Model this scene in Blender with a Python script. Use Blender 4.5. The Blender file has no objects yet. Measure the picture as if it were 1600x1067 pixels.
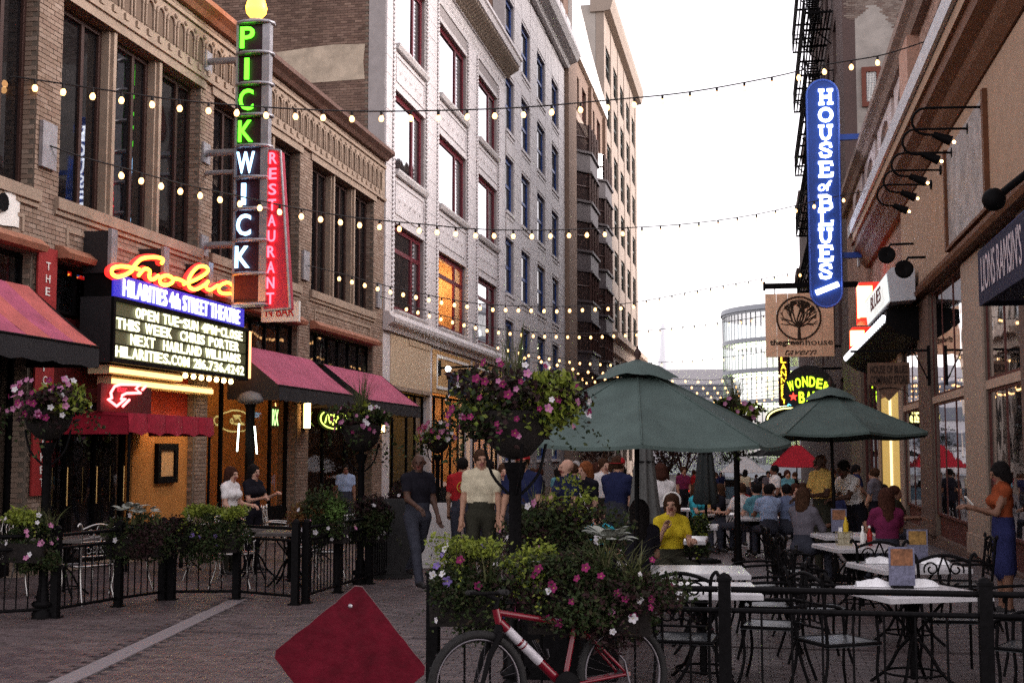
import bpy, math, random
import numpy as np
from mathutils import Vector, Matrix
random.seed(11); np.random.seed(11)
SC = bpy.context.scene
C = SC.collection
rad = math.radians
# ------------------------------------------------------------------ camera, sky, sun, exposure
FPX, CX, CY = 2000.0, 800.0, 533.5
CAM = Vector((0, 0, 1.8))
PITCH = math.atan(171.5 / FPX)
YAW = math.atan(.19 * math.cos(PITCH))
cd = bpy.data.cameras.new('camera'); cam = bpy.data.objects.new('camera', cd); C.objects.link(cam)
cam.location = CAM; cam.rotation_euler = (math.pi/2 + PITCH, 0, YAW)
cd.sensor_width = 36; cd.lens = FPX / 1600 * 36; cd.clip_start = .1; cd.clip_end = 3000
SC.camera = cam
W = bpy.data.worlds.new('World'); SC.world = W; W.use_nodes = True
wn = W.node_tree.nodes; wl = W.node_tree.links
bg = wn['Background']
sky = wn.new('ShaderNodeTexSky'); sky.sky_type = 'NISHITA'; sky.sun_disc = False
SUN_EL, SUN_AZ = rad(24), rad(70)
sky.sun_elevation = SUN_EL; sky.sun_rotation = SUN_AZ; sky.air_density = 1.0; sky.dust_density = 1.2; sky.ozone_density = 1.0
hs = wn.new('ShaderNodeHueSaturation'); hs.inputs['Saturation'].default_value = .22
tint = wn.new('ShaderNodeMixRGB'); tint.blend_type = 'MULTIPLY'; tint.inputs[0].default_value = 1; tint.inputs[2].default_value = (1.0, .902, .895, 1)
wl.new(sky.outputs[0], hs.inputs['Color']); wl.new(hs.outputs[0], tint.inputs[1]); wl.new(tint.outputs[0], bg.inputs[0])
bg.inputs[1].default_value = .12
sd = bpy.data.lights.new('sun', 'SUN'); sd.energy = .3; sd.angle = rad(30); sd.color = (1, .95, .92)
sun = bpy.data.objects.new('sun', sd); C.objects.link(sun)
sun.rotation_euler = (math.pi/2 - SUN_EL, 0, -SUN_AZ + math.pi)
SC.view_settings.view_transform = 'Standard'; SC.view_settings.look = 'None'
SC.view_settings.exposure = 2.1; SC.view_settings.gamma = 1; SC.view_settings.use_curve_mapping = False
SC.cycles.use_denoising = False
SC.cycles.max_bounces = 6; SC.cycles.transparent_max_bounces = 12; SC.cycles.sample_clamp_indirect = .35
SC.cycles.caustics_reflective = False; SC.cycles.caustics_refractive = False

# ------------------------------------------------------------------ measuring helpers: photo pixel -> point on a real plane
_R = Vector((math.cos(YAW), math.sin(YAW), 0))
_F = Vector((-math.sin(YAW)*math.cos(PITCH), math.cos(YAW)*math.cos(PITCH), math.sin(PITCH)))
_U = _R.cross(_F)
def ray(px, py): return _F + _R*((px-CX)/FPX) - _U*((py-CY)/FPX)
def onX(px, py, X): d = ray(px, py); return CAM + d*(X/d.x)
def onY(px, py, Y): d = ray(px, py); return CAM + d*(Y/d.y)
def onZ(px, py, z=0): d = ray(px, py); return CAM + d*((z-CAM.z)/d.z)

# ------------------------------------------------------------------ materials
MATS = {}
def mat(name, col, rough=.7, metal=0, var=.12, scale=6, bump=0, bscale=40, island=0, spec=.25, coat=0):
    if name in MATS: return MATS[name]
    m = bpy.data.materials.new(name); m.use_nodes = True; n = m.node_tree.nodes; l = m.node_tree.links
    p = n['Principled BSDF']; p.inputs['Roughness'].default_value = rough; p.inputs['Metallic'].default_value = metal
    p.inputs['Specular IOR Level'].default_value = spec
    if coat: p.inputs['Coat Weight'].default_value = coat
    col = tuple(col[:3])
    tc = n.new('ShaderNodeTexCoord')
    nz = n.new('ShaderNodeTexNoise'); nz.inputs['Scale'].default_value = scale; nz.inputs['Detail'].default_value = 5
    nz.inputs['Roughness'].default_value = .65
    l.new(tc.outputs['Object'], nz.inputs['Vector'])
    mr = n.new('ShaderNodeMapRange'); mr.inputs['From Min'].default_value = .3; mr.inputs['From Max'].default_value = .7
    mr.inputs['To Min'].default_value = 1-var; mr.inputs['To Max'].default_value = 1+var
    l.new(nz.outputs['Fac'], mr.inputs['Value'])
    mul = n.new('ShaderNodeMixRGB'); mul.blend_type = 'MULTIPLY'; mul.inputs[0].default_value = 1; mul.inputs[1].default_value = (*col, 1)
    l.new(mr.outputs[0], mul.inputs[2]); out = mul.outputs[0]
    if island:
        ge = n.new('ShaderNodeNewGeometry'); m2 = n.new('ShaderNodeMapRange')
        m2.inputs['To Min'].default_value = 1-island; m2.inputs['To Max'].default_value = 1+island
        l.new(ge.outputs['Random Per Island'], m2.inputs['Value'])
        k = n.new('ShaderNodeMixRGB'); k.blend_type = 'MULTIPLY'; k.inputs[0].default_value = 1
        l.new(out, k.inputs[1]); l.new(m2.outputs[0], k.inputs[2]); out = k.outputs[0]
    l.new(out, p.inputs['Base Color'])
    if bump:
        b = n.new('ShaderNodeBump'); b.inputs['Strength'].default_value = bump; b.inputs['Distance'].default_value = .02
        n2 = n.new('ShaderNodeTexNoise'); n2.inputs['Scale'].default_value = bscale; n2.inputs['Detail'].default_value = 4
        l.new(tc.outputs['Object'], n2.inputs['Vector']); l.new(n2.outputs['Fac'], b.inputs['Height']); l.new(b.outputs[0], p.inputs['Normal'])
    MATS[name] = m; return m
def ramp_mat(name, cols, rough=.6, spec=.12):
    """colour picked per loose piece (leaf, brick, petal)"""
    if name in MATS: return MATS[name]
    m = bpy.data.materials.new(name); m.use_nodes = True; n = m.node_tree.nodes; l = m.node_tree.links
    p = n['Principled BSDF']; p.inputs['Roughness'].default_value = rough; p.inputs['Specular IOR Level'].default_value = spec
    ge = n.new('ShaderNodeNewGeometry'); r = n.new('ShaderNodeValToRGB'); r.color_ramp.interpolation = 'LINEAR'
    e = r.color_ramp.elements
    while len(e) < len(cols): e.new(.5)
    for i, c in enumerate(cols): e[i].position = i/(len(cols)-1); e[i].color = (*c, 1)
    l.new(ge.outputs['Random Per Island'], r.inputs[0])
    tc = n.new('ShaderNodeTexCoord'); nz = n.new('ShaderNodeTexNoise'); nz.inputs['Scale'].default_value = 30; nz.inputs['Detail'].default_value = 4
    l.new(tc.outputs['Object'], nz.inputs['Vector'])
    mr = n.new('ShaderNodeMapRange'); mr.inputs['To Min'].default_value = .75; mr.inputs['To Max'].default_value = 1.2; l.new(nz.outputs['Fac'], mr.inputs['Value'])
    k = n.new('ShaderNodeMixRGB'); k.blend_type = 'MULTIPLY'; k.inputs[0].default_value = 1
    l.new(r.outputs[0], k.inputs[1]); l.new(mr.outputs[0], k.inputs[2])
    n2 = n.new('ShaderNodeTexNoise'); n2.inputs['Scale'].default_value = .55; n2.inputs['Detail'].default_value = 6; n2.inputs['Roughness'].default_value = .7; l.new(tc.outputs['Object'], n2.inputs['Vector'])
    m3 = n.new('ShaderNodeMapRange'); m3.inputs['From Min'].default_value = .3; m3.inputs['From Max'].default_value = .7; m3.inputs['To Min'].default_value = .72; m3.inputs['To Max'].default_value = 1.2; l.new(n2.outputs['Fac'], m3.inputs['Value'])
    k2 = n.new('ShaderNodeMixRGB'); k2.blend_type = 'MULTIPLY'; k2.inputs[0].default_value = 1; l.new(k.outputs[0], k2.inputs[1]); l.new(m3.outputs[0], k2.inputs[2]); l.new(k2.outputs[0], p.inputs['Base Color'])
    MATS[name] = m; return m
EMK = .4      # lamp strengths below were set for exposure 0
def gz(y): return -.02*(min(y, 80)-17) if y > 17 else 0.0      # the street falls away gently beyond the patios
def emit(name, col, strength, base=None):
    if name in MATS: return MATS[name]
    m = bpy.data.materials.new(name); m.use_nodes = True; p = m.node_tree.nodes['Principled BSDF']
    p.inputs['Base Color'].default_value = (*(base or col), 1); p.inputs['Emission Color'].default_value = (*col, 1)
    p.inputs['Emission Strength'].default_value = strength*EMK; p.inputs['Roughness'].default_value = .4
    m.cycles.emission_sampling = 'AUTO' if name in ('lantern_glow', 'added_lamp_glow', 'soffit_strip', 'hot_lamp', 'room_lamp', 'yellow_lit_panel', 'gooseneck_bulb') else 'NONE'
    MATS[name] = m; return m
def glass(name, tintc=(.5, .5, .5), refl=.25, see=.8):
    """window pane: part mirror, part see-through"""
    if name in MATS: return MATS[name]
    m = bpy.data.materials.new(name); m.use_nodes = True; n = m.node_tree.nodes; l = m.node_tree.links
    n.remove(n['Principled BSDF']); o = n['Material Output']
    g = n.new('ShaderNodeBsdfGlossy'); g.inputs['Roughness'].default_value = .02; g.inputs['Color'].default_value = (.95, .95, .97, 1)
    t = n.new('ShaderNodeBsdfTransparent'); t.inputs['Color'].default_value = (*tintc, 1)
    d = n.new('ShaderNodeBsdfDiffuse'); d.inputs['Color'].default_value = (.01, .01, .012, 1)
    x1 = n.new('ShaderNodeMixShader'); x1.inputs[0].default_value = see; l.new(d.outputs[0], x1.inputs[1]); l.new(t.outputs[0], x1.inputs[2])
    lw = n.new('ShaderNodeLayerWeight'); lw.inputs[0].default_value = .3
    mr = n.new('ShaderNodeMapRange'); mr.inputs['To Min'].default_value = refl; mr.inputs['To Max'].default_value = min(1, refl+.6); l.new(lw.outputs['Fresnel'], mr.inputs['Value'])
    tc = n.new('ShaderNodeTexCoord'); nz = n.new('ShaderNodeTexNoise'); nz.inputs['Scale'].default_value = .7; l.new(tc.outputs['Object'], nz.inputs['Vector'])
    b = n.new('ShaderNodeBump'); b.inputs['Strength'].default_value = .05; b.inputs['Distance'].default_value = .1; l.new(nz.outputs['Fac'], b.inputs['Height']); l.new(b.outputs[0], g.inputs['Normal'])
    x2 = n.new('ShaderNodeMixShader'); l.new(mr.outputs[0], x2.inputs[0]); l.new(x1.outputs[0], x2.inputs[1]); l.new(g.outputs[0], x2.inputs[2])
    l.new(x2.outputs[0], o.inputs[0]); MATS[name] = m; return m

# ------------------------------------------------------------------ mesh building
BASE = {}           # world base of each thing, so parts can be written in world coordinates
def tag(o, label=None, cat=None, group=None, kind=None):
    if label: o['label'] = label
    if cat: o['category'] = cat
    if group: o['group'] = group
    if kind: o['kind'] = kind
    return o
def thing(name, label, cat, loc=(0, 0, 0), rz=0, group=None):
    o = bpy.data.objects.new(name, None); C.objects.link(o); o.location = loc; o.rotation_euler = (0, 0, rz); o.empty_display_size = .1
    BASE[o.name] = Vector(loc); return tag(o, label, cat, group)
def link(name, me, parent=None, loc=(0, 0, 0), kind=None):
    o = bpy.data.objects.new(name, me); C.objects.link(o)
    o.location = loc
    if parent is not None: o.parent = parent; BASE[o.name] = BASE.get(parent.name, Vector())
    if kind: o['kind'] = kind
    return o
def copy_tree(o, parent=None, share=True):
    c = o.copy(); C.objects.link(c); c.parent = parent
    if parent is None and o.parent is None: pass
    for ch in list(o.children): copy_tree(ch, c)
    return c
class MB:
    def __init__(s): s.v = []; s.f = []; s.m = []; s.s = []
    def add(s, vs, fs, mi=0, sm=False):
        b = len(s.v); s.v.extend([tuple(p) for p in vs])
        for f in fs: s.f.append(tuple(i+b for i in f)); s.m.append(mi); s.s.append(sm)
    def box(s, x0, x1, y0, y1, z0, z1, mi=0, skip=''):
        vs = [(x0,y0,z0),(x1,y0,z0),(x1,y1,z0),(x0,y1,z0),(x0,y0,z1),(x1,y0,z1),(x1,y1,z1),(x0,y1,z1)]
        F = {'b':(3,2,1,0),'t':(4,5,6,7),'-y':(0,1,5,4),'+x':(1,2,6,5),'+y':(2,3,7,6),'-x':(3,0,4,7)}
        s.add(vs, [f for k, f in F.items() if k not in skip.split()], mi); return s
    def obox(s, c, sx, sy, sz, M=None, mi=0):
        M = M or Matrix.Identity(3); c = Vector(c)
        vs = [c + M @ Vector((a*sx/2, b*sy/2, d*sz/2)) for a, b, d in ((-1,-1,-1),(1,-1,-1),(1,1,-1),(-1,1,-1),(-1,-1,1),(1,-1,1),(1,1,1),(-1,1,1))]
        s.add(vs, [(3,2,1,0),(4,5,6,7),(0,1,5,4),(1,2,6,5),(2,3,7,6),(3,0,4,7)], mi); return s
    def tube(s, pts, r, n=6, mi=0, closed=False, sm=True):
        P = [Vector(p) for p in pts]; k = len(P); rs = r if isinstance(r, (list, tuple)) else [r]*k
        if k < 2: return s
        rings = []; up = None
        for i in range(k):
            a = P[(i-1) % k] if (closed or i > 0) else P[i]; b = P[(i+1) % k] if (closed or i < k-1) else P[i]
            t = (b-a)
            if t.length < 1e-9: t = Vector((0, 0, 1))
            t.normalize()
            if up is None:
                up = Vector((0, 0, 1)) if abs(t.z) < .9 else Vector((1, 0, 0))
            u = up - t*up.dot(t)
            if u.length < 1e-5: u = Vector((1, .3, .1)) - t*Vector((1, .3, .1)).dot(t)
            u.normalize(); up = u; w = t.cross(u)
            rings.append([P[i] + (u*math.cos(2*math.pi*j/n) + w*math.sin(2*math.pi*j/n))*rs[i] for j in range(n)])
        vs = [p for R in rings for p in R]; fs = []
        for i in range(k if closed else k-1):
            a = i*n; b = ((i+1) % k)*n
            for j in range(n): fs.append((a+j, a+(j+1) % n, b+(j+1) % n, b+j))
        s.add(vs, fs, mi, sm)
        if not closed:
            s.add(rings[0], [tuple(range(n-1, -1, -1))], mi); s.add(rings[-1], [tuple(range(n))], mi)
        return s
    def lathe(s, prof, c=(0, 0, 0), n=14, mi=0, sm=True, ax=None):
        c = Vector(c); vs = []
        for r, z in prof:
            for j in range(n):
                a = 2*math.pi*j/n; p = Vector((r*math.cos(a), r*math.sin(a), z)); vs.append(c + (ax @ p if ax else p))
        fs = [(i*n+j, i*n+(j+1) % n, (i+1)*n+(j+1) % n, (i+1)*n+j) for i in range(len(prof)-1) for j in range(n)]
        s.add(vs, fs, mi, sm); return s
    def ball(s, c, r, n=10, m=6, mi=0, sc=(1, 1, 1)):
        prof = [(max(1e-4, math.sin(math.pi*i/m)), -math.cos(math.pi*i/m)) for i in range(m+1)]
        M = Matrix.Diagonal((r*sc[0], r*sc[1], r*sc[2])); return s.lathe(prof, c, n, mi, True, M)
    def prism(s, outline, f, d, mi=0):
        """outline: 2-D points; f(u,v)->Vector front; d: Vector depth"""
        n = len(outline); a = [Vector(f(u, v)) for u, v in outline]; b = [p + Vector(d) for p in a]
        s.add(a + b, [tuple(range(n)), tuple(range(2*n-1, n-1, -1))] + [(i, n+i, n+(i+1) % n, (i+1) % n) for i in range(n)], mi); return s
    def quad(s, a, b, c, d, mi=0): s.add([a, b, c, d], [(0, 1, 2, 3)], mi); return s
    def mesh(s, name, mats, off=None):
        me = bpy.data.meshes.new(name); v = np.array(s.v, dtype=float) if s.v else np.zeros((0, 3))
        if off is not None and len(v): v = v - np.array(off)
        me.from_pydata(v.tolist(), [], s.f)
        for m in (mats if isinstance(mats, (list, tuple)) else [mats]): me.materials.append(m)
        if s.f:
            me.polygons.foreach_set('material_index', s.m); me.polygons.foreach_set('use_smooth', s.s)
        me.update(); return me
    def build(s, name, mats, parent=None, kind=None):
        off = BASE.get(parent.name) if parent is not None else None
        return link(name, s.mesh(name, mats, off), parent, kind=kind)
def lonely(name, mb, mats, label, cat, loc=(0, 0, 0), group=None, kind=None):
    """a thing that is one mesh, written in world coordinates"""
    o = link(name, mb.mesh(name, mats, Vector(loc)), None, loc); return tag(o, label, cat, group, kind)
def rotz(a): return Matrix.Rotation(a, 3, 'Z')
FACE_Y = Matrix(((1, 0, 0), (0, 0, -1), (0, 1, 0)))      # text facing -Y (towards the camera)
FACE_PX = Matrix(((0, 0, 1), (1, 0, 0), (0, 1, 0)))       # text facing +X (on the left side of the street)
FACE_NX = Matrix(((0, 0, -1), (-1, 0, 0), (0, 1, 0)))     # text facing -X (on the right side)
def text(s, name, corner, w, h, M, m, parent, ext=.012, bold=0.0, shear=0, space=1.0):
    """lettering fitted into a w x h box whose lower left corner is `corner` (world)"""
    cu = bpy.data.curves.new('t', 'FONT'); cu.body = s; cu.offset = bold; cu.extrude = .05; cu.shear = shear; cu.space_character = space; cu.resolution_u = 3
    ob = bpy.data.objects.new('t', cu)
    me = bpy.data.meshes.new_from_object(ob); bpy.data.objects.remove(ob); bpy.data.curves.remove(cu)
    n = len(me.vertices); v = np.empty(n*3); me.vertices.foreach_get('co', v); v = v.reshape(-1, 3)
    lo = v.min(0); hi = v.max(0); sz = np.maximum(hi-lo, 1e-6)
    v = (v-lo)/sz*np.array([w, h, ext]); off = BASE.get(parent.name, Vector()) if parent is not None else Vector()
    v = v @ np.array(M).T + np.array(Vector(corner)-off)
    me.vertices.foreach_set('co', v.ravel()); me.materials.clear(); me.materials.append(m); me.update(); me.name = name
    return link(name, me, parent)
def catmull(P, n=6):
    P = [Vector(p) for p in P]; out = []
    for i in range(len(P)-1):
        a, b, c, d = P[max(i-1, 0)], P[i], P[i+1], P[min(i+2, len(P)-1)]
        for k in range(n):
            t = k/n; out.append(.5*((2*b) + (c-a)*t + (2*a-5*b+4*c-d)*t*t + (3*b-a-3*c+d)*t**3))
    return out + [P[-1]]

def wall_x(mb, x0, x1, y0, y1, z0, z1, holes, mi=0):
    """a wall slab with rectangular openings (ya,yb,za,zb), butted boxes"""
    ys = sorted({y0, y1, *[max(y0, min(y1, h[0])) for h in holes], *[max(y0, min(y1, h[1])) for h in holes]})
    for a, b in zip(ys, ys[1:]):
        if b-a < 1e-4: continue
        cut = sorted([(h[2], h[3]) for h in holes if h[0] < (a+b)/2 < h[1]]); z = z0
        for c, d in cut:
            if c > z+1e-4: mb.box(x0, x1, a, b, z, min(c, z1), mi)
            z = max(z, d)
        if z < z1-1e-4: mb.box(x0, x1, a, b, z, z1, mi)
def bricks_x(mb, X, sgn, y0, y1, z0, z1, holes, L=.215, H=.075, g=.011, proud=.014, mi=0, stack=False):
    """running-bond bricks standing proud of a wall face X (sgn: +1 faces +x)"""
    n = int((z1-z0)/H)
    for k in range(n):
        za = z0+k*H; zb = za+H-g
        free = [(y0, y1)]
        for h in holes:
            if h[2] < zb and h[3] > za:
                nf = []
                for a, b in free:
                    if h[1] <= a or h[0] >= b: nf.append((a, b)); continue
                    if h[0] > a: nf.append((a, h[0]))
                    if h[1] < b: nf.append((h[1], b))
                free = nf
        off = 0 if (k % 2 == 0 or stack) else L/2
        for a, b in free:
            y = y0 + math.floor((a-y0)/L)*L - off
            while y < b:
                p, q = max(a, y+g/2), min(b, y+L-g/2)
                if q-p > .03:
                    j = proud + random.uniform(-.004, .004)
                    mb.box(min(X, X+sgn*j), max(X, X+sgn*j), p, q, za, zb, mi, skip='-x' if sgn > 0 else '+x')
                y += L
# ================================================================== LARGE STRUCTURE
XL, XR = -10.5, 3.8
M_mortar = mat('mortar', (.15, .12, .095), .9)
M_tan = ramp_mat('tan_brick', [(.215, .15, .112), (.265, .19, .145), (.31, .23, .18), (.235, .16, .122), (.34, .26, .208)], .85)
M_stone = mat('tan_stone', (.3, .225, .17), .8, var=.18, scale=3, bump=.3)
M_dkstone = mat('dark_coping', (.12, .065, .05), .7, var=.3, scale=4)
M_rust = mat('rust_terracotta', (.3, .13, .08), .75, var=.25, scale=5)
M_brown = mat('brown_wood', (.04, .018, .014), .6)
M_glass_dark = glass('dark_pane', (.32, .3, .3), .09, .55)
M_glass_sky = glass('mirror_pane', (.5, .5, .5), .55, .5)
M_glass_shop = glass('shop_pane', (.75, .75, .72), .1, .95)
M_black = mat('black_paint', (.005, .0045, .005), .6, spec=.05, var=.3)
M_iron = mat('black_iron', (.006, .005, .006), .6, spec=.05, var=.3, scale=20)
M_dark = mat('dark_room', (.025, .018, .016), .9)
M_warmroom = mat('warm_room', (.5, .3, .15), .9, var=.4, scale=1.5)
E_warm = emit('warm_bulb', (1, .62, .25), 14)
E_room = emit('room_lamp', (1, .5, .16), 40)
M_white = mat('white_paint', (.78, .76, .72), .55, var=.06)

# ---- ground
M_street = mat('street_joint', (.05, .042, .042), .9)
M_paver = ramp_mat('paver_brick', [(.062, .046, .046), (.085, .062, .062), (.108, .08, .08), (.072, .053, .055), (.13, .1, .1)], .6, .25)
g = MB()
for (ya, yb) in ((-40, 17), (17, 80), (80, 900)): g.quad((-400, ya, gz(ya)-.014), (400, ya, gz(ya)-.014), (400, yb, gz(yb)-.014), (-400, yb, gz(yb)-.014))
street = lonely('street', g, M_street, None, None); tag(street, kind='structure')
def far_brick():
    m = mat('far_paving', (.15, .11, .11), .7); n = m.node_tree.nodes; l = m.node_tree.links
    b = n.new('ShaderNodeTexBrick'); b.inputs['Scale'].default_value = 1; b.inputs['Brick Width'].default_value = .2; b.inputs['Row Height'].default_value = .1; b.inputs['Mortar Size'].default_value = .008
    b.inputs['Color1'].default_value = (.1, .072, .073, 1); b.inputs['Color2'].default_value = (.07, .05, .052, 1); b.inputs['Mortar'].default_value = (.05, .04, .04, 1)
    tc = n.new('ShaderNodeTexCoord'); l.new(tc.outputs['Object'], b.inputs['Vector']); l.new(b.outputs[0], n['Principled BSDF'].inputs['Base Color']); return m
g = MB()
for (ya, yb) in ((34, 80), (80, 124)): g.quad((-10.4, ya, gz(ya)), (3.7, ya, gz(ya)), (3.7, yb, gz(yb)), (-10.4, yb, gz(yb)))
tag(lonely('far_paving', g, far_brick(), None, None), kind='structure')
# granite strips and the cross joint
strips = []
M_granite = mat('granite', (.2, .17, .175), .7, var=.2, scale=30)
SA0, SA1 = onZ(75, 1067), onZ(356, 938); SW = .2
sdir = (Vector((SA1.x, SA1.y)) - Vector((SA0.x, SA0.y))); sdir.normalize(); snrm = Vector((sdir.y, -sdir.x))
def in_strip(x, y):
    d = (Vector((x, y)) - Vector((SA0.x, SA0.y))).dot(snrm); return y < 15.2 and -.06 < d < SW+.06
g = MB(); p = Vector((SA0.x, SA0.y)) - sdir*1.5; sm = MB()
gran = thing('granite_strip', None, None, (SA0.x, SA0.y, 0)); gran['kind'] = 'structure'
for i in range(15):
    a = p + sdir*(i*.6); b = a + sdir*.592
    if a.y > 14.8: break
    q = MB(); h = .004 + random.uniform(-.002, .003)
    q.add([(a.x, a.y, -.012), (a.x+snrm.x*SW, a.y+snrm.y*SW, -.012), (b.x+snrm.x*SW, b.y+snrm.y*SW, -.012), (b.x, b.y, -.012),
           (a.x, a.y, h), (a.x+snrm.x*SW, a.y+snrm.y*SW, h), (b.x+snrm.x*SW, b.y+snrm.y*SW, h), (b.x, b.y, h)],
          [(4, 5, 6, 7), (0, 1, 5, 4), (1, 2, 6, 5), (2, 3, 7, 6), (3, 0, 4, 7)])
    q.build('granite_block', M_granite, gran)
# pavers
PL, PW = .2, .1
cands = []; rest = MB()
def vis(x, y):
    v = Vector((x, y, 0)) - CAM; w = v.dot(_F)
    if w < 1: return False
    px = CX + FPX*v.dot(_R)/w; py = CY - FPX*v.dot(_U)/w
    return -20 < px < 1620 and py < 1090
prot = MB(); prot.box(-PL/2+.004, PL/2-.004, -PW/2+.004, PW/2-.004, -.014, 0, skip='b')
PM = [prot.mesh('paver_brick', m) for m in (mat('paver_a', (.08, .056, .058), .55, var=.25, scale=25, bump=.2), mat('paver_b', (.1, .072, .072), .55, var=.25, scale=25, bump=.2), mat('paver_c', (.066, .046, .05), .55, var=.25, scale=25, bump=.2))]
yy = 8.6; row = 0; opens = []
while yy < 34:
    if not 12.14 < yy < 12.24:
        x = -10.3 + (row % 2)*PL/2
        while x < 3.75:
            if vis(x, yy) and not in_strip(x, yy):
                if yy < 16 and -7.1 < x < -3.1: opens.append((yy, x))
                else: rest.box(x-PL/2+.004, x+PL/2-.004, yy-PW/2+.004, yy+PW/2-.004, gz(yy)-.03, gz(yy)+random.uniform(-.002, .002), skip='b')
            x += PL
    yy += PW; row += 1
opens.sort()
for i, (yq, xq) in enumerate(opens):
    if i < 300:
        o = link('paver_brick', random.choice(PM), street, (xq, yq, random.uniform(-.002, .002))); o.rotation_euler = (random.uniform(-.01, .01), random.uniform(-.008, .008), random.uniform(-.01, .01))
    else: rest.box(xq-PL/2+.004, xq+PL/2-.004, yq-PW/2+.004, yq+PW/2-.004, -.014, random.uniform(-.003, .003), skip='b')
rest.build('paver_field', M_paver, street, 'stuff')

# ---- shared window builder (facade facing sgn*x). opening ya..yb, za..zb in wall X
M_blind = mat('roller_blind', (.5, .48, .44), .8, var=.08, scale=2)
BR = random.Random(77)
def window(parent, X, sgn, ya, yb, za, zb, fm, gm, depth=.22, fw=.07, muls=(), rails=(), name='window', sill=None, fd=.08, blind=0):
    mb = MB(); xo = X - sgn*depth; x0, x1 = sorted((xo, xo - sgn*fd))
    mb.box(x0, x1, ya, ya+fw, za, zb); mb.box(x0, x1, yb-fw, yb, za, zb)
    mb.box(x0, x1, ya+fw, yb-fw, za, za+fw); mb.box(x0, x1, ya+fw, yb-fw, zb-fw, zb)
    for m in muls: mb.box(x0+.004, x1-.004, m-fw*.5, m+fw*.5, za+fw, zb-fw)
    for r in rails: mb.box(x0+.008, x1-.008, ya+fw, yb-fw, r-fw*.4, r+fw*.4)
    w = mb.build(name, fm, parent)
    e = [ya+fw, *[m for m in sorted(muls)], yb-fw]; xp = xo - sgn*fd*.55
    for a, b in zip(e, e[1:]):
        q = MB(); t = random.uniform(-.006, .006)
        q.quad((xp, a, za+fw), (xp, b, za+fw), (xp+t, b, zb-fw), (xp+t, a, zb-fw)); q.build('pane', gm, w)
    if BR.random() < blind:
        h_ = (zb-za-2*fw)*BR.choice((.3, .5, .5, .75)); xb = xo-sgn*(fd+.05); q = MB(); q.quad((xb, ya+.02, zb-fw-h_), (xb, yb-.02, zb-fw-h_), (xb, yb-.02, zb-.01), (xb, ya+.02, zb-.01)); q.build('blind', M_blind, w)
    if sill:
        q = MB(); x0, x1 = sorted((X+sgn*.1, X - sgn*depth)); q.box(x0, x1, ya-.08, yb+.08, za-.13, za-.002); q.build('sill', sill, w)
    return w
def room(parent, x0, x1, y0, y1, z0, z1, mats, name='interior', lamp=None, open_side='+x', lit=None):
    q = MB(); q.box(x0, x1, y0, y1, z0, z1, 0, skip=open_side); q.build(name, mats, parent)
    if lamp:
        for (x, y, z, r) in lamp:
            q = MB(); q.ball((x, y, z), r, 10, 6, 0); q.tube([(x, y, z+r), (x, y, z1-.02)], .01, 4, 1); q.build('ceiling_lamp', [lit or E_room, M_black], parent)

# ================================================================== LEFT 1: two-storey tan brick theatre building
tb = thing('brick_theatre_building', 'two-storey tan brick building with pierced frieze, tall brown upstairs windows and pink awnings', 'building', (XL, 24, 0))
Y0, Y1 = 11.0, 35.4
groups = [(11.9, 17.14), (17.81, 22.86), (23.48, 28.4), (29.27, 34.4)]
up = [(a, b, 5.68, 8.84) for a, b in groups]; shop = [(a, b, 0.0, 4.72) for a, b in groups]
frz = [(Y0, Y1, 9.1, 9.98)]
w = MB(); wall_x(w, XL-.42, XL, Y0, Y1, 0, 10.2, up+shop); w.build('wall', M_mortar, tb)
w = MB(); bricks_x(w, XL, 1, Y0, Y1, 0, 10.2, up+[(a-.06, b+.06, 0, 4.95) for a, b in groups]+[(a-.1, b+.1, 5.5, 5.7) for a, b in groups]+frz)
# bricks on the near side faces of the openings
for a, b in groups:
    for (z0, z1) in ((5.7, 8.84), (0, 4.72)):
        k = 0; z = z0
        while z < z1-.06:
            for j in range(2):
                x = XL-.02-.2*j-(k % 2)*.08
                w.box(max(x-.19, XL-.4), x, b-.012, b+.0, z, z+.064, 0, skip='+y')
            z += .075; k += 1
w.build('brick_course', M_tan, tb, 'stuff')
for a, b in groups:                                   # stone lintel, sill, mullions, panel frame
    q = MB(); q.box(XL-.3, XL+.09, a-.1, b+.1, 5.5, 5.68); q.box(XL-.3, XL+.05, a-.1, b+.1, 5.42, 5.498); q.build('window_sill', M_stone, tb)
    q = MB(); q.box(XL+.001, XL+.05, a-.15, b+.15, 8.85, 9.02); q.build('lintel', M_stone, tb)
    q = MB(); q.box(XL+.001, XL+.035, a+.25, b-.25, 5.2, 5.26); q.box(XL+.001, XL+.035, a+.25, a+.31, 5.0, 5.2); q.box(XL+.001, XL+.035, b-.31, b-.25, 5.0, 5.2); q.build('panel_moulding', M_stone, tb)
    t = (b-a)/3
    for k in (1, 2):
        q = MB(); y = a+t*k; q.box(XL-.36, XL-.06, y-.11, y+.11, 5.68, 8.838); q.box(XL-.06, XL+.0, y-.05, y+.05, 5.682, 8.836); q.build('stone_mullion', M_stone, tb)
    for k in range(3):
        ya, yb = a+t*k+(.11 if k else 0), a+t*(k+1)-(.11 if k < 2 else 0)
        window(tb, XL, 1, ya, yb, 5.69, 8.83, M_brown, M_glass_dark, .2, .09, muls=(ya+(yb-ya)*.62,))
    room(tb, XL-3.5, XL-.43, a-.02, b+.02, 5.2, 9.3, M_dark)
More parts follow.
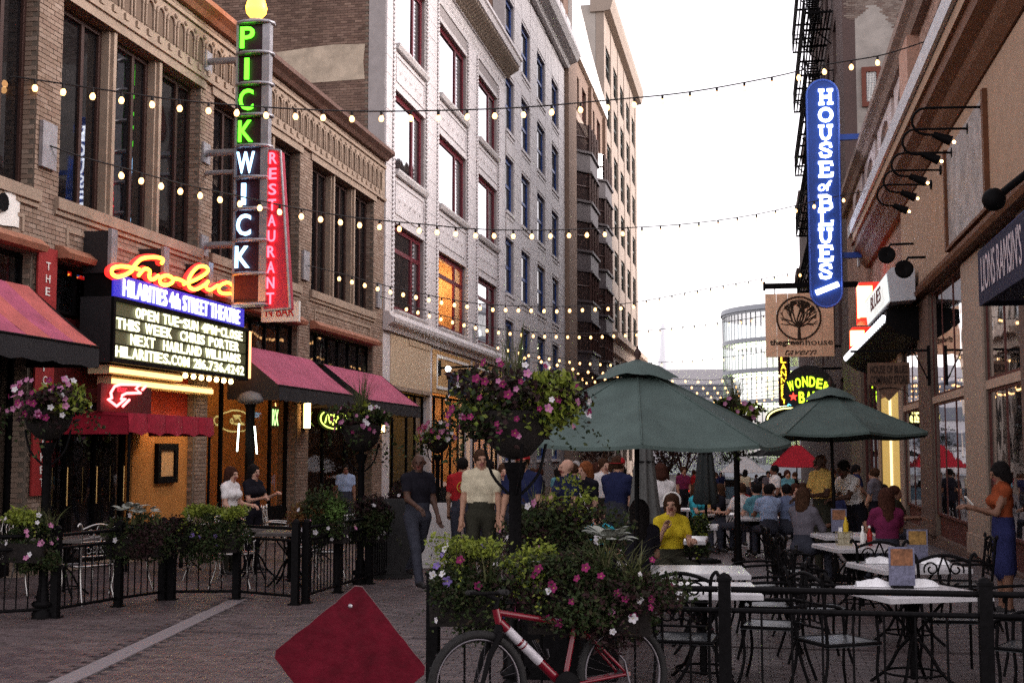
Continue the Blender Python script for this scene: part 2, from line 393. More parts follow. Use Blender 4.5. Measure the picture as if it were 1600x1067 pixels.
# frieze of little arches
q = MB(); q.box(XL+.001, XL+.03, Y0, Y1, 9.1, 9.98)
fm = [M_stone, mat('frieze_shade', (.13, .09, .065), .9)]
y = Y0+.15
while y < Y1-.4:
    c = y+.21
    arc = [(c+.15*math.cos(t), 9.66+.15*math.sin(t)) for t in [math.pi*k/7 for k in range(8)]]
    q.tube([(XL+.05, *p) for p in arc], .032, 5, 0)
    for dy in (-.15, .15): q.tube([(XL+.05, c+dy, 9.3), (XL+.05, c+dy, 9.66)], .024, 5, 0)
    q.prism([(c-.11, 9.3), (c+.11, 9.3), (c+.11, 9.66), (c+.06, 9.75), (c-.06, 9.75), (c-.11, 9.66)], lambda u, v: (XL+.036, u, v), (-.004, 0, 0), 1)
    q.box(XL+.03, XL+.07, c-.06, c+.06, 9.14, 9.26); q.lathe([(.001, 0), (.05, .0), (.05, .03), (.001, .05)], (XL+.03, c+.21, 9.86), 8, 0, True, Matrix(((0, 0, 1), (1, 0, 0), (0, 1, 0))))
    y += .42
q.box(XL+.001, XL+.09, Y0, Y1, 9.02, 9.098); q.box(XL+.001, XL+.08, Y0, Y1, 9.985, 10.06)
q.build('pierced_frieze', fm, tb, 'stuff')
for i in range(16):
    a = Y0+(Y1-Y0)*i/16; b = Y0+(Y1-Y0)*(i+1)/16-.008
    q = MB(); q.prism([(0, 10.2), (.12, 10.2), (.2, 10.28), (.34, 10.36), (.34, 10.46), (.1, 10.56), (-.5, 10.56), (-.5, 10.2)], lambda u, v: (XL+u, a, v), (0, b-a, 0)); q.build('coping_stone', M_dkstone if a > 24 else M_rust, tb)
q = MB(); q.box(XL-14, XL-.5, Y0, Y1-.01, 9.7, 9.95); q.build('roof', M_dark, tb)
# hoods above the shop transoms, dark transoms
for (a, b) in groups:
    q = MB(); q.prism([(0, 4.74), (.22, 4.74), (.26, 4.82), (.12, 4.93), (0, 4.95)], lambda u, v: (XL+u+.015, a-.05, v), (0, b-a+.1, 0)); q.build('hood_mould', M_rust, tb)
    window(tb, XL, 1, a+.02, b-.02, 3.95, 4.7, M_black, M_glass_dark, .12, .05, muls=[a+(b-a)*k/6 for k in range(1, 6)], name='transom')

# ---- shopfronts
def shopfront(parent, X, sgn, a, b, z1, muls, fm=M_black, gm=M_glass_shop, bulk=.5):
    q = MB(); x0, x1 = sorted((X-sgn*.18, X-sgn*.3)); q.box(x0, x1, a, b, .0, bulk); q.build('bulkhead', fm, parent)
    window(parent, X, sgn, a, b, bulk+.003, z1, fm, gm, .2, .07, muls=muls, name='shop_window')
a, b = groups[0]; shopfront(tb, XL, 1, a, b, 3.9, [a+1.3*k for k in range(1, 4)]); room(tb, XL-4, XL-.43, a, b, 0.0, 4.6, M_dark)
a, b = groups[2]; shopfront(tb, XL, 1, a, b, 3.9, (a+1.2, a+2.9, a+3.9)); room(tb, XL-4, XL-.43, a, b, 0.0, 4.6, M_warmroom, lamp=[(XL-2.4, a+1.5, 3.0, .14), (XL-2.9, a+3.2, 3.1, .12)])
a, b = groups[3]; shopfront(tb, XL, 1, a, b, 3.9, (a+1.7, a+3.5)); room(tb, XL-4, XL-.43, a, b, 0.0, 4.6, mat('dim_room', (.09, .06, .045), .9, var=.5, scale=1), lamp=[(XL-2.9, a+2.6, 3.2, .1)])
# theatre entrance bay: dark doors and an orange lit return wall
a, b = groups[1]
q = MB(); q.box(XL-.3, XL-.16, a, 20.6, 2.6, 3.9); q.build('entrance_fascia', mat('maroon_panel', (.07, .008, .009), .6), tb)
for k in range(3):
    y = a+.03+k*.92
    window(tb, XL, 1, y, y+.9, .01, 2.58, M_black, M_glass_dark, .2, .1, name='door')
    q = MB(); q.tube([(XL-.12, y+.72, .95), (XL-.12, y+.72, 1.55)], .016, 6); q.build('door_handle', mat('brass', (.75, .5, .2), .25, metal=1), tb)
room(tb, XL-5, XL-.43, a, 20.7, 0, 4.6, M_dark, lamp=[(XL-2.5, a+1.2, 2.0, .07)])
q = MB(); q.box(XL-.32, XL-.1, 20.65, b-.02, .55, 2.3); q.build('orange_panel', mat('orange_lit_stucco', (.47, .2, .05), .75, var=.12, scale=3, bump=.2), tb)  # orange lamp light is mixed into the wall colour
q = MB(); q.box(XL-.32, XL-.07, 20.65, b-.02, 0, .55); q.build('base_course', M_black, tb)
q = MB(); q.box(XL-.32, XL-.12, 20.65, b-.02, 2.3, 3.92); q.build('red_panel', mat('red_lit_stucco', (.3, .03, .02), .7), tb)  # red glow of the entrance is put into this colour

for y in (21.2, 22.3): q = MB(); q.ball((XL+.35, y, 2.3), .045, 8, 5); q.build('added_wall_lamp', emit('added_lamp_glow', (1, .55, .15), 60), tb)  # small lamps added to brighten the orange wall, without a known fixture

# ================================================================== LEFT 2: white terracotta building (red windows)
M_terra = mat('white_terracotta', (.56, .525, .525), .5, var=.1, scale=1.2, bump=.15)
M_terra2 = mat('grey_terracotta', (.52, .49, .485), .55, var=.18, scale=4, bump=.3)
M_terraj = mat('terracotta_joint', (.3, .27, .265), .8)
M_redframe = mat('dark_red_frame', (.11, .012, .02), .45)
M_beige = mat('beige_board', (.52, .4, .275), .75, var=.08, scale=20, bump=.15)
wb = thing('white_terracotta_building', 'white glazed terracotta building with wide dark red windows, rope mouldings and heavy cornice', 'building', (XL, 44.5, 0))
Y2 = 53.6
wins = [(36.35, 39.95), (41.75, 46.1), (48.05, 51.95)]; rows = [(5.98, 8.6), (10.2, 12.65), (14.05, 16.6)]
holes = [(a, b, c, d) for a, b in wins for c, d in rows]
w = MB(); wall_x(w, XL-.5, XL, Y1+.005, Y2, 5.2, 18.3, holes); w.build('wall', M_terraj, wb)
shops = [(36.2, 40.9, 0, 5.0), (41.2, 47.0, 0, 5.0), (47.4, 53.2, 0, 5.0)]
w = MB(); wall_x(w, XL-.5, XL, Y1+.005, Y2, 0, 5.195, shops); w.build('ground_floor_piers', M_terra, wb)
piers = [(Y1+.02, 36.33), (39.97, 41.73), (46.12, 48.03), (51.97, Y2)]
bm_cache = {}
def block(parent, x0, x1, y0, y1, z0, z1, m, name='terracotta_block'):
    key = (round(x1-x0, 3), round(y1-y0, 3), round(z1-z0, 3), m.name, name)
    if key not in bm_cache:
        q = MB(); q.box(-key[0]/2, key[0]/2, -key[1]/2, key[1]/2, -key[2]/2, key[2]/2); bm_cache[key] = q.mesh(name, m)
    o = link(name, bm_cache[key], parent); o.location = Vector(((x0+x1)/2, (y0+y1)/2, (z0+z1)/2)) - BASE[parent.name]; return o
for (a, b) in piers:
    n = 21; h = (17.25-5.85)/n
    for k in range(n):
        z = 5.85+k*h; j = random.uniform(0, .008)
        ww = b-a; ea, eb = a+(.28 if a > 36 else .02), b-(.28 if b < 53 else .02)
        block(wb, XL+.002, XL+.05+round(j, 3), ea, eb, z, z+h-.012, M_terra)
    # rope mouldings beside every window
    for y in ([a+.16] if a > 36 else []) + ([b-.16] if b < 53 else []):
        q = MB(); q.box(XL+.001, XL+.03, y-.13, y+.13, 5.85, 17.2, 0); z = 5.9
        while z < 17.15:
            q.tube([(XL+.045, y-.075, z-.04), (XL+.085, y, z+.02), (XL+.045, y+.075, z+.08)], .05, 5, 1); z += .135
        q.build('rope_moulding', [M_terra2, M_terra], wb, 'stuff')
for i, (a, b) in enumerate(wins):
    for j, (c, d) in enumerate(rows):
        t = b-a; lit = (i == 1 and j == 0)
        gm = glass('clear_pane', (.9, .9, .86), .03, 1) if lit else M_glass_sky
        window(wb, XL, 1, a, b, c, d, M_redframe, gm, .1, .17, muls=(a+t*.7,), rails=(d-.75,) if j == 0 else (), name='chicago_window', blind=.3 if not lit else 0)
        q = MB(); q.prism([(0, c-.17), (.14, c-.17), (.2, c-.06), (.2, c-.003), (-.28, c-.003), (-.28, c-.1)], lambda u, v: (XL+u, a-.02, v), (0, t+.04, 0)); q.build('sill', M_terra2, wb)
        q = MB(); q.box(XL-.1, XL+.05, a-.01, b+.01, d+.003, d+.16); q.build('lintel', M_terra2 if j == 2 else M_terra, wb)
        if lit: room(wb, XL-4.5, XL-.51, a-.3, b+.3, c-.5, d+.3, M_warmroom, lamp=[(XL-.9, a+2.6, d-1.0, .2), (XL-1.3, a+3.9, d-.6, .16), (XL-3, a+2.2, d-.7, .16)], lit=emit('hot_lamp', (1, .6, .28), 60))
        else: room(wb, XL-3, XL-.51, a-.1, b+.1, c-.3, d+.2, mat('blind_room', (.3, .29, .27), .9))
    for (z0, z1) in ((8.78, 10.0), (12.82, 13.85)):
        q = MB(); q.box(XL+.002, XL+.03, a+.01, b-.01, z0, z1)
        q.box(XL+.03, XL+.06, a+.12, b-.12, z1-.16, z1-.1); q.box(XL+.03, XL+.06, a+.12, b-.12, z0+.1, z0+.16)
        q.box(XL+.03, XL+.06, a+.12, a+.18, z0+.163, z1-.163); q.box(XL+.03, XL+.06, b-.18, b-.12, z0+.163, z1-.163)
        for k in range(5):
            yc = a+(b-a)*(k+1)/6; q.lathe([(.001, .05), (.09, .03), (.12, 0)], (XL+.03, yc, (z0+z1)/2), 8, 0, True, Matrix(((0, 0, 1), (1, 0, 0), (0, 1, 0))))
        q.build('spandrel_panel', M_terra, wb)
q = MB(); q.box(XL+.002, XL+.04, Y1+.02, Y2-.01, 17.25, 17.95)
for k in range(40):
    yc = Y1+.4+(Y2-Y1-.6)*k/40; q.lathe([(.001, .05), (.1, .03), (.14, 0)], (XL+.04, yc, 17.6), 7, 0, True, Matrix(((0, 0, 1), (1, 0, 0), (0, 1, 0))))
q.build('frieze_band', M_terra2, wb)
corn = [(0, 17.96), (.1, 17.96), (.18, 18.1), (.3, 18.15), (.3, 18.3), (.72, 18.42), (.78, 18.62), (.84, 18.66), (.84, 18.78), (-.4, 18.84), (-.4, 17.96)]
q = MB(); q.prism(corn, lambda u, v: (XL+u, Y1-.25, v), (0, Y2-Y1+.2, 0)); q.build('cornice', M_terra, wb)
M_modil = mat('brown_terracotta', (.24, .19, .15), .8, var=.35, scale=9)  # modillions darker and browner than the cornice
q = MB(); y = Y1-.1
while y < Y2-.15: q.prism([(.12, 17.98), (.66, 18.3), (.66, 18.42), (.12, 18.3)], lambda u, v: (XL+u, y, v), (0, .16, 0)); q.box(XL+.13, XL+.24, y+.19, y+.27, 18.0, 18.12); y += .33
q.build('modillion_row', M_modil, wb, 'stuff')
q = MB(); q.prism([(0, 5.3), (.1, 5.3), (.16, 5.42), (.3, 5.5), (.34, 5.66), (.24, 5.72), (.2, 5.83), (0, 5.86)], lambda u, v: (XL+u, Y1-.02, v), (0, Y2-Y1, 0)); q.build('ledge', M_terra, wb)
q = MB(); y = Y1+.05
while y < Y2-.1: q.box(XL+.345, XL+.365, y, y+.09, 5.53, 5.65); y += .16
q.build('ledge_dentils', M_terra2, wb, 'stuff')
M_brownbrick = ramp_mat('brown_brick', [(.11, .07, .055), (.16, .1, .078), (.2, .13, .1), (.13, .08, .065), (.24, .16, .125)], .9)
q = MB(); q.box(XL-22, XL-.52, Y1+.01, Y2-.1, 0, 19.3, skip='+x'); q.build('side_wall', M_mortar, wb)
q = MB()
for k in range(int((19.3-9.9)/.078)):                 # the brown party wall that faces down the street
    z = 9.9+k*.078; x = XL-.5-(k % 2)*.11
    while x > XL-11:
        yo = Y1+.006-random.uniform(.004, .014)
        q.box(x-.209, x, yo, Y1+.012, z, z+.066, 0, skip='+y'); x -= .22
q.build('party_brick', M_brownbrick, wb, 'stuff')
pa, pc = onY(430, 78, Y1), onY(570, 124, Y1)
q = MB(); ol = [(pa.x, pc.z), (pa.x+.4, pc.z+.05), (pa.x+1.2, pc.z-.03), (pc.x, pc.z), (pc.x-.05, (pa.z+pc.z)/2), (pc.x, pa.z), (pc.x-1, pa.z+.04), (pa.x+.8, pa.z-.03), (pa.x, pa.z-.1)]
q.prism(ol, lambda u, v: (u, Y1-.022, v), (0, .02, 0)); q.build('plaster_patch', mat('old_plaster', (.42, .34, .26), .85, var=.25, scale=3, bump=.4), wb)
# shopfronts of the white building
q = MB(); q.box(XL-.12, XL+.02, 36.2, 40.9, 3.75, 5.25); q.box(XL+.02, XL+.05, 38.2, 40.9, 5.08, 5.25); q.build('blank_sign_board', M_beige, wb)
q = MB(); q.box(XL-.14, XL+.06, 36.15, 40.95, 3.62, 3.745); q.build('board_moulding', M_stone, wb)
shopfront(wb, XL, 1, 36.25, 40.85, 3.6, (37.3, 38.9, 39.9)); room(wb, XL-3.5, XL-.51, 36.2, 40.9, 0, 4.9, mat('pale_room', (.42, .4, .26), .9), lamp=[(XL-1.8, 38.5, 3.3, .12)])
M_orangewood = mat('amber_fascia', (.5, .3, .13), .6, var=.25, scale=3)
for (a, b, *_) in shops[1:]:
    q = MB(); q.box(XL-.12, XL+.02, a, b, 3.75, 5.2); q.build('wood_fascia', M_orangewood, wb)
    for (y0, y1, z0, z1) in ((a+.5, b-.5, 4.95, 5.05), (a+.5, b-.5, 3.9, 4.0), (a+.5, a+.6, 4.0, 4.95), (b-.6, b-.5, 4.0, 4.95)):
        q = MB(); q.box(XL+.02, XL+.05, y0, y1, z0, z1); q.build('fascia_trim', M_white, wb)
    shopfront(wb, XL, 1, a+.05, b-.05, 3.7, [a+1.2*k for k in range(1, 5)]); room(wb, XL-4, XL-.51, a, b, 0, 4.9, M_warmroom, lamp=[(XL-1.5, a+1.6, 2.9, .2), (XL-1.5, a+3.6, 2.9, .2)], lit=emit('hot_lamp', (1, .6, .28), 45))

# ================================================================== LEFT 3: white block building with blue windows
bb = thing('blue_window_building', 'tall pale block-faced building with narrow blue sash windows in columns', 'building', (XL, 62.5, 0))
Y3 = 71.4
M_block = mat('pale_block', (.62, .585, .58), .6, var=.09, scale=1.5)
M_block2 = mat('pale_block_grey', (.6, .565, .57), .6, var=.12, scale=1.5)
M_blue = mat('blue_frame', (.02, .06, .24), .4)
cols = [(53.95, 55.75), (57.6, 59.95), (62.0, 64.5), (66.7, 69.1)]
zs = [(1.4, 3.9), (5.05, 7.45), (8.65, 11.05), (12.25, 14.65), (15.85, 18.25), (19.45, 21.85)]
holes = [(a, b, c, d) for a, b in cols for c, d in zs]
w = MB(); wall_x(w, XL-.5, XL, Y2+.005, Y3, 0, 24.0, holes); w.build('wall', M_terraj, bb)
pier = [(Y2+.02, 53.93), (55.77, 57.58), (59.97, 61.98), (64.52, 66.68), (69.12, Y3)]
for (a, b) in pier:
    if b-a < .6: continue
    n = 42; h = (23.0)/n
    for k in range(8, n):
        z = .6+k*h; m = random.choice((M_block, M_block, M_block2)); mid = (a+b)/2 + (.22 if k % 2 else -.22)
        block(bb, XL+.002, XL+.05+round(random.uniform(0, .006), 3), a+.05, mid, z, z+h-.016, m, 'stone_block'); block(bb, XL+.002, XL+.05+round(random.uniform(0, .006), 3), mid+.012, b-.05, z, z+h-.016, m, 'stone_block')
for (a, b) in cols:
    for j, (c, d) in enumerate(zs):
        window(bb, XL, 1, a, b, c, d, M_blue, M_glass_dark, .1, .17, rails=((c+d)/2,), name='sash_window', sill=M_block, blind=.65)
        room(bb, XL-1.5, XL-.51, a-.1, b+.1, c-.1, d+.1, mat('blind_room', (.3, .29, .27), .9))
    for j in range(len(zs)):
        z0 = zs[j][1]+.02; z1 = (zs[j+1][0]-.15) if j < 5 else 23.7
        q = MB(); q.box(XL+.002, XL+.05, a+.0, b-.0, z0, z1); q.box(XL+.05, XL+.08, a+.12, b-.12, z0+.12, z0+.18); q.box(XL+.05, XL+.08, a+.12, b-.12, z1-.18, z1-.12); q.build('spandrel_panel', M_block, bb)
q = MB(); q.prism([(0, 23.75), (.3, 23.75), (.4, 23.95), (.8, 24.1), (1.0, 24.4), (1.0, 24.62), (-.5, 24.7), (-.5, 23.75)], lambda u, v: (XL+u, Y2-.2, v), (0, Y3-Y2+.3, 0)); q.build('cornice', M_terra2, bb)
q = MB(); y = Y2
while y < Y3-1:
    q.box(XL+.35, XL+.75, y, y+1.5, 24.705, 25.6); q.box(XL+.35, XL+.75, y+1.5, y+2.0, 24.705, 25.3); y += 2.0
q.build('parapet', M_block, bb)
q = MB(); q.box(XL-20, XL-.52, Y2+.01, Y3-.05, 0, 24.3, skip='+x'); q.build('side_wall', M_brownbrick, bb)
q = MB(); q.box(XL-6, XL-1.0, Y2+.3, Y2+4, 24.3, 27); q.build('roof_house', M_brownbrick, bb)

# ================================================================== LEFT 4: tan brick building with oriel bays
ob = thing('oriel_bay_building', 'brown brick building with two columns of dark metal oriel windows', 'building', (XL, 82, 0))
Y4 = 92.0
M_tan2 = mat('warm_brick', (.24, .165, .125), .85, var=.2, scale=25, bump=.3)
M_oriel = mat('oriel_metal', (.085, .07, .075), .6, var=.25)
M_pinkstone = mat('pink_stone', (.5, .38, .3), .75, var=.12, scale=2)
hl = [(a, b, 22.8, 25.0) for a, b in ((76, 78), (79.5, 81.5), (84, 86), (87.3, 89.3))]
w = MB(); wall_x(w, XL-.6, XL, Y3+.005, Y4, 0, 26.0, hl); w.build('wall', M_tan2, ob)
for a, b, c, d in hl: window(ob, XL, 1, a, b, c, d, M_redframe, M_glass_sky, .2, .14, rails=((c+d)/2,))
q = MB(); q.box(XL+.002, XL+.3, Y3+.02, 74.6, 0, 26.4); q.box(XL+.002, XL+.22, 82.6, 83.3, 22.5, 25.8); q.box(XL+.002, XL+.22, 74.9, 75.5, 22.5, 25.8); q.box(XL+.002, XL+.22, 90.6, 91.6, 0, 25.8); q.build('brick_pier', M_tan2, ob)
q = MB(); q.box(XL+.002, XL+.12, 74.62, 90.58, 22.0, 22.5); q.build('stone_band', M_pinkstone, ob)
q = MB(); q.prism([(Y3+2, 26.0), (Y4-.1, 26.0), (Y4-.1, 26.9), (88, 27.2), (82, 28.2), (76, 29.6), (Y3+2, 31)], lambda u, v: (XL+.25, u, v), (-.5, 0, 0)); q.build('curved_parapet', M_white, ob)
for c in (78.7, 86.8):
    for k in range(6):
        z = 3.6+k*3.05
        prof = [(0, c-3.1), (.85, c-1.9), (.85, c+1.9), (0, c+3.1)]
        q = MB(); q.prism(prof, lambda u, v: (XL+u+.002, v, z), (0, 0, 1.05)); big = [(0, c-3.25), (.98, c-2.0), (.98, c+2.0), (0, c+3.25)]
        q.prism(big, lambda u, v: (XL+u+.002, v, z+1.052), (0, 0, .14)); q.prism(big, lambda u, v: (XL+u+.002, v, z-.142), (0, 0, .14)); q.build('oriel_spandrel', M_oriel, ob)
        e = [(prof[i], prof[i+1]) for i in range(3)]; z0, z1 = z+1.195, z+2.905
        fr = MB(); sections = []
        for (p, r) in e:
            nseg = 3 if abs(p[0]-r[0]) < .01 else 1
            for s_ in range(nseg):
                u0 = (p[0]+(r[0]-p[0])*s_/nseg, p[1]+(r[1]-p[1])*s_/nseg); u1 = (p[0]+(r[0]-p[0])*(s_+1)/nseg, p[1]+(r[1]-p[1])*(s_+1)/nseg); sections.append((u0, u1))
        for (u0, u1) in sections:
            fr.tube([(XL+u0[0]-.05, u0[1], z0), (XL+u0[0]-.05, u0[1], z1)], .1, 4, 0, sm=False)
            fr.tube([(XL+u0[0]-.05, u0[1], (z0+z1)/2), (XL+u1[0]-.05, u1[1], (z0+z1)/2)], .06, 4, 0, sm=False)
        wnd = fr.build('oriel_window', mat('oriel_brown', (.07, .035, .03), .5), ob)
        for (u0, u1) in sections:
            q = MB(); q.quad((XL+u0[0]-.09, u0[1], z0), (XL+u1[0]-.09, u1[1], z0), (XL+u1[0]-.09, u1[1], z1), (XL+u0[0]-.09, u0[1], z1)); q.build('pane', M_glass_sky, wnd)
q = MB(); q.box(XL-20, XL-.62, Y3+.01, Y4-.05, 0, 25.5, skip='+x'); q.box(XL-2.6, XL+.0, Y3+.01, Y3+3.2, 26.42, 33); q.build('brick_tower', M_brownbrick, ob)

# ================================================================== LEFT 5: far tan office block
fb = thing('far_office_block', 'far tall tan office block with long columns of windows against the sky', 'building', (XL, 105, 0))
Y5 = 118.3
M_buff = mat('buff_stone', (.32, .26, .215), .8, var=.1, scale=.7)
fcols = [(93.0+5.05*k, 93.0+5.05*k+3.1) for k in range(5)]; frows = [(11.3+3.45*k, 11.3+3.45*k+2.35) for k in range(6)] + [(32.0, 33.6)]
frows = [(11.2, 13.7), (14.9, 17.4), (18.6, 21.1), (22.3, 24.8), (26.0, 28.5), (29.6, 32.0)]
hl = [(a, b, c, d) for a, b in fcols for c, d in frows] + [(a, b, 1.0, 8.8) for a, b in fcols]
w = MB(); wall_x(w, XL-.6, XL, Y4+.005, Y5, 0, 35.0, hl); w.build('wall', M_buff, fb)
M_green = mat('dark_green_frame', (.015, .025, .02), .5)
for a, b in fcols:
    for c, d in frows: window(fb, XL, 1, a, b, c, d, M_green, M_glass_dark, .12, .2, rails=((c+d)/2,), blind=.4)
    window(fb, XL, 1, a, b, 1.0, 8.8, M_green, M_glass_dark, .25, .2, rails=(3.6, 6.2))
    q = MB(); q.box(XL+.002, XL+.05, b+.1, b+1.8, 0, 34); q.build('pier', M_buff, fb)
q = MB(); q.box(XL-16, XL-.62, Y4+.01, Y5-.05, 0, 34.8, skip='+x'); q.build('side_wall', mat('grey_render', (.42, .38, .34), .9, var=.1, scale=.5), fb)
q = MB(); q.prism([(0, 34.2), (.5, 34.3), (.7, 35.0), (.7, 35.5), (-1, 35.6), (-1, 34.2)], lambda u, v: (XL+u, Y4-.2, v), (0, Y5-Y4+.2, 0)); q.build('cornice', M_buff, fb)
q = MB(); q.prism([(0, 9.0), (.35, 9.1), (.5, 9.8), (.9, 10.0), (.9, 10.4), (0, 10.55)], lambda u, v: (XL+u, Y4-.1, v), (0, Y5-Y4+.1, 0)); q.build('ledge', M_pinkstone, fb)

for o_, a_, b_ in ((tb, 17, Y1), (wb, Y1, Y2), (bb, Y2, Y3), (ob, Y3, Y4), (fb, Y4, Y5)):
    q = MB(); q.box(XL-.5, XL-.003, a_+.01, b_-.01, -2, -.002); q.build('plinth', M_stone, o_)
# ================================================================== RIGHT 1: low storefront building
rb = thing('storefront_building', 'low brick storefront building with tall glazing, pale sign wall and grey flashing strip', 'building', (XR, 30, 0))
RY0, RY1 = 9.0, 53.0
M_pinkbrick = ramp_mat('pink_brick', [(.3, .19, .15), (.38, .25, .2), (.42, .29, .235), (.33, .2, .165)], .85)
M_pil = mat('taupe_pilaster', (.34, .255, .2), .7, var=.1, scale=8, bump=.15)
M_brnpil = mat('brown_pilaster', (.12, .075, .06), .7, var=.2, scale=10, bump=.2)
M_fascia = mat('sign_wall', (.36, .24, .165), .75, var=.12, scale=2.5, bump=.2)
M_soffit = mat('rust_soffit', (.11, .04, .016), .6, var=.3)
M_redbrown = mat('red_brown_wood', (.085, .024, .02), .6, var=.2)
low = [(9.3, 19.0), (19.4, 22.42), (24.5, 29.0), (31.1, 34.6), (35.4, 40.9), (41.5, 48)]
hl = [(a, b, 0, 5.25) for a, b in low]
upw = [(20.5, 22.8), (24.2, 29.4), (31.2, 33.2), (35.5, 37.8), (40.2, 42.4), (45, 47.4)]
hu = [(a, b, 9.35, 10.75) for a, b in upw]
w = MB(); wall_x(w, XR, XR+.5, RY0, RY1, 0, 11.4, hl+hu); w.build('wall', M_mortar, rb)
w = MB(); bricks_x(w, XR, -1, 26, RY1, 5.3, 11.3, hu+hl+[(9, 33.0, 5.3, 9.3)]); w.build('brick_course', M_pinkbrick, rb, 'stuff')
for (a, b, m) in ((22.44, 24.48, M_pil), (19.02, 19.38, M_brnpil), (29.02, 31.08, M_brnpil), (34.62, 35.38, M_pil), (40.92, 41.48, M_pil)):
    q = MB(); q.box(XR-.04, XR-.002, a, b, 0, 5.2); q.box(XR-.07, XR-.04, a+.02, b-.02, 0, .35); q.build('pilaster', m, rb)
M_trim = mat('beige_trim', (.42, .3, .23), .65)
M_win_r = glass('street_pane', (.6, .56, .5), .5, .85)
for (a, b) in low[:4]:
    q = MB(); q.box(XR+.1, XR+.25, a, b, 0, .45); q.build('bulkhead', M_redbrown, rb)
    n = max(2, int((b-a)/1.3)); mu = [a+(b-a)*k/n for k in range(1, n)]
    window(rb, XR, -1, a, b, .453, 2.82, M_redbrown, M_win_r, .03, .05, fd=.03, muls=mu, name='shop_window')
    q = MB(); q.box(XR-.005, XR+.26, a, b, 2.823, 2.97); q.build('transom_bar', M_trim, rb)
    window(rb, XR, -1, a, b, 2.973, 5.24, M_redbrown, M_win_r, .03, .05, fd=.03, muls=mu, name='shop_window')
    room(rb, XR+.51, XR+5, a-.3, b+.3, 0, 5.6, mat('bar_room', (.3, .16, .07), .9, var=.5, scale=1.2), lamp=[(XR+.9+.35*j_, a+(b-a)*((j_*.37+.12) % 1), 2.2+.5*((j_*.61) % 1)*4, .075) for j_ in range(13)], open_side='-x')  # many lamps added so the glass shows warm dots like bulb reflections
    q = MB()
    for k in range(5): q.box(XR+4.3, XR+4.8, a+.3+k*.5, a+.6+k*.5, 1.3, 1.3+random.uniform(.3, .9))
    q.build('bar_shelf', mat('bottle_amber', (.25, .12, .03), .3), rb)
# entrance, its lit interior painted as a glowing yellow panel, shaded bays beyond
q = MB(); q.box(XR+.03, XR+.35, 36.2, 40.8, 0, 3.4); q.build('glow_panel', emit('yellow_lit_panel', (1, .66, .18), .26, (.45, .3, .08)), rb)
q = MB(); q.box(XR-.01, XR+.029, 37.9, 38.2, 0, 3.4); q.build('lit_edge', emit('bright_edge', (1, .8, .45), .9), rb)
q = MB(); q.box(XR+.1, XR+.42, 35.4, 36.19, 0, 5.2); q.build('dark_doors', M_redbrown, rb)
q = MB(); q.box(XR+.05, XR+.3, 36.2, 40.88, 3.42, 5.2); q.build('entrance_head', M_fascia, rb)
window(rb, XR, -1, 41.5, 48, .1, 5.2, M_redbrown, M_glass_dark, .12, .08, muls=[43, 44.5, 46], rails=(2.9,), name='shop_window')
room(rb, XR+.51, XR+4, 41, 48.2, 0, 5.6, M_dark, open_side='-x')
# sign wall, lower moulding, upper soffit, flashing
q = MB(); q.box(XR-.12, XR-.015, 9.2, 33.0, 5.55, 7.75); q.build('sign_wall', M_fascia, rb)
q = MB(); q.prism([(0, 5.26), (-.2, 5.26), (-.24, 5.34), (-.18, 5.4), (-.18, 5.48), (-.12, 5.54), (0, 5.54)], lambda u, v: (XR+u-.002, 9.2, v), (0, 24.0, 0)); q.build('lower_moulding', M_soffit, rb)
q = MB(); q.prism([(0, 7.76), (-.16, 7.76), (-.3, 7.95), (-.36, 8.1), (-.55, 8.25), (-.55, 8.5), (0, 8.5)], lambda u, v: (XR+u-.002, 9.2, v), (0, 33.8, 0)); q.build('rust_cornice', M_soffit, rb)
q = MB(); q.box(XR-.62, XR-.002, 9.2, 43, 8.505, 8.72); q.build('beige_board', M_fascia, rb)
q = MB(); q.box(XR-.7, XR-.002, 9.2, 43, 8.75, 9.12); q.build('metal_flashing', mat('grey_flashing', (.5, .5, .53), .45, metal=.3, var=.2), rb)
fr = MB(); y0, y1 = 20.8, 25.2
for (a, b, c, d) in ((y0, y0+.16, 5.62, 7.5), (y1-.16, y1, 5.62, 7.5), (y0, y1, 5.56, 5.62)): fr.box(XR-.2, XR-.12, a, b, c, d)
fr.build('sign_frame', M_soffit, rb)
q = MB(); q.box(XR-.145, XR-.12, y0+.16, y1-.16, 5.63, 7.45); q.build('worn_sign_panel', mat('grey_sign', (.3, .27, .26), .5, var=.4, scale=2.5), rb)
# upper storey
for (a, b) in upw: window(rb, XR, -1, a, b, 9.36, 10.74, M_redbrown, M_glass_dark, .3, .12, muls=((a+b)/2,)); room(rb, XR+.51, XR+2.5, a-.1, b+.1, 9.2, 11, M_dark, open_side='-x')
q = MB(); q.box(XR-.28, XR-.016, 29.5, 31.1, 9.13, 11.2); q.build('brick_pier', mat('pink_pier', (.42, .25, .19), .8, var=.2, scale=12, bump=.3), rb)
q = MB(); q.box(XR-.3, XR-.02, 20.0, 29.4, 9.13, 9.35); q.box(XR-.2, XR-.02, 22.85, 24.15, 9.36, 11.2); q.build('red_panelling', M_redbrown, rb)
M_arch = mat('arch_terracotta', (.52, .44, .43), .65, var=.2, scale=3, bump=.3)
for (a, b) in upw[2:]:
    ol = [(a-.8, 10.45)] + [(((a+b)/2)+(b-a)/2*math.cos(t), 10.45+.55*math.sin(t)) for t in [math.pi-math.pi*k/8 for k in range(9)]] + [(b+.8, 10.45), (b+.8, 11.2), (a-.8, 11.2)]
    q = MB(); q.prism(ol, lambda u, v: (XR-.1, u, v), (.085, 0, 0)); q.build('arch_panel', M_arch, rb)
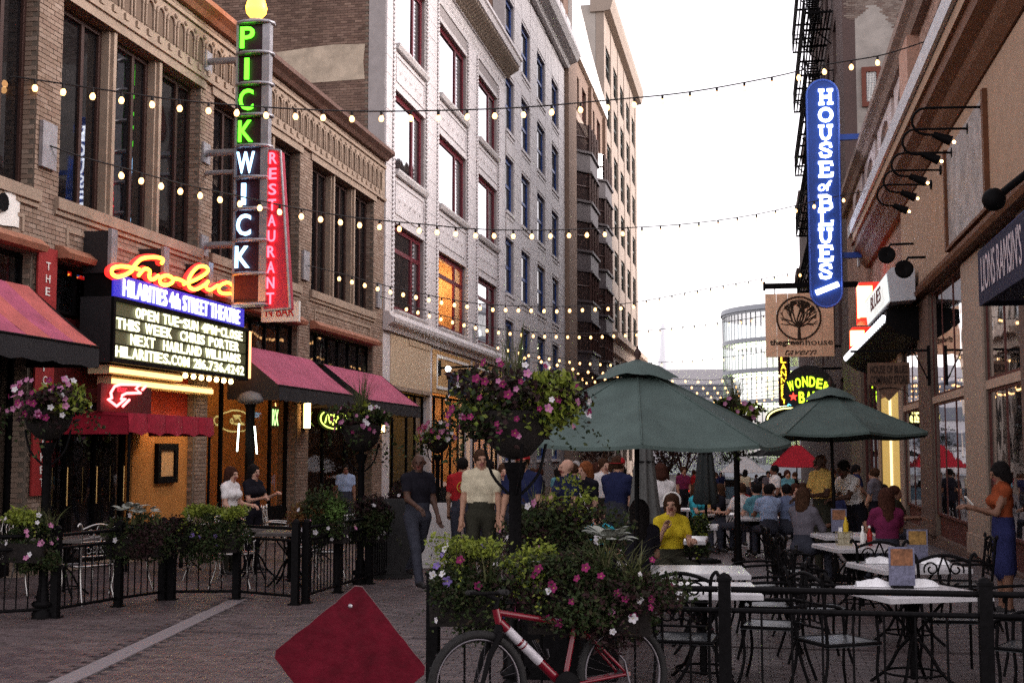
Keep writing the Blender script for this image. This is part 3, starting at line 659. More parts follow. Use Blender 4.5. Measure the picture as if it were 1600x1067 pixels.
q = MB(); q.prism([(0, 11.2), (-.2, 11.2), (-.3, 11.35), (-.45, 11.45), (-.45, 11.6), (-.4, 11.62), (-.4, 11.8), (0, 11.8)], lambda u, v: (XR+u-.002, 18, v), (0, RY1-18, 0)); q.build('cornice', mat('cornice_brown', (.24, .17, .14), .8, var=.25, scale=4), rb)
q = MB(); q.box(XR+.5, XR+14, RY0, RY1-.02, 11.0, 11.3); q.build('roof', M_dark, rb)
# ================================================================== RIGHT 2: tall building with party wall and fire escapes
tall = thing('tall_brick_building', 'tall dark building with bare plaster party wall above the storefront roof', 'building', (XR, 75, 0))
T1 = 80.0
hl = [(57+5*k, 59.2+5*k, 2.5+4*j, 5+4*j) for k in range(4) for j in range(6)]
w = MB(); wall_x(w, XR, XR+.5, RY1+.01, T1, 0, 29, hl); w.build('wall', mat('sooty_brick', (.09, .06, .055), .85, var=.3, scale=20), tall)
for (a, b, c, d) in hl: window(tall, XR, -1, a, b, c, d, M_redbrown, M_glass_dark, .2, .14, rails=((c+d)/2,))
q = MB(); q.box(XR+.502, XR+16, RY1+.01, T1, 0, 29); q.build('party_wall', mat('grey_plaster', (.3, .27, .245), .9, var=.3, scale=.8, bump=.4, bscale=6), tall)
M_oldbrick = ramp_mat('old_brick', [(.15, .1, .085), (.2, .15, .125), (.26, .21, .18), (.12, .08, .07)], .9)
q = MB(); zb = onY(1350, 50, RY1).z
for k in range(int(12/.085)):
    z = zb+k*.085; x = XR+.06+(k % 2)*.11
    while x < XR+9:
        edge = .6*math.sin(x*1.7)+.5*math.sin(x*4.1)
        if z > zb+.5+edge*.6 and not (z > zb+3 and math.sin(x*2.2+z) > .9): q.box(x, x+.212, RY1+.01-random.uniform(.004, .02), RY1+.01, z, z+.072, 0, skip='+y')
        x += .222
q.build('exposed_brick', M_oldbrick, tall, 'stuff')
a, b = onY(1347, 168, RY1), onY(1376, 105, RY1)
q = MB(); M_ = mat('rust_frame', (.14, .04, .025), .6)
for (x0, x1, z0, z1) in ((a.x, b.x, a.z, a.z+.2), (a.x, b.x, b.z-.2, b.z), (a.x, a.x+.18, a.z+.2, b.z-.2), (b.x-.18, b.x, a.z+.2, b.z-.2)): q.box(x0, x1, RY1-.12, RY1+.005, z0, z1)
wd = q.build('barred_window', M_, tall)
q = MB(); q.quad((a.x+.18, RY1-.03, a.z+.2), (b.x-.18, RY1-.03, a.z+.2), (b.x-.18, RY1-.03, b.z-.2), (a.x+.18, RY1-.03, b.z-.2)); q.build('pane', M_glass_dark, wd)
q = MB()
for k in range(1, 7): x = a.x+.18+(b.x-a.x-.36)*k/7; q.box(x-.012, x+.012, RY1-.07, RY1-.05, a.z+.2, b.z-.2)
for k in range(1, 12): z = a.z+.2+(b.z-a.z-.4)*k/12; q.box(a.x+.18, b.x-.18, RY1-.05, RY1-.03, z-.01, z+.01)
q.build('grille', M_white, wd)
# fire escape
fe = thing('fire_escape', 'black iron fire escape climbing the tall dark building beside the sky', 'fire escape', (XR, 70, 0))
plat = [10.5, 14.4, 18.0, 21.8, 25.4, 29.0]
for i, z in enumerate(plat):
    x0, x1, y0, y1 = XR-1.25, XR-.01, 58.5, 76.0
    q = MB()
    for k in range(9): q.box(x0+k*.155, x0+k*.155+.07, y0, y1, z, z+.05)
    for yk in range(8): q.box(x0, x1, y0+yk*(y1-y0)/7.01, y0+yk*(y1-y0)/7.01+.08, z-.1, z-.003)
    q.build('platform', M_black, fe)
    q = MB()
    for zz in (.5, 1.0): q.tube([(x1, y0, z+zz), (x0, y0, z+zz), (x0, y1, z+zz), (x1, y1, z+zz)], .03, 4)
    for k in range(60): y = y0+(y1-y0)*k/59; q.tube([(x0, y, z+.05), (x0, y, z+1.0)], .014, 4)
    for k in range(7): x = x0+1.2*k/6; q.tube([(x, y0, z+.05), (x, y0, z+1.0)], .014, 4); q.tube([(x, y1, z+.05), (x, y1, z+1.0)], .014, 4)
    q.build('railing', M_black, fe)
    for yy_ in (60, 67, 74):
        q = MB(); q.tube([(x0+.1, yy_, z), (XR-.01, yy_, z-1.1)], .035, 4); q.build('bracket', M_black, fe)
    if i < len(plat)-1:
        q = MB(); z2 = plat[i+1]
        for dx in (.35, .85):
            q.tube([(x0+dx, 60.5, z+.05), (x0+dx, 66, z2)], .04, 4)
        n = 16
        for k in range(n): t = (k+.5)/n; q.box(x0+.35, x0+.85, 60.5+5.5*t-.1, 60.5+5.5*t+.1, z+(z2-z)*t, z+(z2-z)*t+.03)
        q.build('stair', M_black, fe)
q = MB()
for dx in (.12, .5): q.tube([(XR-1.25-.02, 59.3+dx, 7.5), (XR-1.27, 59.3+dx, 22)], .03, 4)
for k in range(48): q.tube([(XR-1.27, 59.42, 7.6+k*.3), (XR-1.27, 59.8, 7.6+k*.3)], .02, 4)
q.build('drop_ladder', M_black, fe)
# ================================================================== END OF THE STREET
gl = thing('glass_rotunda', 'curved glass office rotunda with lit floors closing the far end of the street', 'building', (6, 158, 0))
M_curtain = glass('curtain_pane', (.5, .58, .6), .3, .85)
cxr, cyr, R0 = 7.3, 160, 11.0
M_mull = mat('grey_mullion', (.3, .32, .35), .5)
nS = 44; lv = [.0, 4.0, 7.6, 11.2, 14.8, 18.3]
for j in range(5):
    z0, z1 = lv[j]+.25, lv[j+1]-.25
    q = MB(); q.lathe([(R0+.12, lv[j+1]-.25), (R0+.12, lv[j+1]+.25)], (cxr, cyr, 0), nS*2, 0, False); q.lathe([(R0-4, lv[j+1]-.2), (R0+.1, lv[j+1]-.2)], (cxr, cyr, 0), nS*2, 1, False); q.build('floor_band', [M_mull, mat('slab', (.6, .62, .55), .8)], gl)
    pm = bpy.data.meshes
    w = MB(); w.lathe([(R0-5.0, z0), (R0-5.0, z1)], (cxr, cyr, 0), 40, 0, False); w.build('core_wall', mat('core', (.3, .32, .27), .8), gl)
    for k in range(nS):
        a0 = math.pi+.05+(math.pi-.1)*k/nS; a1 = math.pi+.05+(math.pi-.1)*(k+1)/nS
        if k % 1 == 0 and j < 5:
            q = MB(); p0 = (cxr+R0*math.cos(a0), cyr+R0*math.sin(a0)); p1 = (cxr+R0*math.cos(a1), cyr+R0*math.sin(a1))
            q.quad((*p0, z0), (*p1, z0), (*p1, z1), (*p0, z1)); 
            if k < 30: q.build('glass_panel', M_curtain, gl)
    q = MB()
    for k in range(nS+1):
        a0 = math.pi+.05+(math.pi-.1)*k/nS; q.tube([(cxr+(R0+.05)*math.cos(a0), cyr+(R0+.05)*math.sin(a0), z0), (cxr+(R0+.05)*math.cos(a0), cyr+(R0+.05)*math.sin(a0), z1)], .035, 4, sm=False)
    q.build('mullions', M_mull, gl)
    if j < 4:
        q = MB()
        for k in range(14):
            a0 = math.pi+.1+(math.pi-.2)*k/14; c_ = Vector((cxr+(R0-1.6)*math.cos(a0), cyr+(R0-1.6)*math.sin(a0), lv[j+1]-.55)); q.obox(c_, .35, 3.0, .1, rotz(a0+.0))
        q.build('office_lights', emit('office_strip', (.9, 1, .45), 22), gl)
q = MB(); q.lathe([(0.01, 18.9), (R0+.2, 18.9), (R0+.3, 18.3)], (cxr, cyr, 0), 60, 0, False); q.lathe([(5, 18.9), (5, 20.2), (.01, 20.3)], (cxr+1, cyr, 0), 24, 0, False); q.build('roof', M_mull, gl)
q = MB(); q.box(6, 40, 149.2, 152, 0, 15.5); q.build('glass_wing', M_mull, gl)
fo = thing('pale_low_office', 'pale low office building with ribbon windows far beyond the umbrella top', 'building', (-18, 182, 0))
q = MB(); q.box(-45, -3, 180, 200, 0, 13.2); q.build('wall', mat('pale_concrete', (.55, .53, .55), .8), fo)
for j in range(3):
    q = MB(); q.box(-44, -4, 179.8, 179.995, 2.5+j*3.4, 4.3+j*3.4); q.build('ribbon_window', mat('ribbon_dark', (.16, .17, .2), .3), fo)
q = MB(); q.box(-12, 4, 172, 176, 0, 8.5); q.build('entrance_block', mat('grey_block', (.3, .3, .33), .7), fo)
tw = thing('distant_tower', 'faint slim tower on the skyline left of the glass rotunda', 'tower', (-42, 620, 0))
q = MB(); q.lathe([(3.4, 0), (3.0, 45), (2.2, 48), (1.6, 62), (.4, 64), (.3, 74)], (-42.5, 620, 0), 10); q.build('shaft', mat('hazed_tower', (.85, .85, .88), .9), tw)  # pale colour stands in for haze over the distance

for o_, a_, b_ in ((rb, 17, RY1), (tall, RY1, T1)):
    q = MB(); q.box(XR+.003, XR+.5, a_+.01, b_-.01, -2, -.002); q.build('plinth', M_brnpil, o_)
q = MB(); q.lathe([(R0, -2), (R0, .25)], (cxr, cyr, 0), 60, 0, False); q.build('plinth', M_mull, gl)
q = MB(); q.box(-45, -3, 180, 200, -2, 0); q.box(-12, 4, 172, 176, -2, 0); q.build('plinth', M_mull, fo)

# ---- stepped row beyond the tall building
rr = thing('stepped_brick_row', 'dark stepped row of brick buildings beyond the fire escape, hidden mostly by the signs', 'building', (XR, 95, 0))
q = MB()
for (a_, b_, z_) in ((80.02, 86, 20), (86.01, 92, 23), (92.01, 99, 19), (99.01, 106, 22), (106.01, 112, 17)): q.box(XR, XR+14, a_, b_, -2, z_); q.box(XR-.25, XR, a_+.1, b_-.1, z_-.9, z_-.3)
q.build('wall', mat('sooty_brick', (.09, .06, .055), .85, var=.3, scale=20), rr)
for k in range(10):
    for z_ in (3.5, 7.5, 11.5): window(rr, XR-.02, -1, 81+3.1*k, 82.6+3.1*k, z_, z_+2.4, M_redbrown, M_glass_dark, .0, .14)
# ================================================================== SIGNS AND AWNINGS, LEFT
M_sgrey = mat('sign_grey_metal', (.32, .31, .33), .4, metal=.5, var=.2)
M_maroon = mat('maroon_panel', (.07, .008, .009), .6)
M_darkpanel = mat('dark_sign_panel', (.03, .006, .012), .4)
N_green = emit('neon_green', (.1, 1, .02), 2.4); N_blue = emit('neon_blue_white', (.35, .65, 1), 2.8); N_red = emit('neon_red', (1, .06, .09), 4)
N_yellow = emit('neon_hot', (1, .33, .02), 7); N_white = emit('sign_white', (1, .98, .9), 1.4); N_readout = emit('reader_letter', (1, .98, .6), 1.5)
N_redhot = emit('neon_pink', (1, .12, .12), 4.5)
# ---- vertical blade sign
YS = 23.0
def sx(px, py): return onY(px, py, YS)
top = sx(397, 36).z; bot = sx(375, 476).z
xl = sx(368, 240).x; xr = sx(409, 240).x; xe = sx(419, 240).x
pk = thing('pickwick_blade_sign', 'tall vertical blade sign of ringed dark panels reading PICKWICK in green and blue letters', 'sign', ((xl+xr)/2, YS+.35, bot))
q = MB(); q.box(xl+.03, xr-.02, YS+.02, YS+.14, bot+.05, top-.03, 0); q.build('body', M_darkpanel, pk)
q = MB(); q.box(xr-.019, xe, YS-.02, YS+.15, bot+.05, top-.03); q.box(xl-.02, xl+.028, YS-.02, YS+.15, bot+.05, top-.03); q.build('metal_edge', M_sgrey, pk)
rings = [36, 84, 132, 181, 229, 278, 327, 376, 428, 476]
for i, r in enumerate(rings):
    z = sx(390, r).z; q = MB(); x0, x1 = xl-.04, xe+.03
    path = [(x0, YS+.17, z)] + [(x0, YS+.1, z), (x0+.06, YS-.03, z), (x0+.2, YS-.1, z), (x1-.2, YS-.1, z), (x1-.06, YS-.03, z), (x1, YS+.1, z)] + [(x1, YS+.17, z)]
    q.tube(path, .036, 8, closed=True); q.prism([(x0, YS+.17), (x0, YS+.1), (x0+.06, YS-.03), (x0+.2, YS-.1), (x1-.2, YS-.1), (x1-.06, YS-.03), (x1, YS+.1), (x1, YS+.17)][::-1], lambda u, v: (u, v, z-.03), (0, 0, .06)); q.build('ring', M_sgrey, pk)
for i, ch in enumerate('PICKWICK'):
    zc = sx(385, [60, 109, 157, 206, 255, 304, 352, 402][i]).z; wd = .09 if ch == 'I' else (.36 if ch == 'W' else .29)
    xc = sx([388, 387, 386, 385, 385, 382, 382, 380][i], [60, 109, 157, 206, 255, 304, 352, 402][i]).x
    text(ch, 'letter', (xc-wd/2, YS-.03, zc-.21), wd, .42, FACE_Y, N_green if i < 4 else N_blue, pk, .03, .012)
q = MB(); q.box(xl+.04, xr-.03, YS-.012, YS+.005, bot+.1, sx(390, 430).z); q.build('red_panel', M_maroon, pk)
for py in (92, 236, 381):
    pz = sx(370, py).z; q = MB(); q.tube([(XL+.02, YS+.09, pz), (xl, YS+.09, pz)], .07, 8); q.box(XL+.005, XL+.06, YS-.07, YS+.25, pz-.2, pz+.2); q.build('arm', M_sgrey, pk)
c = sx(396, 10)
q = MB(); q.lathe([(.03, -.36), (.16, -.3), (.14, -.22), (.1, -.2)], (c.x, YS+.15, c.z), 12); q.build('lamp_base', M_sgrey, pk)
q = MB(); q.lathe([(.08, -.22), (.19, -.1), (.21, .02), (.17, .16), (.08, .27), (.01, .34)], (c.x, YS+.15, c.z), 14); q.build('flame_lamp', emit('flame_glass', (1, .46, .03), 4.5), pk)
# ---- red fin reading RESTAURANT
YF = 23.05
def fx(px, py): return onY(px, py, YF)
tl, tr, br, bl = fx(419, 233), fx(438, 236), fx(453, 482), fx(412, 485)
rf = thing('restaurant_fin_sign', 'red wedge-shaped fin sign beside the blade sign reading RESTAURANT in red neon', 'sign', (tl.x, YF, bl.z))
ol = [(bl.x, bl.z), (br.x, br.z), (tr.x, tr.z), (tl.x, tl.z)]
q = MB(); q.prism(ol, lambda u, v: (u, YF, v), (0, .22, 0)); q.build('panel', mat('fin_red', (.42, .03, .06), .45), rf)
q = MB()
for (a, b) in ((bl, br), (br, tr), (tr, tl)): q.tube([(a.x, YF, a.z), (b.x, YF, b.z)], .028, 6)
q.build('metal_edge', M_sgrey, rf)
for i, ch in enumerate('RESTAURANT'):
    py = 248 + i*24.3; p = fx(428-i*.5, py); wd = .15; text(ch, 'letter', (p.x-wd/2, YF-.03, p.z-.11), wd, .22, FACE_Y, N_red, rf, .025, .01)
q = MB(); q.tube([(XL+.005, YF+.1, bl.z+.4), (bl.x+.03, YF+.1, bl.z+.4)], .05, 6); q.tube([(XL+.005, YF+.1, tl.z-.4), (tl.x+.03, YF+.1, tl.z-.4)], .05, 6); q.build('arm', M_sgrey, rf)
# ---- partly hidden white bar sign
p0, p1 = onY(408, 503, 24.4), onY(467, 470, 24.4)
bs = thing('white_bar_sign', 'small white hanging sign with red lettering tucked behind the red fin sign', 'sign', (p0.x, 24.4, p0.z))
q = MB(); q.box(p0.x, p1.x, 24.4, 24.5, p0.z, p1.z); q.build('board', M_white, bs)
text('N BAR', 'lettering', (p0.x+.1, 24.397, p0.z+.1), p1.x-p0.x-.2, p1.z-p0.z-.2, FACE_Y, mat('red_print', (.5, .03, .03), .6), bs, .006, .01)
q = MB(); q.tube([(XL+.005, 24.45, p0.z+.3), (p0.x+.02, 24.45, p0.z+.3)], .03, 6); q.build('arm', M_black, bs)
# ---- theatre marquee
XM = -9.95
mz0, mz1, mz2 = 3.2, 4.24, 4.62; my0, my1 = 18.55, 24.05
mq = thing('frolic_marquee', 'theatre marquee with orange neon Frolic script over a blue band and lit reader board', 'sign', (XM-.7, 20.3, mz0))
q = MB(); q.box(XL+.02, XM, my0, my1, mz0, mz1); q.build('cabinet', mat('marquee_dark', (.02, .018, .02), .45), mq)
q = MB(); q.box(XL+.02, XM-.051, my0+.1, my1-.1, mz1+.003, mz2); q.build('band_body', M_black, mq)
q = MB(); q.box(XM-.05, XM-.02, my0+.1, my1-.1, mz1+.003, mz2); q.build('blue_band', emit('blue_band', (.03, .03, .75), .35, (.02, .02, .3)), mq)
q = MB()
for (a, b, c, d) in ((my0, my1, mz0, mz0+.07), (my0, my1, mz1-.07, mz1), (my0, my0+.07, mz0+.07, mz1-.07), (my1-.07, my1, mz0+.07, mz1-.07)): q.box(XM+.001, XM+.05, a, b, c, d)
q.build('cabinet_frame', M_black, mq)
q = MB(); q.box(XM+.001, XM+.012, my0+.07, my1-.07, mz0+.07, mz1-.07); q.build('reader_board', emit('reader_face', (.5, .55, .2), .04, (.05, .05, .03)), mq)
q = MB()
for k in range(1, 4): z = mz0+.07+(mz1-mz0-.14)*k/4; q.box(XM+.013, XM+.03, my0+.07, my1-.07, z-.008, z+.008)
q.build('letter_rails', M_black, mq)
q = MB(); q.box(XM-.6, XM+.06, my1+.003, my1+.1, mz0+.05, mz1-.05); q.build('lit_end', emit('lit_end', (1, .42, .18), 1.6), mq)
lines = [('OPEN TUE-SUN 4PM-CLOSE', .12, .965), ('THIS WEEK  CHRIS PORTER', .0, .935), ('NEXT  HARLAND WILLIAMS', .09, .95), ('HILARITIES.COM 216.736.4242', .0, .985)]
hh = (mz1-mz0-.14)/4
for i, (t, a, b) in enumerate(lines):
    L = my1-my0-.2; wc = {c_: (.42 if c_ in 'I1.' else 1.3 if c_ in 'MW' else .6 if c_ == ' ' else .7 if c_ == '-' else 1) for c_ in t}; tot = sum(wc[c_] for c_ in t); y_ = my0+.1+L*a
    for c_ in t:
        cw = L*(b-a)*wc[c_]/tot; zb0 = mz1-.07-(i+1)*hh+.025
        if c_ not in ' -.': text(c_, 'reader_letter', (XM+.03, y_+cw*.09, zb0), cw*.82, hh-.05, FACE_PX, N_readout, mq, .012, .018)
        elif c_ != ' ': q = MB(); q.box(XM+.03, XM+.042, y_+cw*.15, y_+cw*.8, zb0 if c_ == '.' else zb0+.08, zb0+.05 if c_ == '.' else zb0+.13); q.build('reader_letter', N_readout, mq)
        y_ += cw
text('HILARITIES 4th STREET THEATRE', 'band_lettering', (XM-.018, my0+.4, mz1+.05), my1-my0-.75, .28, FACE_PX, N_white, mq, .02, .006)
for k, y in enumerate((18.6, 20.45, 22.3)):
    q = MB(); q.box(XL+.02, XM-.1, y, y+.16, mz2+.003, 5.3); q.build('fin', mat('marquee_dark', (.02, .018, .02), .45), mq)
    q = MB(); q.box(XM-.1, XM-.04, y-.02, y+.18, mz1+.45, 5.33); q.build('fin_edge', M_sgrey, mq)
def zq(u, v): return onX(160+u/3.95, 370+v/3.95, XM+.02)
strokes = [[(365,165),(373,140),(345,128),(300,126),(245,136),(205,170),(175,215),(130,240),(85,245),(58,225),(65,195),(110,183),(165,188),(225,200)],
 [(222,240),(250,206),(275,198),(292,215),(288,248),(312,264),(345,240)], [(352,262),(372,245),(405,240),(432,258),(428,285),(395,298),(362,290),(352,266)], [(430,262),(470,262),(510,280)],
 [(500,292),(560,272),(628,235),(652,205),(632,183),(595,185),(560,215),(532,265),(535,308),(575,325),(625,300),(652,276)], [(652,276),(638,310),(665,328),(712,300)],
 [(800,298),(775,283),(735,295),(715,325),(738,348),(790,350),(825,332),(850,315),(868,335),(855,358),(815,350)]]
for s_ in strokes:
    P = catmull([zq(u, v) for u, v in s_], 5)
    q = MB(); q.tube(P, .031, 7); q.build('neon_script', N_yellow, mq)
    q = MB(); q.tube([p - Vector((.06, 0, 0)) for p in P], .056, 6); q.build('neon_glow_tube', emit('neon_halo', (1, .02, .015), 1.5, (.5, .02, .02)), mq)  # wider red tube stands in for the glow around the neon
for i, (y0, y1, xo, z) in enumerate(((18.7, 21.3, XM-.08, mz0-.17), (19.0, 22.9, XM-.2, mz0-.33))):
    q = MB(); q.box(XL+.1, xo, y0, y1, z, z+.14); q.build('soffit_step', mat('cream_soffit', (.6, .5, .3), .6), mq)
    q = MB(); q.box(xo+.001, xo+.02, y0, y1, z+.02, z+.1); q.build('soffit_light', emit('soffit_strip', (1, .6, .2), 1.6), mq)
for k in range(7): q = MB(); q.ball((XM-.1, 21.5+k*.34, mz0-.045), .05, 8, 5); q.build('soffit_bulb', emit('soffit_bulb', (1, .62, .22), 9), mq)
# ---- curved arrow neon and red canopy of the bar door
ar = thing('neon_arrow_sign', 'red neon curved arrow on a dark board under the marquee', 'sign', (-9.62, 19.4, 2.55))
def aq(u, v): return onX(160+u/3.95, 370+v/3.95, -9.6)
a, b = onX(158, 598, -9.66), onX(236, 642, -9.66)
q = MB(); q.box(-9.72, -9.66, a.y, b.y, b.z-.05, a.z); q.box(XL+.01, -9.721, a.y+.2, a.y+.3, b.z+.2, b.z+.3); q.build('board', M_maroon, ar)
for P in ([(232,912),(206,937),(236,963),(150,965),(122,978),(115,1000),(142,1000),(88,1045),(35,1002),(58,995),(52,962),(76,922),(112,911),(232,912)], [(268,920),(246,944)], [(166,1005),(126,1046)]):
    q = MB(); q.tube([aq(u, v) for u, v in P], .022, 6); q.build('neon_tube', N_redhot, ar)
text('Bar', 'neon_lettering', aq(92, 955), .3, .1, FACE_PX, emit('neon_dim', (1, .03, .05), .9), ar, .01)
ca = thing('red_canopy', 'small dark red fabric canopy with scalloped edge over the bar entrance', 'canopy', (XL, 20, 2.0))
M_redcloth = mat('red_cloth', (.3, .012, .03), .8, var=.25, scale=8)
x1 = -9.3
q = MB(); q.prism([(0, 2.45), (x1-XL, 2.38), (x1-XL, 2.33), (0, 2.4)], lambda u, v: (XL+.02+u, 17.9, v), (0, 3.1, 0)); q.build('canopy_top', M_redcloth, ca)
for k in range(5):
    ya = 17.9+k*.62; q = MB(); n = 8; vs = []
    for j in range(n+1):
        y = ya+.61*j/n; o = .03*math.sin(math.pi*j/n); vs += [(x1+.02+o, y, 2.38), (x1+.05+o*1.5, y, 2.04+.05*abs(math.cos(math.pi*j/n)))]
    q.add(vs, [(2*j, 2*j+2, 2*j+3, 2*j+1) for j in range(n)], 0, True); q.add([(v[0]-.012, v[1], v[2]) for v in vs], [(2*j, 2*j+1, 2*j+3, 2*j+2) for j in range(n)], 0, True); q.build('valance_panel', M_redcloth, ca)
for y in (17.92, 20.98): q = MB(); q.quad((XL+.02, y, 2.4), (x1, y, 2.36), (x1+.03, y, 2.06), (XL+.02, y, 2.06)); q.build('end_panel', M_redcloth, ca)
for y in (18.0, 20.9): q = MB(); q.tube([(x1, y, 2.2), (x1, y, 0)], .025, 6); q.build('canopy_post', M_black, ca)
# menu case on the orange wall
a, b = onX(241, 755, XL-.09), onX(274, 693, XL-.09)
mc = thing('menu_case', 'black framed lit menu case on the orange entrance wall', 'menu case', (XL-.09, a.y, a.z))
q = MB()
for (y0, y1, z0, z1) in ((a.y, b.y, a.z, a.z+.12), (a.y, b.y, b.z-.12, b.z), (a.y, a.y+.12, a.z+.12, b.z-.12), (b.y-.12, b.y, a.z+.12, b.z-.12)): q.box(XL-.099, XL-.02, y0, y1, z0, z1)
q.build('case_frame', M_black, mc)
q = MB(); q.box(XL-.099, XL-.06, a.y+.12, b.y-.12, a.z+.12, b.z-.12); q.build('menu_sheet', mat('menu_paper', (.6, .36, .16), .7, var=.2, scale=12), mc)
# awnings
M_pink = mat('pink_canvas', (.38, .085, .145), .85, var=.22, scale=2.5, bump=.3, bscale=14)
M_pinkb = mat('orange_canvas', (.44, .11, .1), .85, var=.22, scale=2.5, bump=.3, bscale=14)
M_valance = mat('charcoal_valance', (.022, .02, .022), .9)
def awning(name, label, ya, yb, zt, zl, xo, stripes=None, cut=0):
    t = thing(name, label, 'awning', (XL, (ya+yb)/2, zl), group='pink awnings on the brick building')
    n = stripes or 3; rnd = random.Random(ya)
    for k in range(n):
        a = ya+(yb-ya)*k/n; b = ya+(yb-ya)*(k+1)/n; q = MB(); m = 7; vs = []
        for j in range(m+1):
            u = j/m; sag = .05*math.sin(math.pi*u)
            for y in (a, (a+b)/2, b): vs.append((XL+.03+xo*u, y, zt+(zl-zt)*u - sag*(1 if y == (a+b)/2 else .75)+rnd.uniform(-.004, .004)))
        q.add(vs, [(3*j+i, 3*j+3+i, 3*j+4+i, 3*j+1+i) for j in range(m) for i in range(2)], 0, True)
        q.build('canvas_panel', (M_pinkb if (stripes and k % 2) else M_pink), t)
    q = MB(); vs = []; m = 24
    for j in range(m+1):
        y = ya+(yb-ya)*j/m; vs += [(XL+.035+xo, y, zl), (XL+.04+xo+.015*math.sin(j*1.7), y, zl-.3+.02*math.sin(j*2.4))]
    q.add(vs, [(2*j, 2*j+2, 2*j+3, 2*j+1) for j in range(m)], 0, True); q.build('valance', M_valance, t)
    for y in (ya, yb): q = MB(); q.add([(XL+.03, y, zt), (XL+.03+xo, y, zl), (XL+.03+xo, y, zl-.3), (XL+.03, y, zl-.28)], [(0, 1, 2, 3)]); q.build('end_panel', M_valance, t)
    q = MB(); q.tube([(XL+.03+xo, ya, zl), (XL+.03+xo, yb, zl)], .02, 6)
    for k in range(5): y = ya+.02+(yb-ya-.04)*k/4; q.tube([(XL+.03, y, zl-.25), (XL+.03+xo, y, zl-.03)], .015, 5)
    q.build('awning_frame', M_black, t); return t
awning('pink_awning', 'striped pink and orange canvas awning at the near left edge, left of the marquee', 11.0, 17.05, 4.22, 3.3, 1.15, 10)
awning('pink_awning', 'plain pink awning between the marquee and the wall lantern pier', 24.35, 29.3, 4.0, 3.12, 1.1)
awning('pink_awning', 'plain pink awning at the far end of the brick building beside the white building', 30.2, 35.25, 3.95, 3.05, 1.15)
# vertical red banner
a, b = 17.2, 17.72
vb = thing('red_banner', 'tall narrow red banner on the brick pier with white letters THE FROLIC CABARET', 'banner', (XL, 17.45, 1.2))
q = MB(); q.box(XL+.06, XL+.09, a, b, 1.15, 4.85); q.build('panel', mat('banner_red', (.28, .025, .025), .7), vb)
q = MB(); q.tube([(XL+.005, (a+b)/2, 4.8), (XL+.07, (a+b)/2, 4.8)], .02, 5); q.tube([(XL+.005, (a+b)/2, 1.2), (XL+.07, (a+b)/2, 1.2)], .02, 5); q.build('bracket', M_black, vb)
z = 4.62
for ch in 'THE FROLIC CABARET':
    if ch != ' ': text(ch, 'letter', (XL+.095, 17.4, z-.11), .12 if ch != 'I' else .04, .12, FACE_PX, M_white, vb, .006, .008)
    z -= .19
# white banner at the left edge
wbn = thing('white_banner', 'white cloth banner with a dark emblem hung on the brick wall at the left edge', 'banner', (XL, 15.8, 4.8))
a, b = onX(-40, 300, XL+.05), onX(32, 358, XL+.05)
q = MB(); vs = []
for j in range(9):
    y = a.y+(b.y-a.y)*j/8; o = .02*math.sin(j*1.3); vs += [(XL+.04+o, y, b.z+.02*math.sin(j)), (XL+.045+o, y, b.z+.62)]
q.add(vs, [(2*j, 2*j+2, 2*j+3, 2*j+1) for j in range(8)], 0, True); q.build('cloth', M_white, wbn)
q = MB(); q.lathe([(.001, .0), (.14, .004)], (XL+.085, b.y-.5, b.z+.3), 9, 0, False, Matrix(((0, 0, 1), (1, 0, 0), (0, 1, 0)))); q.build('emblem', M_black, wbn)
# window print and neon
def winprint(s, px, py, w, h, lab): return None
for (s, px, py, w, h) in (('.589.1111', 93, 121, .95, .2), ('eland.com', 89, 287, 1.3, .19)):
    p = onX(px, py, XL-.27); text(s, 'window_lettering', p, w, h, FACE_PX, mat('print_white', (.55, .55, .55), .6), tb, .003)
on = thing('oval_neon_sign', 'green oval neon sign in the shop window under the farthest pink awning', 'sign', (XL-.12, 31, 2.2))
c = onX(521, 655, XL-.12)
q = MB(); q.tube([(XL-.1, c.y+1.05*math.cos(t), c.z+.24*math.sin(t)) for t in [2*math.pi*k/24 for k in range(24)]], .018, 5, closed=True); q.build('neon_ring', emit('neon_lime', (.75, 1, .15), 1.6), on)
q = MB(); q.tube(catmull([(XL-.1, c.y-.7+.2*k, c.z+(.1 if k % 2 else -.1)) for k in range(8)], 5), .018, 5); q.tube(catmull([(XL-.1, c.y-.1, c.z-.15), (XL-.1, c.y-.0, c.z+.2), (XL-.1, c.y-.25, c.z+.1), (XL-.1, c.y+.4, c.z)], 5), .018, 5); q.build('neon_script', emit('neon_lime', (.75, 1, .15), 1.6), on)
q = MB(); q.prism([(1.15*math.cos(t), .3*math.sin(t)) for t in [2*math.pi*k/24 for k in range(24)]], lambda u, v: (XL-.15, c.y+u, c.z+v), (-.02, 0, 0)); q.build('backing', M_black, on)
sg = thing('green_window_sign', 'small green lit sign in the window beneath the middle pink awning', 'sign', (XL-.12, 26.5, 2.3))
c = onX(430, 652, XL-.12); q = MB(); q.box(XL-.16, XL-.13, c.y-.25, c.y+.25, c.z-.25, c.z+.25); q.build('backing', M_black, sg)
text('RX', 'neon_lettering', (XL-.12, c.y-.18, c.z-.18), .36, .36, FACE_PX, emit('neon_leaf', (.5, 1, .3), 1.3), sg, .01)
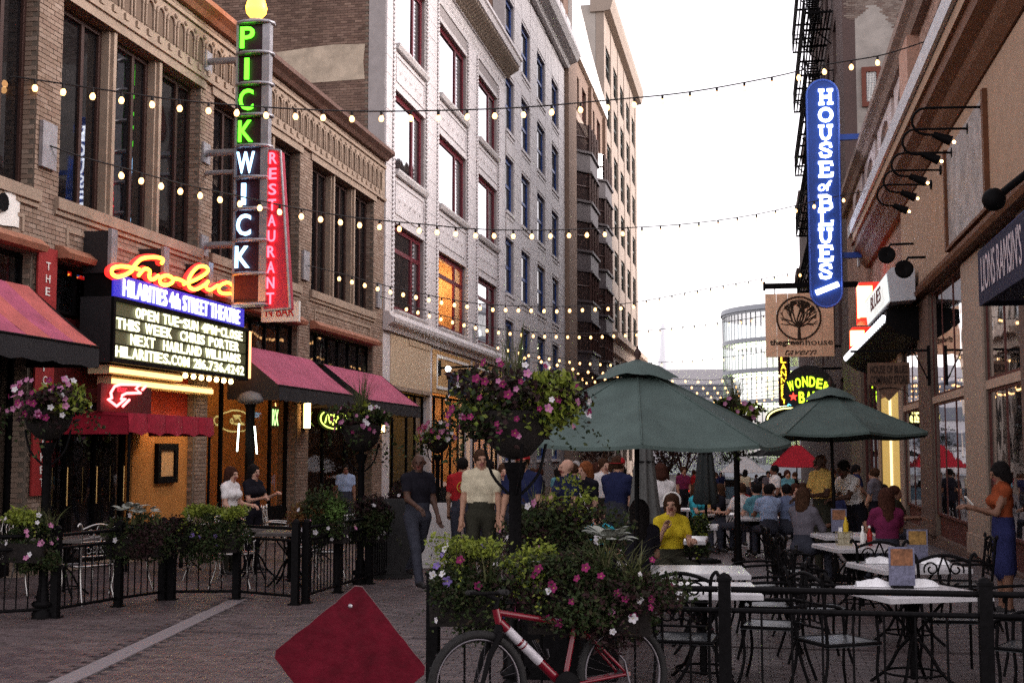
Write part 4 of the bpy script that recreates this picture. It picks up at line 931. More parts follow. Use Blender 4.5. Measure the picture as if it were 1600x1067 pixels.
# lantern on piers
def lantern(y, label):
    t = thing('wall_lantern', label, 'lantern', (XL, y, 2.3), group='warm wall lanterns on the brick piers')
    q = MB(); q.box(XL+.02, XL+.05, y-.12, y+.12, 2.3, 3.0); q.box(XL+.05, XL+.2, y-.1, y+.1, 2.95, 3.0); q.box(XL+.05, XL+.2, y-.1, y+.1, 2.3, 2.34); q.build('lantern_frame', M_black, t)
    q = MB(); q.box(XL+.06, XL+.17, y-.075, y+.075, 2.345, 2.945); q.build('lantern_glass', emit('lantern_glow', (1, .55, .17), 9), t)
lantern(28.85, 'warm glowing lantern on the pier between the two far pink awnings'); lantern(35.05, 'warm lantern at the far corner pier of the brick building, behind the hanging basket')
# domed kiosk lamp under the end of the marquee
dl = thing('domed_pillar_lamp', 'dark pillar with grey dome and two glowing reflection streaks below the end of the marquee', 'lamp', (-9.95, 24.3, 0))
q = MB(); q.lathe([(.16, 0), (.16, .1), (.09, .15), (.09, 2.65), (.12, 2.74)], (-9.95, 24.3, 0), 12); q.build('pillar', M_black, dl)
q = MB(); q.lathe([(.12, 2.74), (.24, 2.78), (.27, 2.81), (.26, 2.86), (.2, 2.95), (.07, 3.0), (.01, 3.01)], (-9.95, 24.3, 0), 18); q.build('dome', mat('dull_grey', (.16, .16, .17), .6), dl)
q = MB(); q.tube([(-10.13, 24.1, 1.8), (-10.09, 24.08, 2.35)], .016, 6); q.tube([(-9.72, 24.12, 1.75), (-9.77, 24.1, 2.3)], .016, 6); q.build('reflection_streak', emit('streak_white', (.9, 1, .85), 4), dl)  # glowing streaks stand in for reflections below the dome
# hanging sign of the white building
hsn = thing('hanging_shop_sign', 'dark navy hanging sign with white script on a black bar beside the white building', 'sign', (-9.6, 42, 3))
a, b = onY(690, 575, 42), onY(748, 572, 42); q = MB(); q.tube([(XL+.02, 42, a.z), (b.x, 42, b.z)], .035, 6); q.box(XL+.03, XL+.08, 41.85, 42.15, a.z-.25, a.z+.25); q.build('bracket', M_black, hsn)
a, b = onY(700, 604, 42), onY(745, 582, 42); q = MB(); q.box(a.x, b.x, 41.96, 42.04, a.z-.3, b.z); q.build('board', mat('navy_board', (.02, .025, .05), .5), hsn)
q = MB(); q.tube(catmull([(a.x+.15+.13*k, 41.95, a.z-.05+(.07 if k % 2 else -.02)+.02*k) for k in range(6)], 5), .02, 5); q.build('script_lettering', M_white, hsn)
q = MB(); q.ball((a.x+.05, 41.8, b.z+.12), .1, 10, 6, sc=(1, .6, 1)); q.build('spot_lamp', emit('spot_white', (.9, .97, 1), 6), hsn)

# ================================================================== SIGNS, RIGHT
M_hob = mat('sign_blue', (.012, .05, .26), .35, var=.05)
N_hob = emit('hob_letter', (.86, .9, 1), 3.2)
YH = 42.0
def hx(px, py): return onY(px, py, YH)
cx0 = hx(1288, 300).x; hw = .5; zt = hx(1288, 125).z; zb_ = hx(1288, 480).z
hb = thing('house_of_blues_sign', 'tall blue pill-shaped sign with white slab letters reading HOUSE of BLUES', 'sign', (cx0, YH, zb_))
ol = [(cx0+hw*math.cos(t), zt-hw+hw*math.sin(t)) for t in [math.pi*k/12 for k in range(13)]] + [(cx0+hw*math.cos(t), zb_+hw+hw*math.sin(t)) for t in [math.pi+math.pi*k/12 for k in range(13)]]
q = MB(); q.prism(ol, lambda u, v: (u, YH, v), (0, .4, 0)); q.build('body', M_hob, hb)
q = MB(); q.tube([(u, YH-.01, v) for u, v in ol], .03, 6, closed=True); q.build('rim', mat('rim_blue', (.05, .12, .5), .4), hb)
SL = {'H': [[(.2,0),(.2,1)], [(.8,0),(.8,1)], [(.2,.5),(.8,.5)], [(0,0),(.4,0)], [(.6,0),(1,0)], [(0,1),(.4,1)], [(.6,1),(1,1)]],
      'O': [[(.5+.42*math.cos(t), .5+.46*math.sin(t)) for t in [2*math.pi*k/16 for k in range(17)]]],
      'U': [[(.2,1),(.2,.35),(.3,.1),(.5,.02),(.7,.1),(.8,.35),(.8,1)], [(0,1),(.4,1)], [(.6,1),(1,1)]],
      'S': [[(.85,.68),(.82,.95),(.5,1),(.2,.9),(.15,.7),(.35,.56),(.65,.45),(.85,.3),(.78,.08),(.5,0),(.2,.06),(.13,.33)]],
      'E': [[(.22,0),(.22,1)], [(0,0),(.95,0),(.95,.27)], [(0,1),(.93,1),(.93,.75)], [(.22,.52),(.65,.52)], [(.65,.4),(.65,.64)]],
      'B': [[(.2,0),(.2,1)], [(0,1),(.6,1),(.82,.88),(.8,.65),(.6,.54),(.2,.54)], [(.6,.54),(.88,.42),(.9,.15),(.7,0),(0,0)]],
      'L': [[(.25,0),(.25,1)], [(0,1),(.5,1)], [(0,0),(.95,0),(.95,.32)]]}
for ch, py in zip('HOUSEBLUES', [152, 180, 208, 235, 265, 317, 341, 369, 396, 424]):
    c = hx(1290, py); q = MB(); w_, h_ = .46, .44
    for st in SL[ch]: q.tube([(c.x-w_/2+u*w_, YH-.03, c.z-h_/2+v*h_) for u, v in st], .05, 6)
    q.build('letter', N_hob, hb)
c = hx(1289, 291); text('of', 'letter', (c.x-.22, YH-.03, c.z-.17), .44, .34, FACE_Y, N_hob, hb, .03, .012, shear=.2)
a, b = hx(1273, 458), hx(1312, 444); q = MB(); q.tube([(a.x+.04, YH-.05, a.z), (b.x-.04, YH-.05, b.z)], .085, 8); q.build('neon_bar', N_hob, hb)
for py in (213, 398):
    z = hx(1320, py).z; q = MB(); q.box(cx0+hw-.02, XR-.01, YH+.1, YH+.26, z-.09, z+.09); q.box(XR-.06, XR-.011, YH-.1, YH+.46, z-.3, z+.3); q.build('arm', M_hob, hb)
# greenhouse tavern sign
YG = 48.0
def gx(px, py): return onY(px, py, YG)
a, b = gx(1197, 558), gx(1302, 457)
gt = thing('greenhouse_tavern_sign', 'square pale wooden sign with a ringed bare tree and the words the greenhouse tavern', 'sign', (a.x, YG, a.z))
n = 6
for k in range(n):
    x0 = a.x+(b.x-a.x)*k/n; x1 = a.x+(b.x-a.x)*(k+1)/n-.008; dz = random.uniform(-.004, .004)
    q = MB(); q.box(x0, x1, YG, YG+.1, a.z+dz, b.z+dz*.3); q.build('plank', mat('pale_wood', (.8, .52, .34), .65, var=.22, scale=2.2, bump=.2) if k % 2 else mat('pale_wood_warm', (.84, .56, .37), .65, var=.2, scale=2.6, bump=.2), gt)
M_ink = mat('sign_ink', (.035, .022, .014), .7)
c = gx(1248, 497); R_ = .78
q = MB(); q.tube([(c.x+R_*math.cos(t), YG-.015, c.z+R_*math.sin(t)) for t in [2*math.pi*k/40 for k in range(40)]], .035, 5, closed=True); q.build('ring', M_ink, gt)
q = MB(); rnd = random.Random(5)
def branch(x, z, ang, L, r, d):
    x1, z1 = x+L*math.cos(ang), z+L*math.sin(ang)
    if (x1-c.x)**2+(z1-c.z)**2 > (R_*.9)**2: return
    q.tube([(x, YG-.012, z), (x1, YG-.012, z1)], [r, r*.72], 4, sm=False)
    if d: 
        for k in range(rnd.choice((2, 3, 3))): branch(x1, z1, ang+rnd.uniform(-.62, .62), L*rnd.uniform(.66, .9), r*.68, d-1)
q.tube([(c.x, YG-.012, c.z-R_), (c.x, YG-.012, c.z-.3)], [.07, .05], 5)
for an in (.35, .75, 1.1, 1.4, 1.75, 2.05, 2.4, 2.8): branch(c.x, c.z-.33, an, .3, .035, 5)
q.build('tree_print', M_ink, gt)
p = gx(1203, 540); text('thegreen', 'lettering', (p.x, YG-.012, p.z-.05), 1.22, .27, FACE_Y, M_ink, gt, .008, .028)
text('house', 'lettering', (p.x+1.28, YG-.012, p.z+.0), .98, .23, FACE_Y, M_ink, gt, .008, .004)
p = gx(1226, 556); text('tavern', 'lettering', (p.x, YG-.012, p.z+.03), 1.15, .2, FACE_Y, M_ink, gt, .008, .0, shear=.5)
z = gx(1200, 447).z; q = MB(); q.box(a.x-.05, XR-.01, YG+.0, YG+.14, z-.1, z+.1); q.box(a.x-.07, a.x+.02, YG-.04, YG+.18, z-.16, z+.16); q.build('support_bar', M_black, gt)
for x in (a.x+.35, b.x-.35): q = MB(); q.tube([(x, YG+.06, b.z), (x, YG+.06, z-.1)], .02, 5); q.build('hanger', M_black, gt)
# wonder bar
YW = 58.0
def wx(px, py): return onY(px, py, YW)
c = wx(1264, 610); R_ = 1.12
wd = thing('wonder_bar_sign', 'round dark sign with yellow-green letters WONDER BAR and two red stars', 'sign', (c.x, YW, c.z-R_))
q = MB(); q.prism([(c.x+R_*math.cos(t), c.z+R_*math.sin(t)) for t in [2*math.pi*k/32 for k in range(32)]], lambda u, v: (u, YW, v), (0, .2, 0)); q.build('disc', mat('disc_dark', (.02, .018, .02), .5), wd)
N_wb = emit('neon_wonder', (.55, 1, .02), 2.2)
for i, ch in enumerate('WONDER'):
    t = (i-2.5)/2.5; x = c.x+t*.72; z = c.z+.34-.2*t*t; text(ch, 'letter', (x-.13, YW-.03, z-.17), .25, .46-.03*abs(t), Matrix.Rotation(t*.22, 3, 'Y') @ FACE_Y, N_wb, wd, .02, .02)
for i, ch in enumerate('BAR'): text(ch, 'letter', (c.x-.44+i*.3, YW-.03, c.z-.55), .25, .5, FACE_Y, N_wb, wd, .02, .02)
for x in (c.x-.68, c.x+.72):
    ol = [(x+(.2 if k % 2 == 0 else .08)*math.sin(math.pi*k/5), c.z-.27+(.2 if k % 2 == 0 else .08)*math.cos(math.pi*k/5)) for k in range(10)]
    q = MB(); q.prism(ol[::-1], lambda u, v: (u, YW-.03, v), (0, .02, 0)); q.build('star', emit('neon_star', (1, .05, .03), 1.6), wd)
for i, ch in enumerate('FOODS'): text(ch, 'letter', (c.x-1.0+i*.16, YW-.06, c.z-.75-i*.1), .14, .2, Matrix.Rotation(.5, 3, 'Y') @ FACE_Y, emit('neon_cyan', (.15, .7, 1), 1.8), wd, .02, .01)
q = MB(); q.box(c.x, XR-.01, YW+.05, YW+.15, c.z+R_-.2, c.z+R_-.1); q.box(c.x-.9, c.x-.8, YW+.02, YW+.12, c.z+.6, c.z+1.9); q.box(c.x-.9, XR-.01, YW+.02, YW+.12, c.z+1.9, c.z+2.0); q.build('support_arm', M_black, wd)
# oval sign
YO = 54.0; c = onY(1234, 655, YO)
ov = thing('oval_neon_sign', 'black oval sign with a yellow neon outline peeking above the farther green umbrella', 'sign', (c.x, YO, c.z-.5))
q = MB(); q.prism([(c.x+1.0*math.cos(t), c.z+.55*math.sin(t)) for t in [2*math.pi*k/28 for k in range(28)]], lambda u, v: (u, YO, v), (0, .2, 0)); q.build('board', M_black, ov)
q = MB(); q.tube([(c.x+.9*math.cos(t), YO-.03, c.z+.46*math.sin(t)) for t in [2*math.pi*k/28 for k in range(28)]], .03, 5, closed=True); q.build('neon_ring', emit('neon_cream', (1, .9, .3), 1.7), ov)
text('Zo', 'lettering', (c.x-.45, YO-.03, c.z-.16), .6, .42, FACE_Y, emit('neon_cream', (1, .9, .3), 1.7), ov, .02, .02, shear=.3)
q = MB(); q.box(c.x, XR-.01, YO+.05, YO+.15, c.z+.3, c.z+.4); q.build('arm', M_black, ov)
# flannery vertical
YV = 84.0; a, b = onY(1217, 634, YV), onY(1233, 548, YV)
fl = thing('vertical_yellow_sign', 'narrow vertical sign far down the street with yellow letters FLANNERY', 'sign', (a.x, YV, a.z))
q = MB(); q.box(a.x, b.x, YV, YV+.3, a.z, b.z+.2); q.build('board', mat('sign_brown', (.06, .015, .01), .6), fl)
for i, ch in enumerate('FLANNERY'):
    z = b.z+.1-(i+1)*(b.z-a.z)/8.1; text(ch, 'letter', (a.x+.16, YV-.03, z), .34, .36, FACE_Y, emit('neon_amber', (1, .65, .03), 2.2), fl, .02, .01)
q = MB(); q.box(b.x, XR-.01, YV+.1, YV+.2, b.z-.4, b.z-.3); q.build('arm', M_black, fl)
# house of blues marquee
hm = thing('lit_entrance_marquee', 'long lit entrance marquee with white bulbs and red lamps on the right building', 'marquee', (3.4, 33, 4.3))
q = MB(); q.prism([(XR-.01, 5.15), (3.05, 5.05), (3.02, 4.75), (3.35, 4.5), (XR-.01, 4.35)], lambda u, v: (u, 30.6, v), (0, 13.5, 0)); q.build('canopy', M_black, hm)
for k in range(26):
    q = MB(); q.ball((3.0, 30.9+k*.51, 4.88+.0*k), .1, 8, 5, sc=(.7, 1, 1)); q.build('bulb', emit('marquee_bulb', (.93, .93, 1), 1.7), hm)
q = MB(); q.prism([(XR-.2, 5.9), (3.1, 5.95), (3.0, 5.85), (3.06, 5.16), (XR-.2, 5.2)], lambda u, v: (u, 29.8, v), (0, 6.0, 0)); q.build('sign_cabinet', mat('cabinet_white', (.5, .52, .56), .4), hm)
q = MB(); q.quad((2.99, 29.95, 5.82), (2.99, 35.7, 5.82), (3.045, 35.7, 5.2), (3.045, 29.95, 5.2)); q.build('lit_face', emit('lit_face', (.9, .95, .92), .45), hm)
text('BLUES', 'face_lettering', (2.95, 33.5, 5.32), 2.6, .36, FACE_NX, mat('sign_maroon', (.12, .02, .02), .6), hm, .01, .01)
for (y, z0, z1) in ((37.5, 5.5, 6.6), (40.5, 4.95, 5.6)):
    q = MB(); q.box(3.0, 3.7, y, y+1.3, z0, z1); q.build('red_lamp', emit('red_lamp', (1, .02, .01), 1.0), hm)
    q = MB(); q.box(2.95, 3.35, y-.03, y+.3, z0+.1, z1-.1); q.build('red_lamp_core', emit('red_core', (1, .35, .12), 5), hm)
# company store sign
YC = 28.4; a, b = onY(1356, 600, YC), onY(1421, 566, YC)
cs = thing('company_store_sign', 'brown carved wooden hanging sign reading HOUSE OF BLUES COMPANY STORE', 'sign', (a.x, YC, a.z))
q = MB(); q.prism([(a.x, b.z), (a.x, a.z), (a.x+.15, a.z-.05), ((a.x+b.x)/2, a.z-.36), (b.x-.15, a.z-.05), (b.x, a.z), (b.x, b.z)], lambda u, v: (u, YC, v), (0, .06, 0)); q.build('board', mat('carved_wood', (.13, .075, .05), .7, var=.3, scale=9, bump=.3), cs)
M_carve = mat('carved_ink', (.02, .012, .01), .8)
text('HOUSE OF BLUES', 'lettering', (a.x+.05, YC-.012, b.z-.23), b.x-a.x-.1, .17, FACE_Y, M_carve, cs, .008, .012)
text('COMPANY STORE', 'lettering', (a.x+.05, YC-.012, b.z-.46), b.x-a.x-.1, .18, FACE_Y, M_carve, cs, .008, .012)
q = MB(); q.tube([((a.x+b.x)/2+.4*math.cos(t), YC-.01, a.z-.28+.2*math.sin(t)) for t in [math.pi*k/8 for k in range(9)]], .012, 5); q.build('carved_arc', M_carve, cs)
z = onY(1400, 548, YC).z; q = MB(); q.box(a.x-.35, XR-.1, YC+.01, YC+.05, z-.025, z+.025); q.box(XR-.16, XR-.1, YC-.0, YC+.08, z-.75, z+.1); q.tube([(XR-.12, YC+.03, z-.7), (b.x+.1, YC+.03, z-.03)], .015, 5); q.build('bracket', M_black, cs)
for x in (a.x+.1, b.x-.1): q = MB(); q.tube([(x, YC+.03, b.z), (x, YC+.03, z)], .01, 4); q.build('chain', M_black, cs)
# near blue awning
ba = thing('blue_awning', 'dark blue box awning with tall pale condensed lettering at the right edge', 'awning', (XR, 12, 3.5))
M_navy = mat('navy_canvas', (.03, .05, .16), .8, var=.15, scale=4, bump=.2, bscale=90); M_navyd = mat('navy_trim', (.012, .012, .035), .8)
xa, yb_, zt_, zl_ = 2.62, 15.75, 4.14, 3.5
q = MB()
for k in range(5):
    y0, y1 = 9.5+1.25*k, 9.5+1.25*(k+1)-.004; q.prism([(xa, zt_), (XR-.01, 5.2), (XR-.01, 5.15), (xa+.03, zt_-.03)], lambda u, v: (u, y0, v), (0, y1-y0, 0))
q.build('canvas_top', M_navy, ba)
q = MB(); q.box(xa, xa+.03, 9.5, yb_, zl_, zt_-.002); q.build('valance', M_navyd, ba)
q = MB(); q.add([(xa+.03, yb_, zl_), (XR-.01, yb_, zl_), (XR-.01, yb_, 5.14), (xa+.03, yb_, zt_-.03)], [(0, 1, 2, 3)]); q.build('end_panel', M_navyd, ba)
q = MB(); q.box(xa+.03, XR-.01, 9.5, yb_-.01, zl_+.05, zl_+.08); q.build('underside', M_navyd, ba)
text("LIONS RAMSIN'S", 'valance_lettering', (xa-.004, yb_-.22, zl_+.14), 2.3, .42, FACE_NX, mat('valance_print', (.5, .42, .45), .7), ba, .003, .0)
gb = thing('globe_lamp', 'black round lamp on the fascia above the blue awning', 'lamp', (3.35, 17.2, 5.0))
c = onY(1553, 312, 17.0); q = MB(); q.ball((c.x, 17.0, c.z), .15, 14, 9); q.build('globe', M_black, gb); q = MB(); q.tube([(c.x, 17.0, c.z), (XR-.13, 17.1, c.z+.5)], .05, 6); q.build('arm', M_black, gb)
for (px, py, y, lab) in ((1385, 401, 30.5, 'black round floodlight on the brick above the lit marquee, farther one'), (1412, 423, 28.5, 'black round floodlight in front of the white end of the lit marquee')):
    c = onY(px, py, y); t = thing('floodlight', lab, 'lamp', (c.x, y, c.z), group='round floodlights over the lit marquee')
    q = MB(); q.lathe([(.01, -.1), (.14, -.07), (.19, .02), (.2, .12), (.17, .13), (.01, .08)], (c.x, y, c.z), 14, 0, True, Matrix.Rotation(rad(75), 3, 'X')); q.build('head', M_black, t)
    q = MB(); q.tube([(c.x, y, c.z+.1), (c.x+.1, y, c.z+.28), (XR-.13, y, c.z+.28)], .03, 5); q.build('arm', M_black, t)
# gooseneck lamps
goose = [((1512, 200), (1418, 200)), ((1520, 205), (1433, 226)), ((1487, 232), (1412, 262)), ((1470, 266), (1395, 296)), ((1458, 323), (1385, 346))]
labs = ['topmost gooseneck lamp over the sign wall', 'gooseneck lamp nearest the corner of the sign wall', 'middle gooseneck lamp over the grey sign panel', 'fourth gooseneck lamp, above the brick end of the sign wall', 'lowest gooseneck lamp, farthest along the sign wall']
for i, ((p0, p1), lab) in enumerate(zip(goose, labs)):
    y = (21.2, 22.6, 24.4, 25.9, 27.3)[i]; z = 7.3
    t = thing('gooseneck_lamp', 'black '+lab, 'lamp', (XR-.12, y, z), group='gooseneck lamps over the sign wall')
    q = MB(); P = [(XR-.13, y, z), (XR-1.0, y, z+.03)] + [(XR-1.0-.22*math.sin(a), y, z-.19+.22*math.cos(a)) for a in [math.pi*k/7 for k in range(1, 8)]] + [(XR-.85, y, z-.42)]
    q.tube(P, .021, 7); q.lathe([(.1, 0), (.1, .03), (.01, .03)], (XR-.12, y, z), 8, 0, True, Matrix.Rotation(rad(-90), 3, 'Y')); q.build('neck', M_black, t)
    q = MB(); q.tube([(XR-.9, y, z-.41), (XR-.62, y, z-.53)], [.05, .085], 9); q.build('lamp_head', M_black, t)
    q = MB(); q.ball((XR-.58, y, z-.55), .026, 8, 5); q.build('lamp_bulb', emit('gooseneck_bulb', (1, .5, .15), 16), t)

# ================================================================== STRING LIGHTS
M_cable = mat('black_cable', (.015, .013, .014), .6)
E_bulb = emit('string_bulb', (1, .52, .2), 2.6)
bulbm = MB(); bulbm.lathe([(.001, -.055), (.03, -.045), (.044, -.012), (.044, .012), (.03, .038), (.014, .06)], (0, 0, 0), 8)
BULB = bulbm.mesh('bulb', E_bulb)
def plane_hit(px, py, A, B):
    d = ray(px, py); n = Vector((B[1]-A[1], A[0]-B[0], 0)); return CAM + d*((Vector((A[0], A[1], CAM.z))-CAM).dot(n)/d.dot(n))
def string(label, A, B, ctrl, bulbs, plates=(True, True)):
    t = thing('string_lights', label, 'string lights', (A[0], A[1], 0), group='strings of warm bulbs across the street')
    P = [plane_hit(px, py, A, B) for px, py in ctrl]; q = MB(); q.tube(catmull(P, 5), .013, 5)
    xs = [c_[0] for c_ in ctrl]; ys = [c_[1] for c_ in ctrl]
    def yat(px):
        for (a, b), (c_, d) in zip(ctrl, ctrl[1:]):
            if a <= px <= c_: return b+(d-b)*(px-a)/(c_-a)
        return ys[-1]
    pos = []
    for px in bulbs:
        p = plane_hit(px, yat(px)+1, A, B); pos.append(p)
        q.tube([p + Vector((0, 0, .01)), p - Vector((0, 0, .07))], .022, 6)
    q.build('cable', M_cable, t)
    for p in pos:
        o = link('bulb', BULB, t); o.location = p - Vector((0, 0, .12)) - BASE[t.name]; o.rotation_euler = (random.uniform(-.15, .15), random.uniform(-.15, .15), random.uniform(0, 6))
    for e, do in zip((P[0], P[-1]), plates):
        if do:
            s_ = 1 if e.x < -5 else -1; x = XL+.02 if s_ > 0 else XR-.03
            q = MB(); q.box(min(x, x+s_*.06), max(x, x+s_*.06), e.y-.2, e.y+.2, e.z-.35, e.z+.35); q.tube([(x, e.y, e.z), e], .012, 4); q.build('wall_plate', M_sgrey, t)
b1 = [8, 55, 99, 145, 190, 238, 281, 326, 370, 416, 462, 505, 550, 596, 642, 685, 730, 773, 818, 862, 907, 949, 991, 1035, 1078, 1120, 1163, 1206, 1248, 1288, 1330, 1371]
string('highest string of bulbs, from the left edge to the upper right plate', (XL+.2, 17.2), (XR-.1, 25.8), [(-60, 108), (8, 118), (145, 138), (281, 157), (416, 168), (550, 174), (685, 173), (818, 168), (949, 157), (1078, 144), (1206, 121), (1288, 102), (1371, 88), (1420, 74), (1475, 55)], b1, (False, True))
b2 = [190, 221, 252, 282, 313, 344, 375, 406, 437, 471, 501, 532, 562, 593, 624, 655, 683, 712, 743, 772, 802, 831, 860, 889, 917, 945, 973, 1003, 1032, 1062, 1092, 1122, 1152, 1182, 1212, 1243, 1272, 1318]
string('second string of bulbs, from the grey plate on the near brick pier', (XL+.2, 17.6), (XR-.1, 37.4), [(78, 228), (130, 246), (190, 262), (282, 287), (375, 307), (471, 327), (562, 341), (655, 350), (743, 358), (831, 360), (917, 358), (1003, 355), (1092, 348), (1182, 335), (1272, 315), (1345, 300), (1385, 296)], b2)
b3 = list(range(530, 1300, 20))
string('third string of bulbs, starting at the plate between the tan brick window groups', (XL+.2, 28.9), (XR-.1, 47), [(481, 415), (530, 427), (605, 447), (705, 468), (767, 476), (870, 479), (980, 474), (1100, 452), (1200, 434), (1268, 420), (1338, 402)], b3)
b4 = list(range(635, 1290, 18))
string('fourth string of bulbs, starting at the corner plate where brick meets white terracotta', (XL+.2, 35.1), (XR-.1, 58), [(592, 462), (635, 476), (700, 495), (770, 512), (840, 519), (920, 521), (1000, 517), (1100, 507), (1200, 492), (1308, 462)], b4)
string('fifth string of bulbs, starting just above the big flower basket', (XL+.2, 47.5), (XR-.1, 68), [(742, 527), (778, 538), (830, 551), (900, 562), (985, 567), (1080, 563), (1180, 552), (1290, 535)], list(range(778, 1280, 16)))
far = [((54, 74), 'sixth string of bulbs, next beyond the big basket'), ((61, 80), 'seventh string of bulbs, over the first umbrella top'), ((68, 86), 'eighth string of bulbs across the far street'), ((75, 92), 'ninth string of bulbs across the far street'), ((82, 98), 'tenth string of bulbs across the far street'), ((89, 104), 'farthest string of bulbs, low over the street end')]
for (ya, yb), lab in far:
    t = thing('string_lights', lab, 'string lights', (XL, ya, 0), group='strings of warm bulbs across the street'); q = MB(); qb = MB(); P = []
    for k in range(25):
        u = k/24; P.append(Vector((XL+.1+(XR-XL-.2)*u, ya+(yb-ya)*u, 6.1+random.uniform(-.03, .03)-1.0*4*u*(1-u)+.5*u)))
    q.tube(P, .014, 4); q.build('cable', M_cable, t)
    for p in P[1:-1]: qb.lathe([(.001, -.08), (.055, -.04), (.055, .02), (.001, .07)], p-Vector((0, 0, .1)), 6)
    qb.build('bulbs', E_bulb, t, 'stuff')
# ================================================================== FURNITURE
def at(px, py, z): p = onZ(px, py, z); return p.x, p.y
M_ironrail = mat('rail_iron', (.005, .0045, .005), .5, spec=.05, var=.4, scale=30)
def fence(label, pts, h=.9, gap=.13, group=None):
    t = thing('patio_fence', label, 'fence', (pts[0][0], pts[0][1], 0), group=group)
    for x, y in pts:
        q = MB(); q.box(x-.042, x+.042, y-.042, y+.042, 0, h+.03); q.box(x-.05, x+.05, y-.05, y+.05, h+.031, h+.05); q.lathe([(.045, 0), (.035, .02), (.012, .03), (.001, .035)], (x, y, h+.05), 8); q.box(x-.07, x+.07, y-.07, y+.07, 0, .015); q.build('post', M_ironrail, t)
    for (ax, ay), (bx, by) in zip(pts, pts[1:]):
        d = Vector((bx-ax, by-ay, 0)); L = d.length; d.normalize(); a0 = Vector((ax, ay, 0))+d*.044; b0 = Vector((bx, by, 0))-d*.044
        for z, r in ((h-.03, .021), (h-.17, .018), (.1, .018)):
            q = MB(); q.tube([a0+Vector((0, 0, z)), b0+Vector((0, 0, z))], r, 6); q.build('rail', M_ironrail, t)
        n = int(L/gap)
        for k in range(1, n):
            p = a0+(b0-a0)*k/n; q = MB(); q.tube([p+Vector((0, 0, .1)), p+Vector((0, 0, h-.17))], .0085, 5); q.build('baluster', M_ironrail, t)
    return t
FY = 8.9
fence('black iron patio fence in front of the near right tables and the red bicycle', [(-2.25, FY), (-1.25, FY), (-.22, FY), (1.46, FY), (3.2, FY)], .9, .19)
lf = [(-8.4, 12.2), (-7.5, 12.93), (-7.32, 14.0), (-7.12, 14.72)]
fence('black iron fence along the near side of the left patio, by the tall basket post', lf, .92, .12)
fence('black iron fence facing the camera across the end of the left patio', [(-7.02, 14.76), (-6.26, 14.95), (-5.36, 14.56)], .92, .15)
fence('black iron fence on the walkway side of the left patio, running toward the chalkboard', [(-5.28, 14.7), (-5.27, 15.86), (-5.2, 17.0), (-5.2, 18.2)], .92, .12)
# ---- chairs
def make_chair(name, m, mseat, label, group):
    t = thing(name, label, 'chair', (0, 0, 0), 0, group)
    q = MB(); n = 6
    for i in range(n):
        for j in range(n):
            f = lambda a, b: (-.21+.43*a/n, (-.215+.43*b/n)*(1-.06*a/n*0), .455-.018*math.sin(math.pi*a/n)*math.sin(math.pi*b/n))
            q.add([f(i, j), f(i+1, j), f(i+1, j+1), f(i, j+1)], [(0, 1, 2, 3)], 0, True)
    q.box(-.212, .222, -.218, .218, .43, .441); q.build('seat', mseat, t)
    q = MB(); q.tube([(-.215, -.215, .447), (.22, -.215, .447), (.22, .215, .447), (-.215, .215, .447)], .013, 6, closed=True); q.build('seat_rim', m, t)
    for sy in (-1, 1):
        q = MB(); q.tube(catmull([(.2, .2*sy, .64), (.215, .205*sy, .45), (.2, .2*sy, .22), (.25, .225*sy, .0)], 4), .012, 6); q.build('leg', m, t)
        q = MB(); q.tube(catmull([(-.2, .19*sy, .45), (-.22, .195*sy, .25), (-.3, .215*sy, 0)], 4), .012, 6); q.build('leg', m, t)
        q = MB(); q.tube(catmull([(-.235, .21*sy, .66), (-.1, .25*sy, .67), (.1, .25*sy, .66), (.2, .23*sy, .64), (.23, .21*sy, .6), (.2, .2*sy, .58)], 4), .013, 6); q.build('arm', m, t)
    q = MB(); up = lambda y, z: (-.205-.1*max(0, z-.45)*1.1, y, z)
    q.tube(catmull([up(-.19, .45), up(-.205, .65), up(-.21, .85), up(-.225, .92), up(-.255, .95), up(-.27, .92)], 4), .014, 6)
    q.tube(catmull([up(.19, .45), up(.205, .65), up(.21, .85), up(.225, .92), up(.255, .95), up(.27, .92)], 4), .014, 6)
    q.tube(catmull([up(-.21, .88), up(-.1, .92), up(0, .935), up(.1, .92), up(.21, .88)], 4), .014, 6); q.tube([up(-.2, .56), up(.2, .56)], .01, 5); q.tube([up(-.207, .73), up(.207, .73)], .009, 5); q.build('back_frame', m, t)
    q = MB()
    for sy in (-1, 1):
        for (cy, cz, r0, a0, a1) in ((.1, .82, .065, -.5, 7.5), (.11, .64, .065, 1.5, 9.0), (.05, .64, .05, 2.5, 8.6)):
            P = []
            for k in range(22):
                u = k/21; a = a0+(a1-a0)*u; r = r0*(1-.72*u); P.append(up(sy*(cy+r*math.cos(a)), cz+r*math.sin(a)))
            q.tube(P, .0075, 4)
        q.tube(catmull([up(sy*.0, .56), up(sy*.02, .68), up(sy*.05, .78), up(sy*.02, .88), up(0, .93)], 4), .008, 4)
    q.build('scrollwork', m, t); return t
M_seat = mat('mesh_seat', (.05, .055, .06), .35, metal=.5, var=.3, scale=60)
chairR = make_chair('iron_chair', M_ironrail, M_seat, 'x', 'wrought iron chairs of the right patio')
chairL = make_chair('steel_chair', mat('brushed_steel', (.5, .48, .46), .3, metal=1, var=.15), mat('dark_sling', (.03, .028, .03), .7), 'y', 'metal chairs of the left patio')
used = {}
def put(proto, x, y, rz, label):
    o = proto if not used.get(proto.name) else copy_tree(proto); used[proto.name] = 1
    o.location = (x, y, gz(y)); o.rotation_euler = (0, 0, rz); o['label'] = label; return o
M_top = mat('stone_top', (.5, .48, .49), .28, var=.12, scale=14)
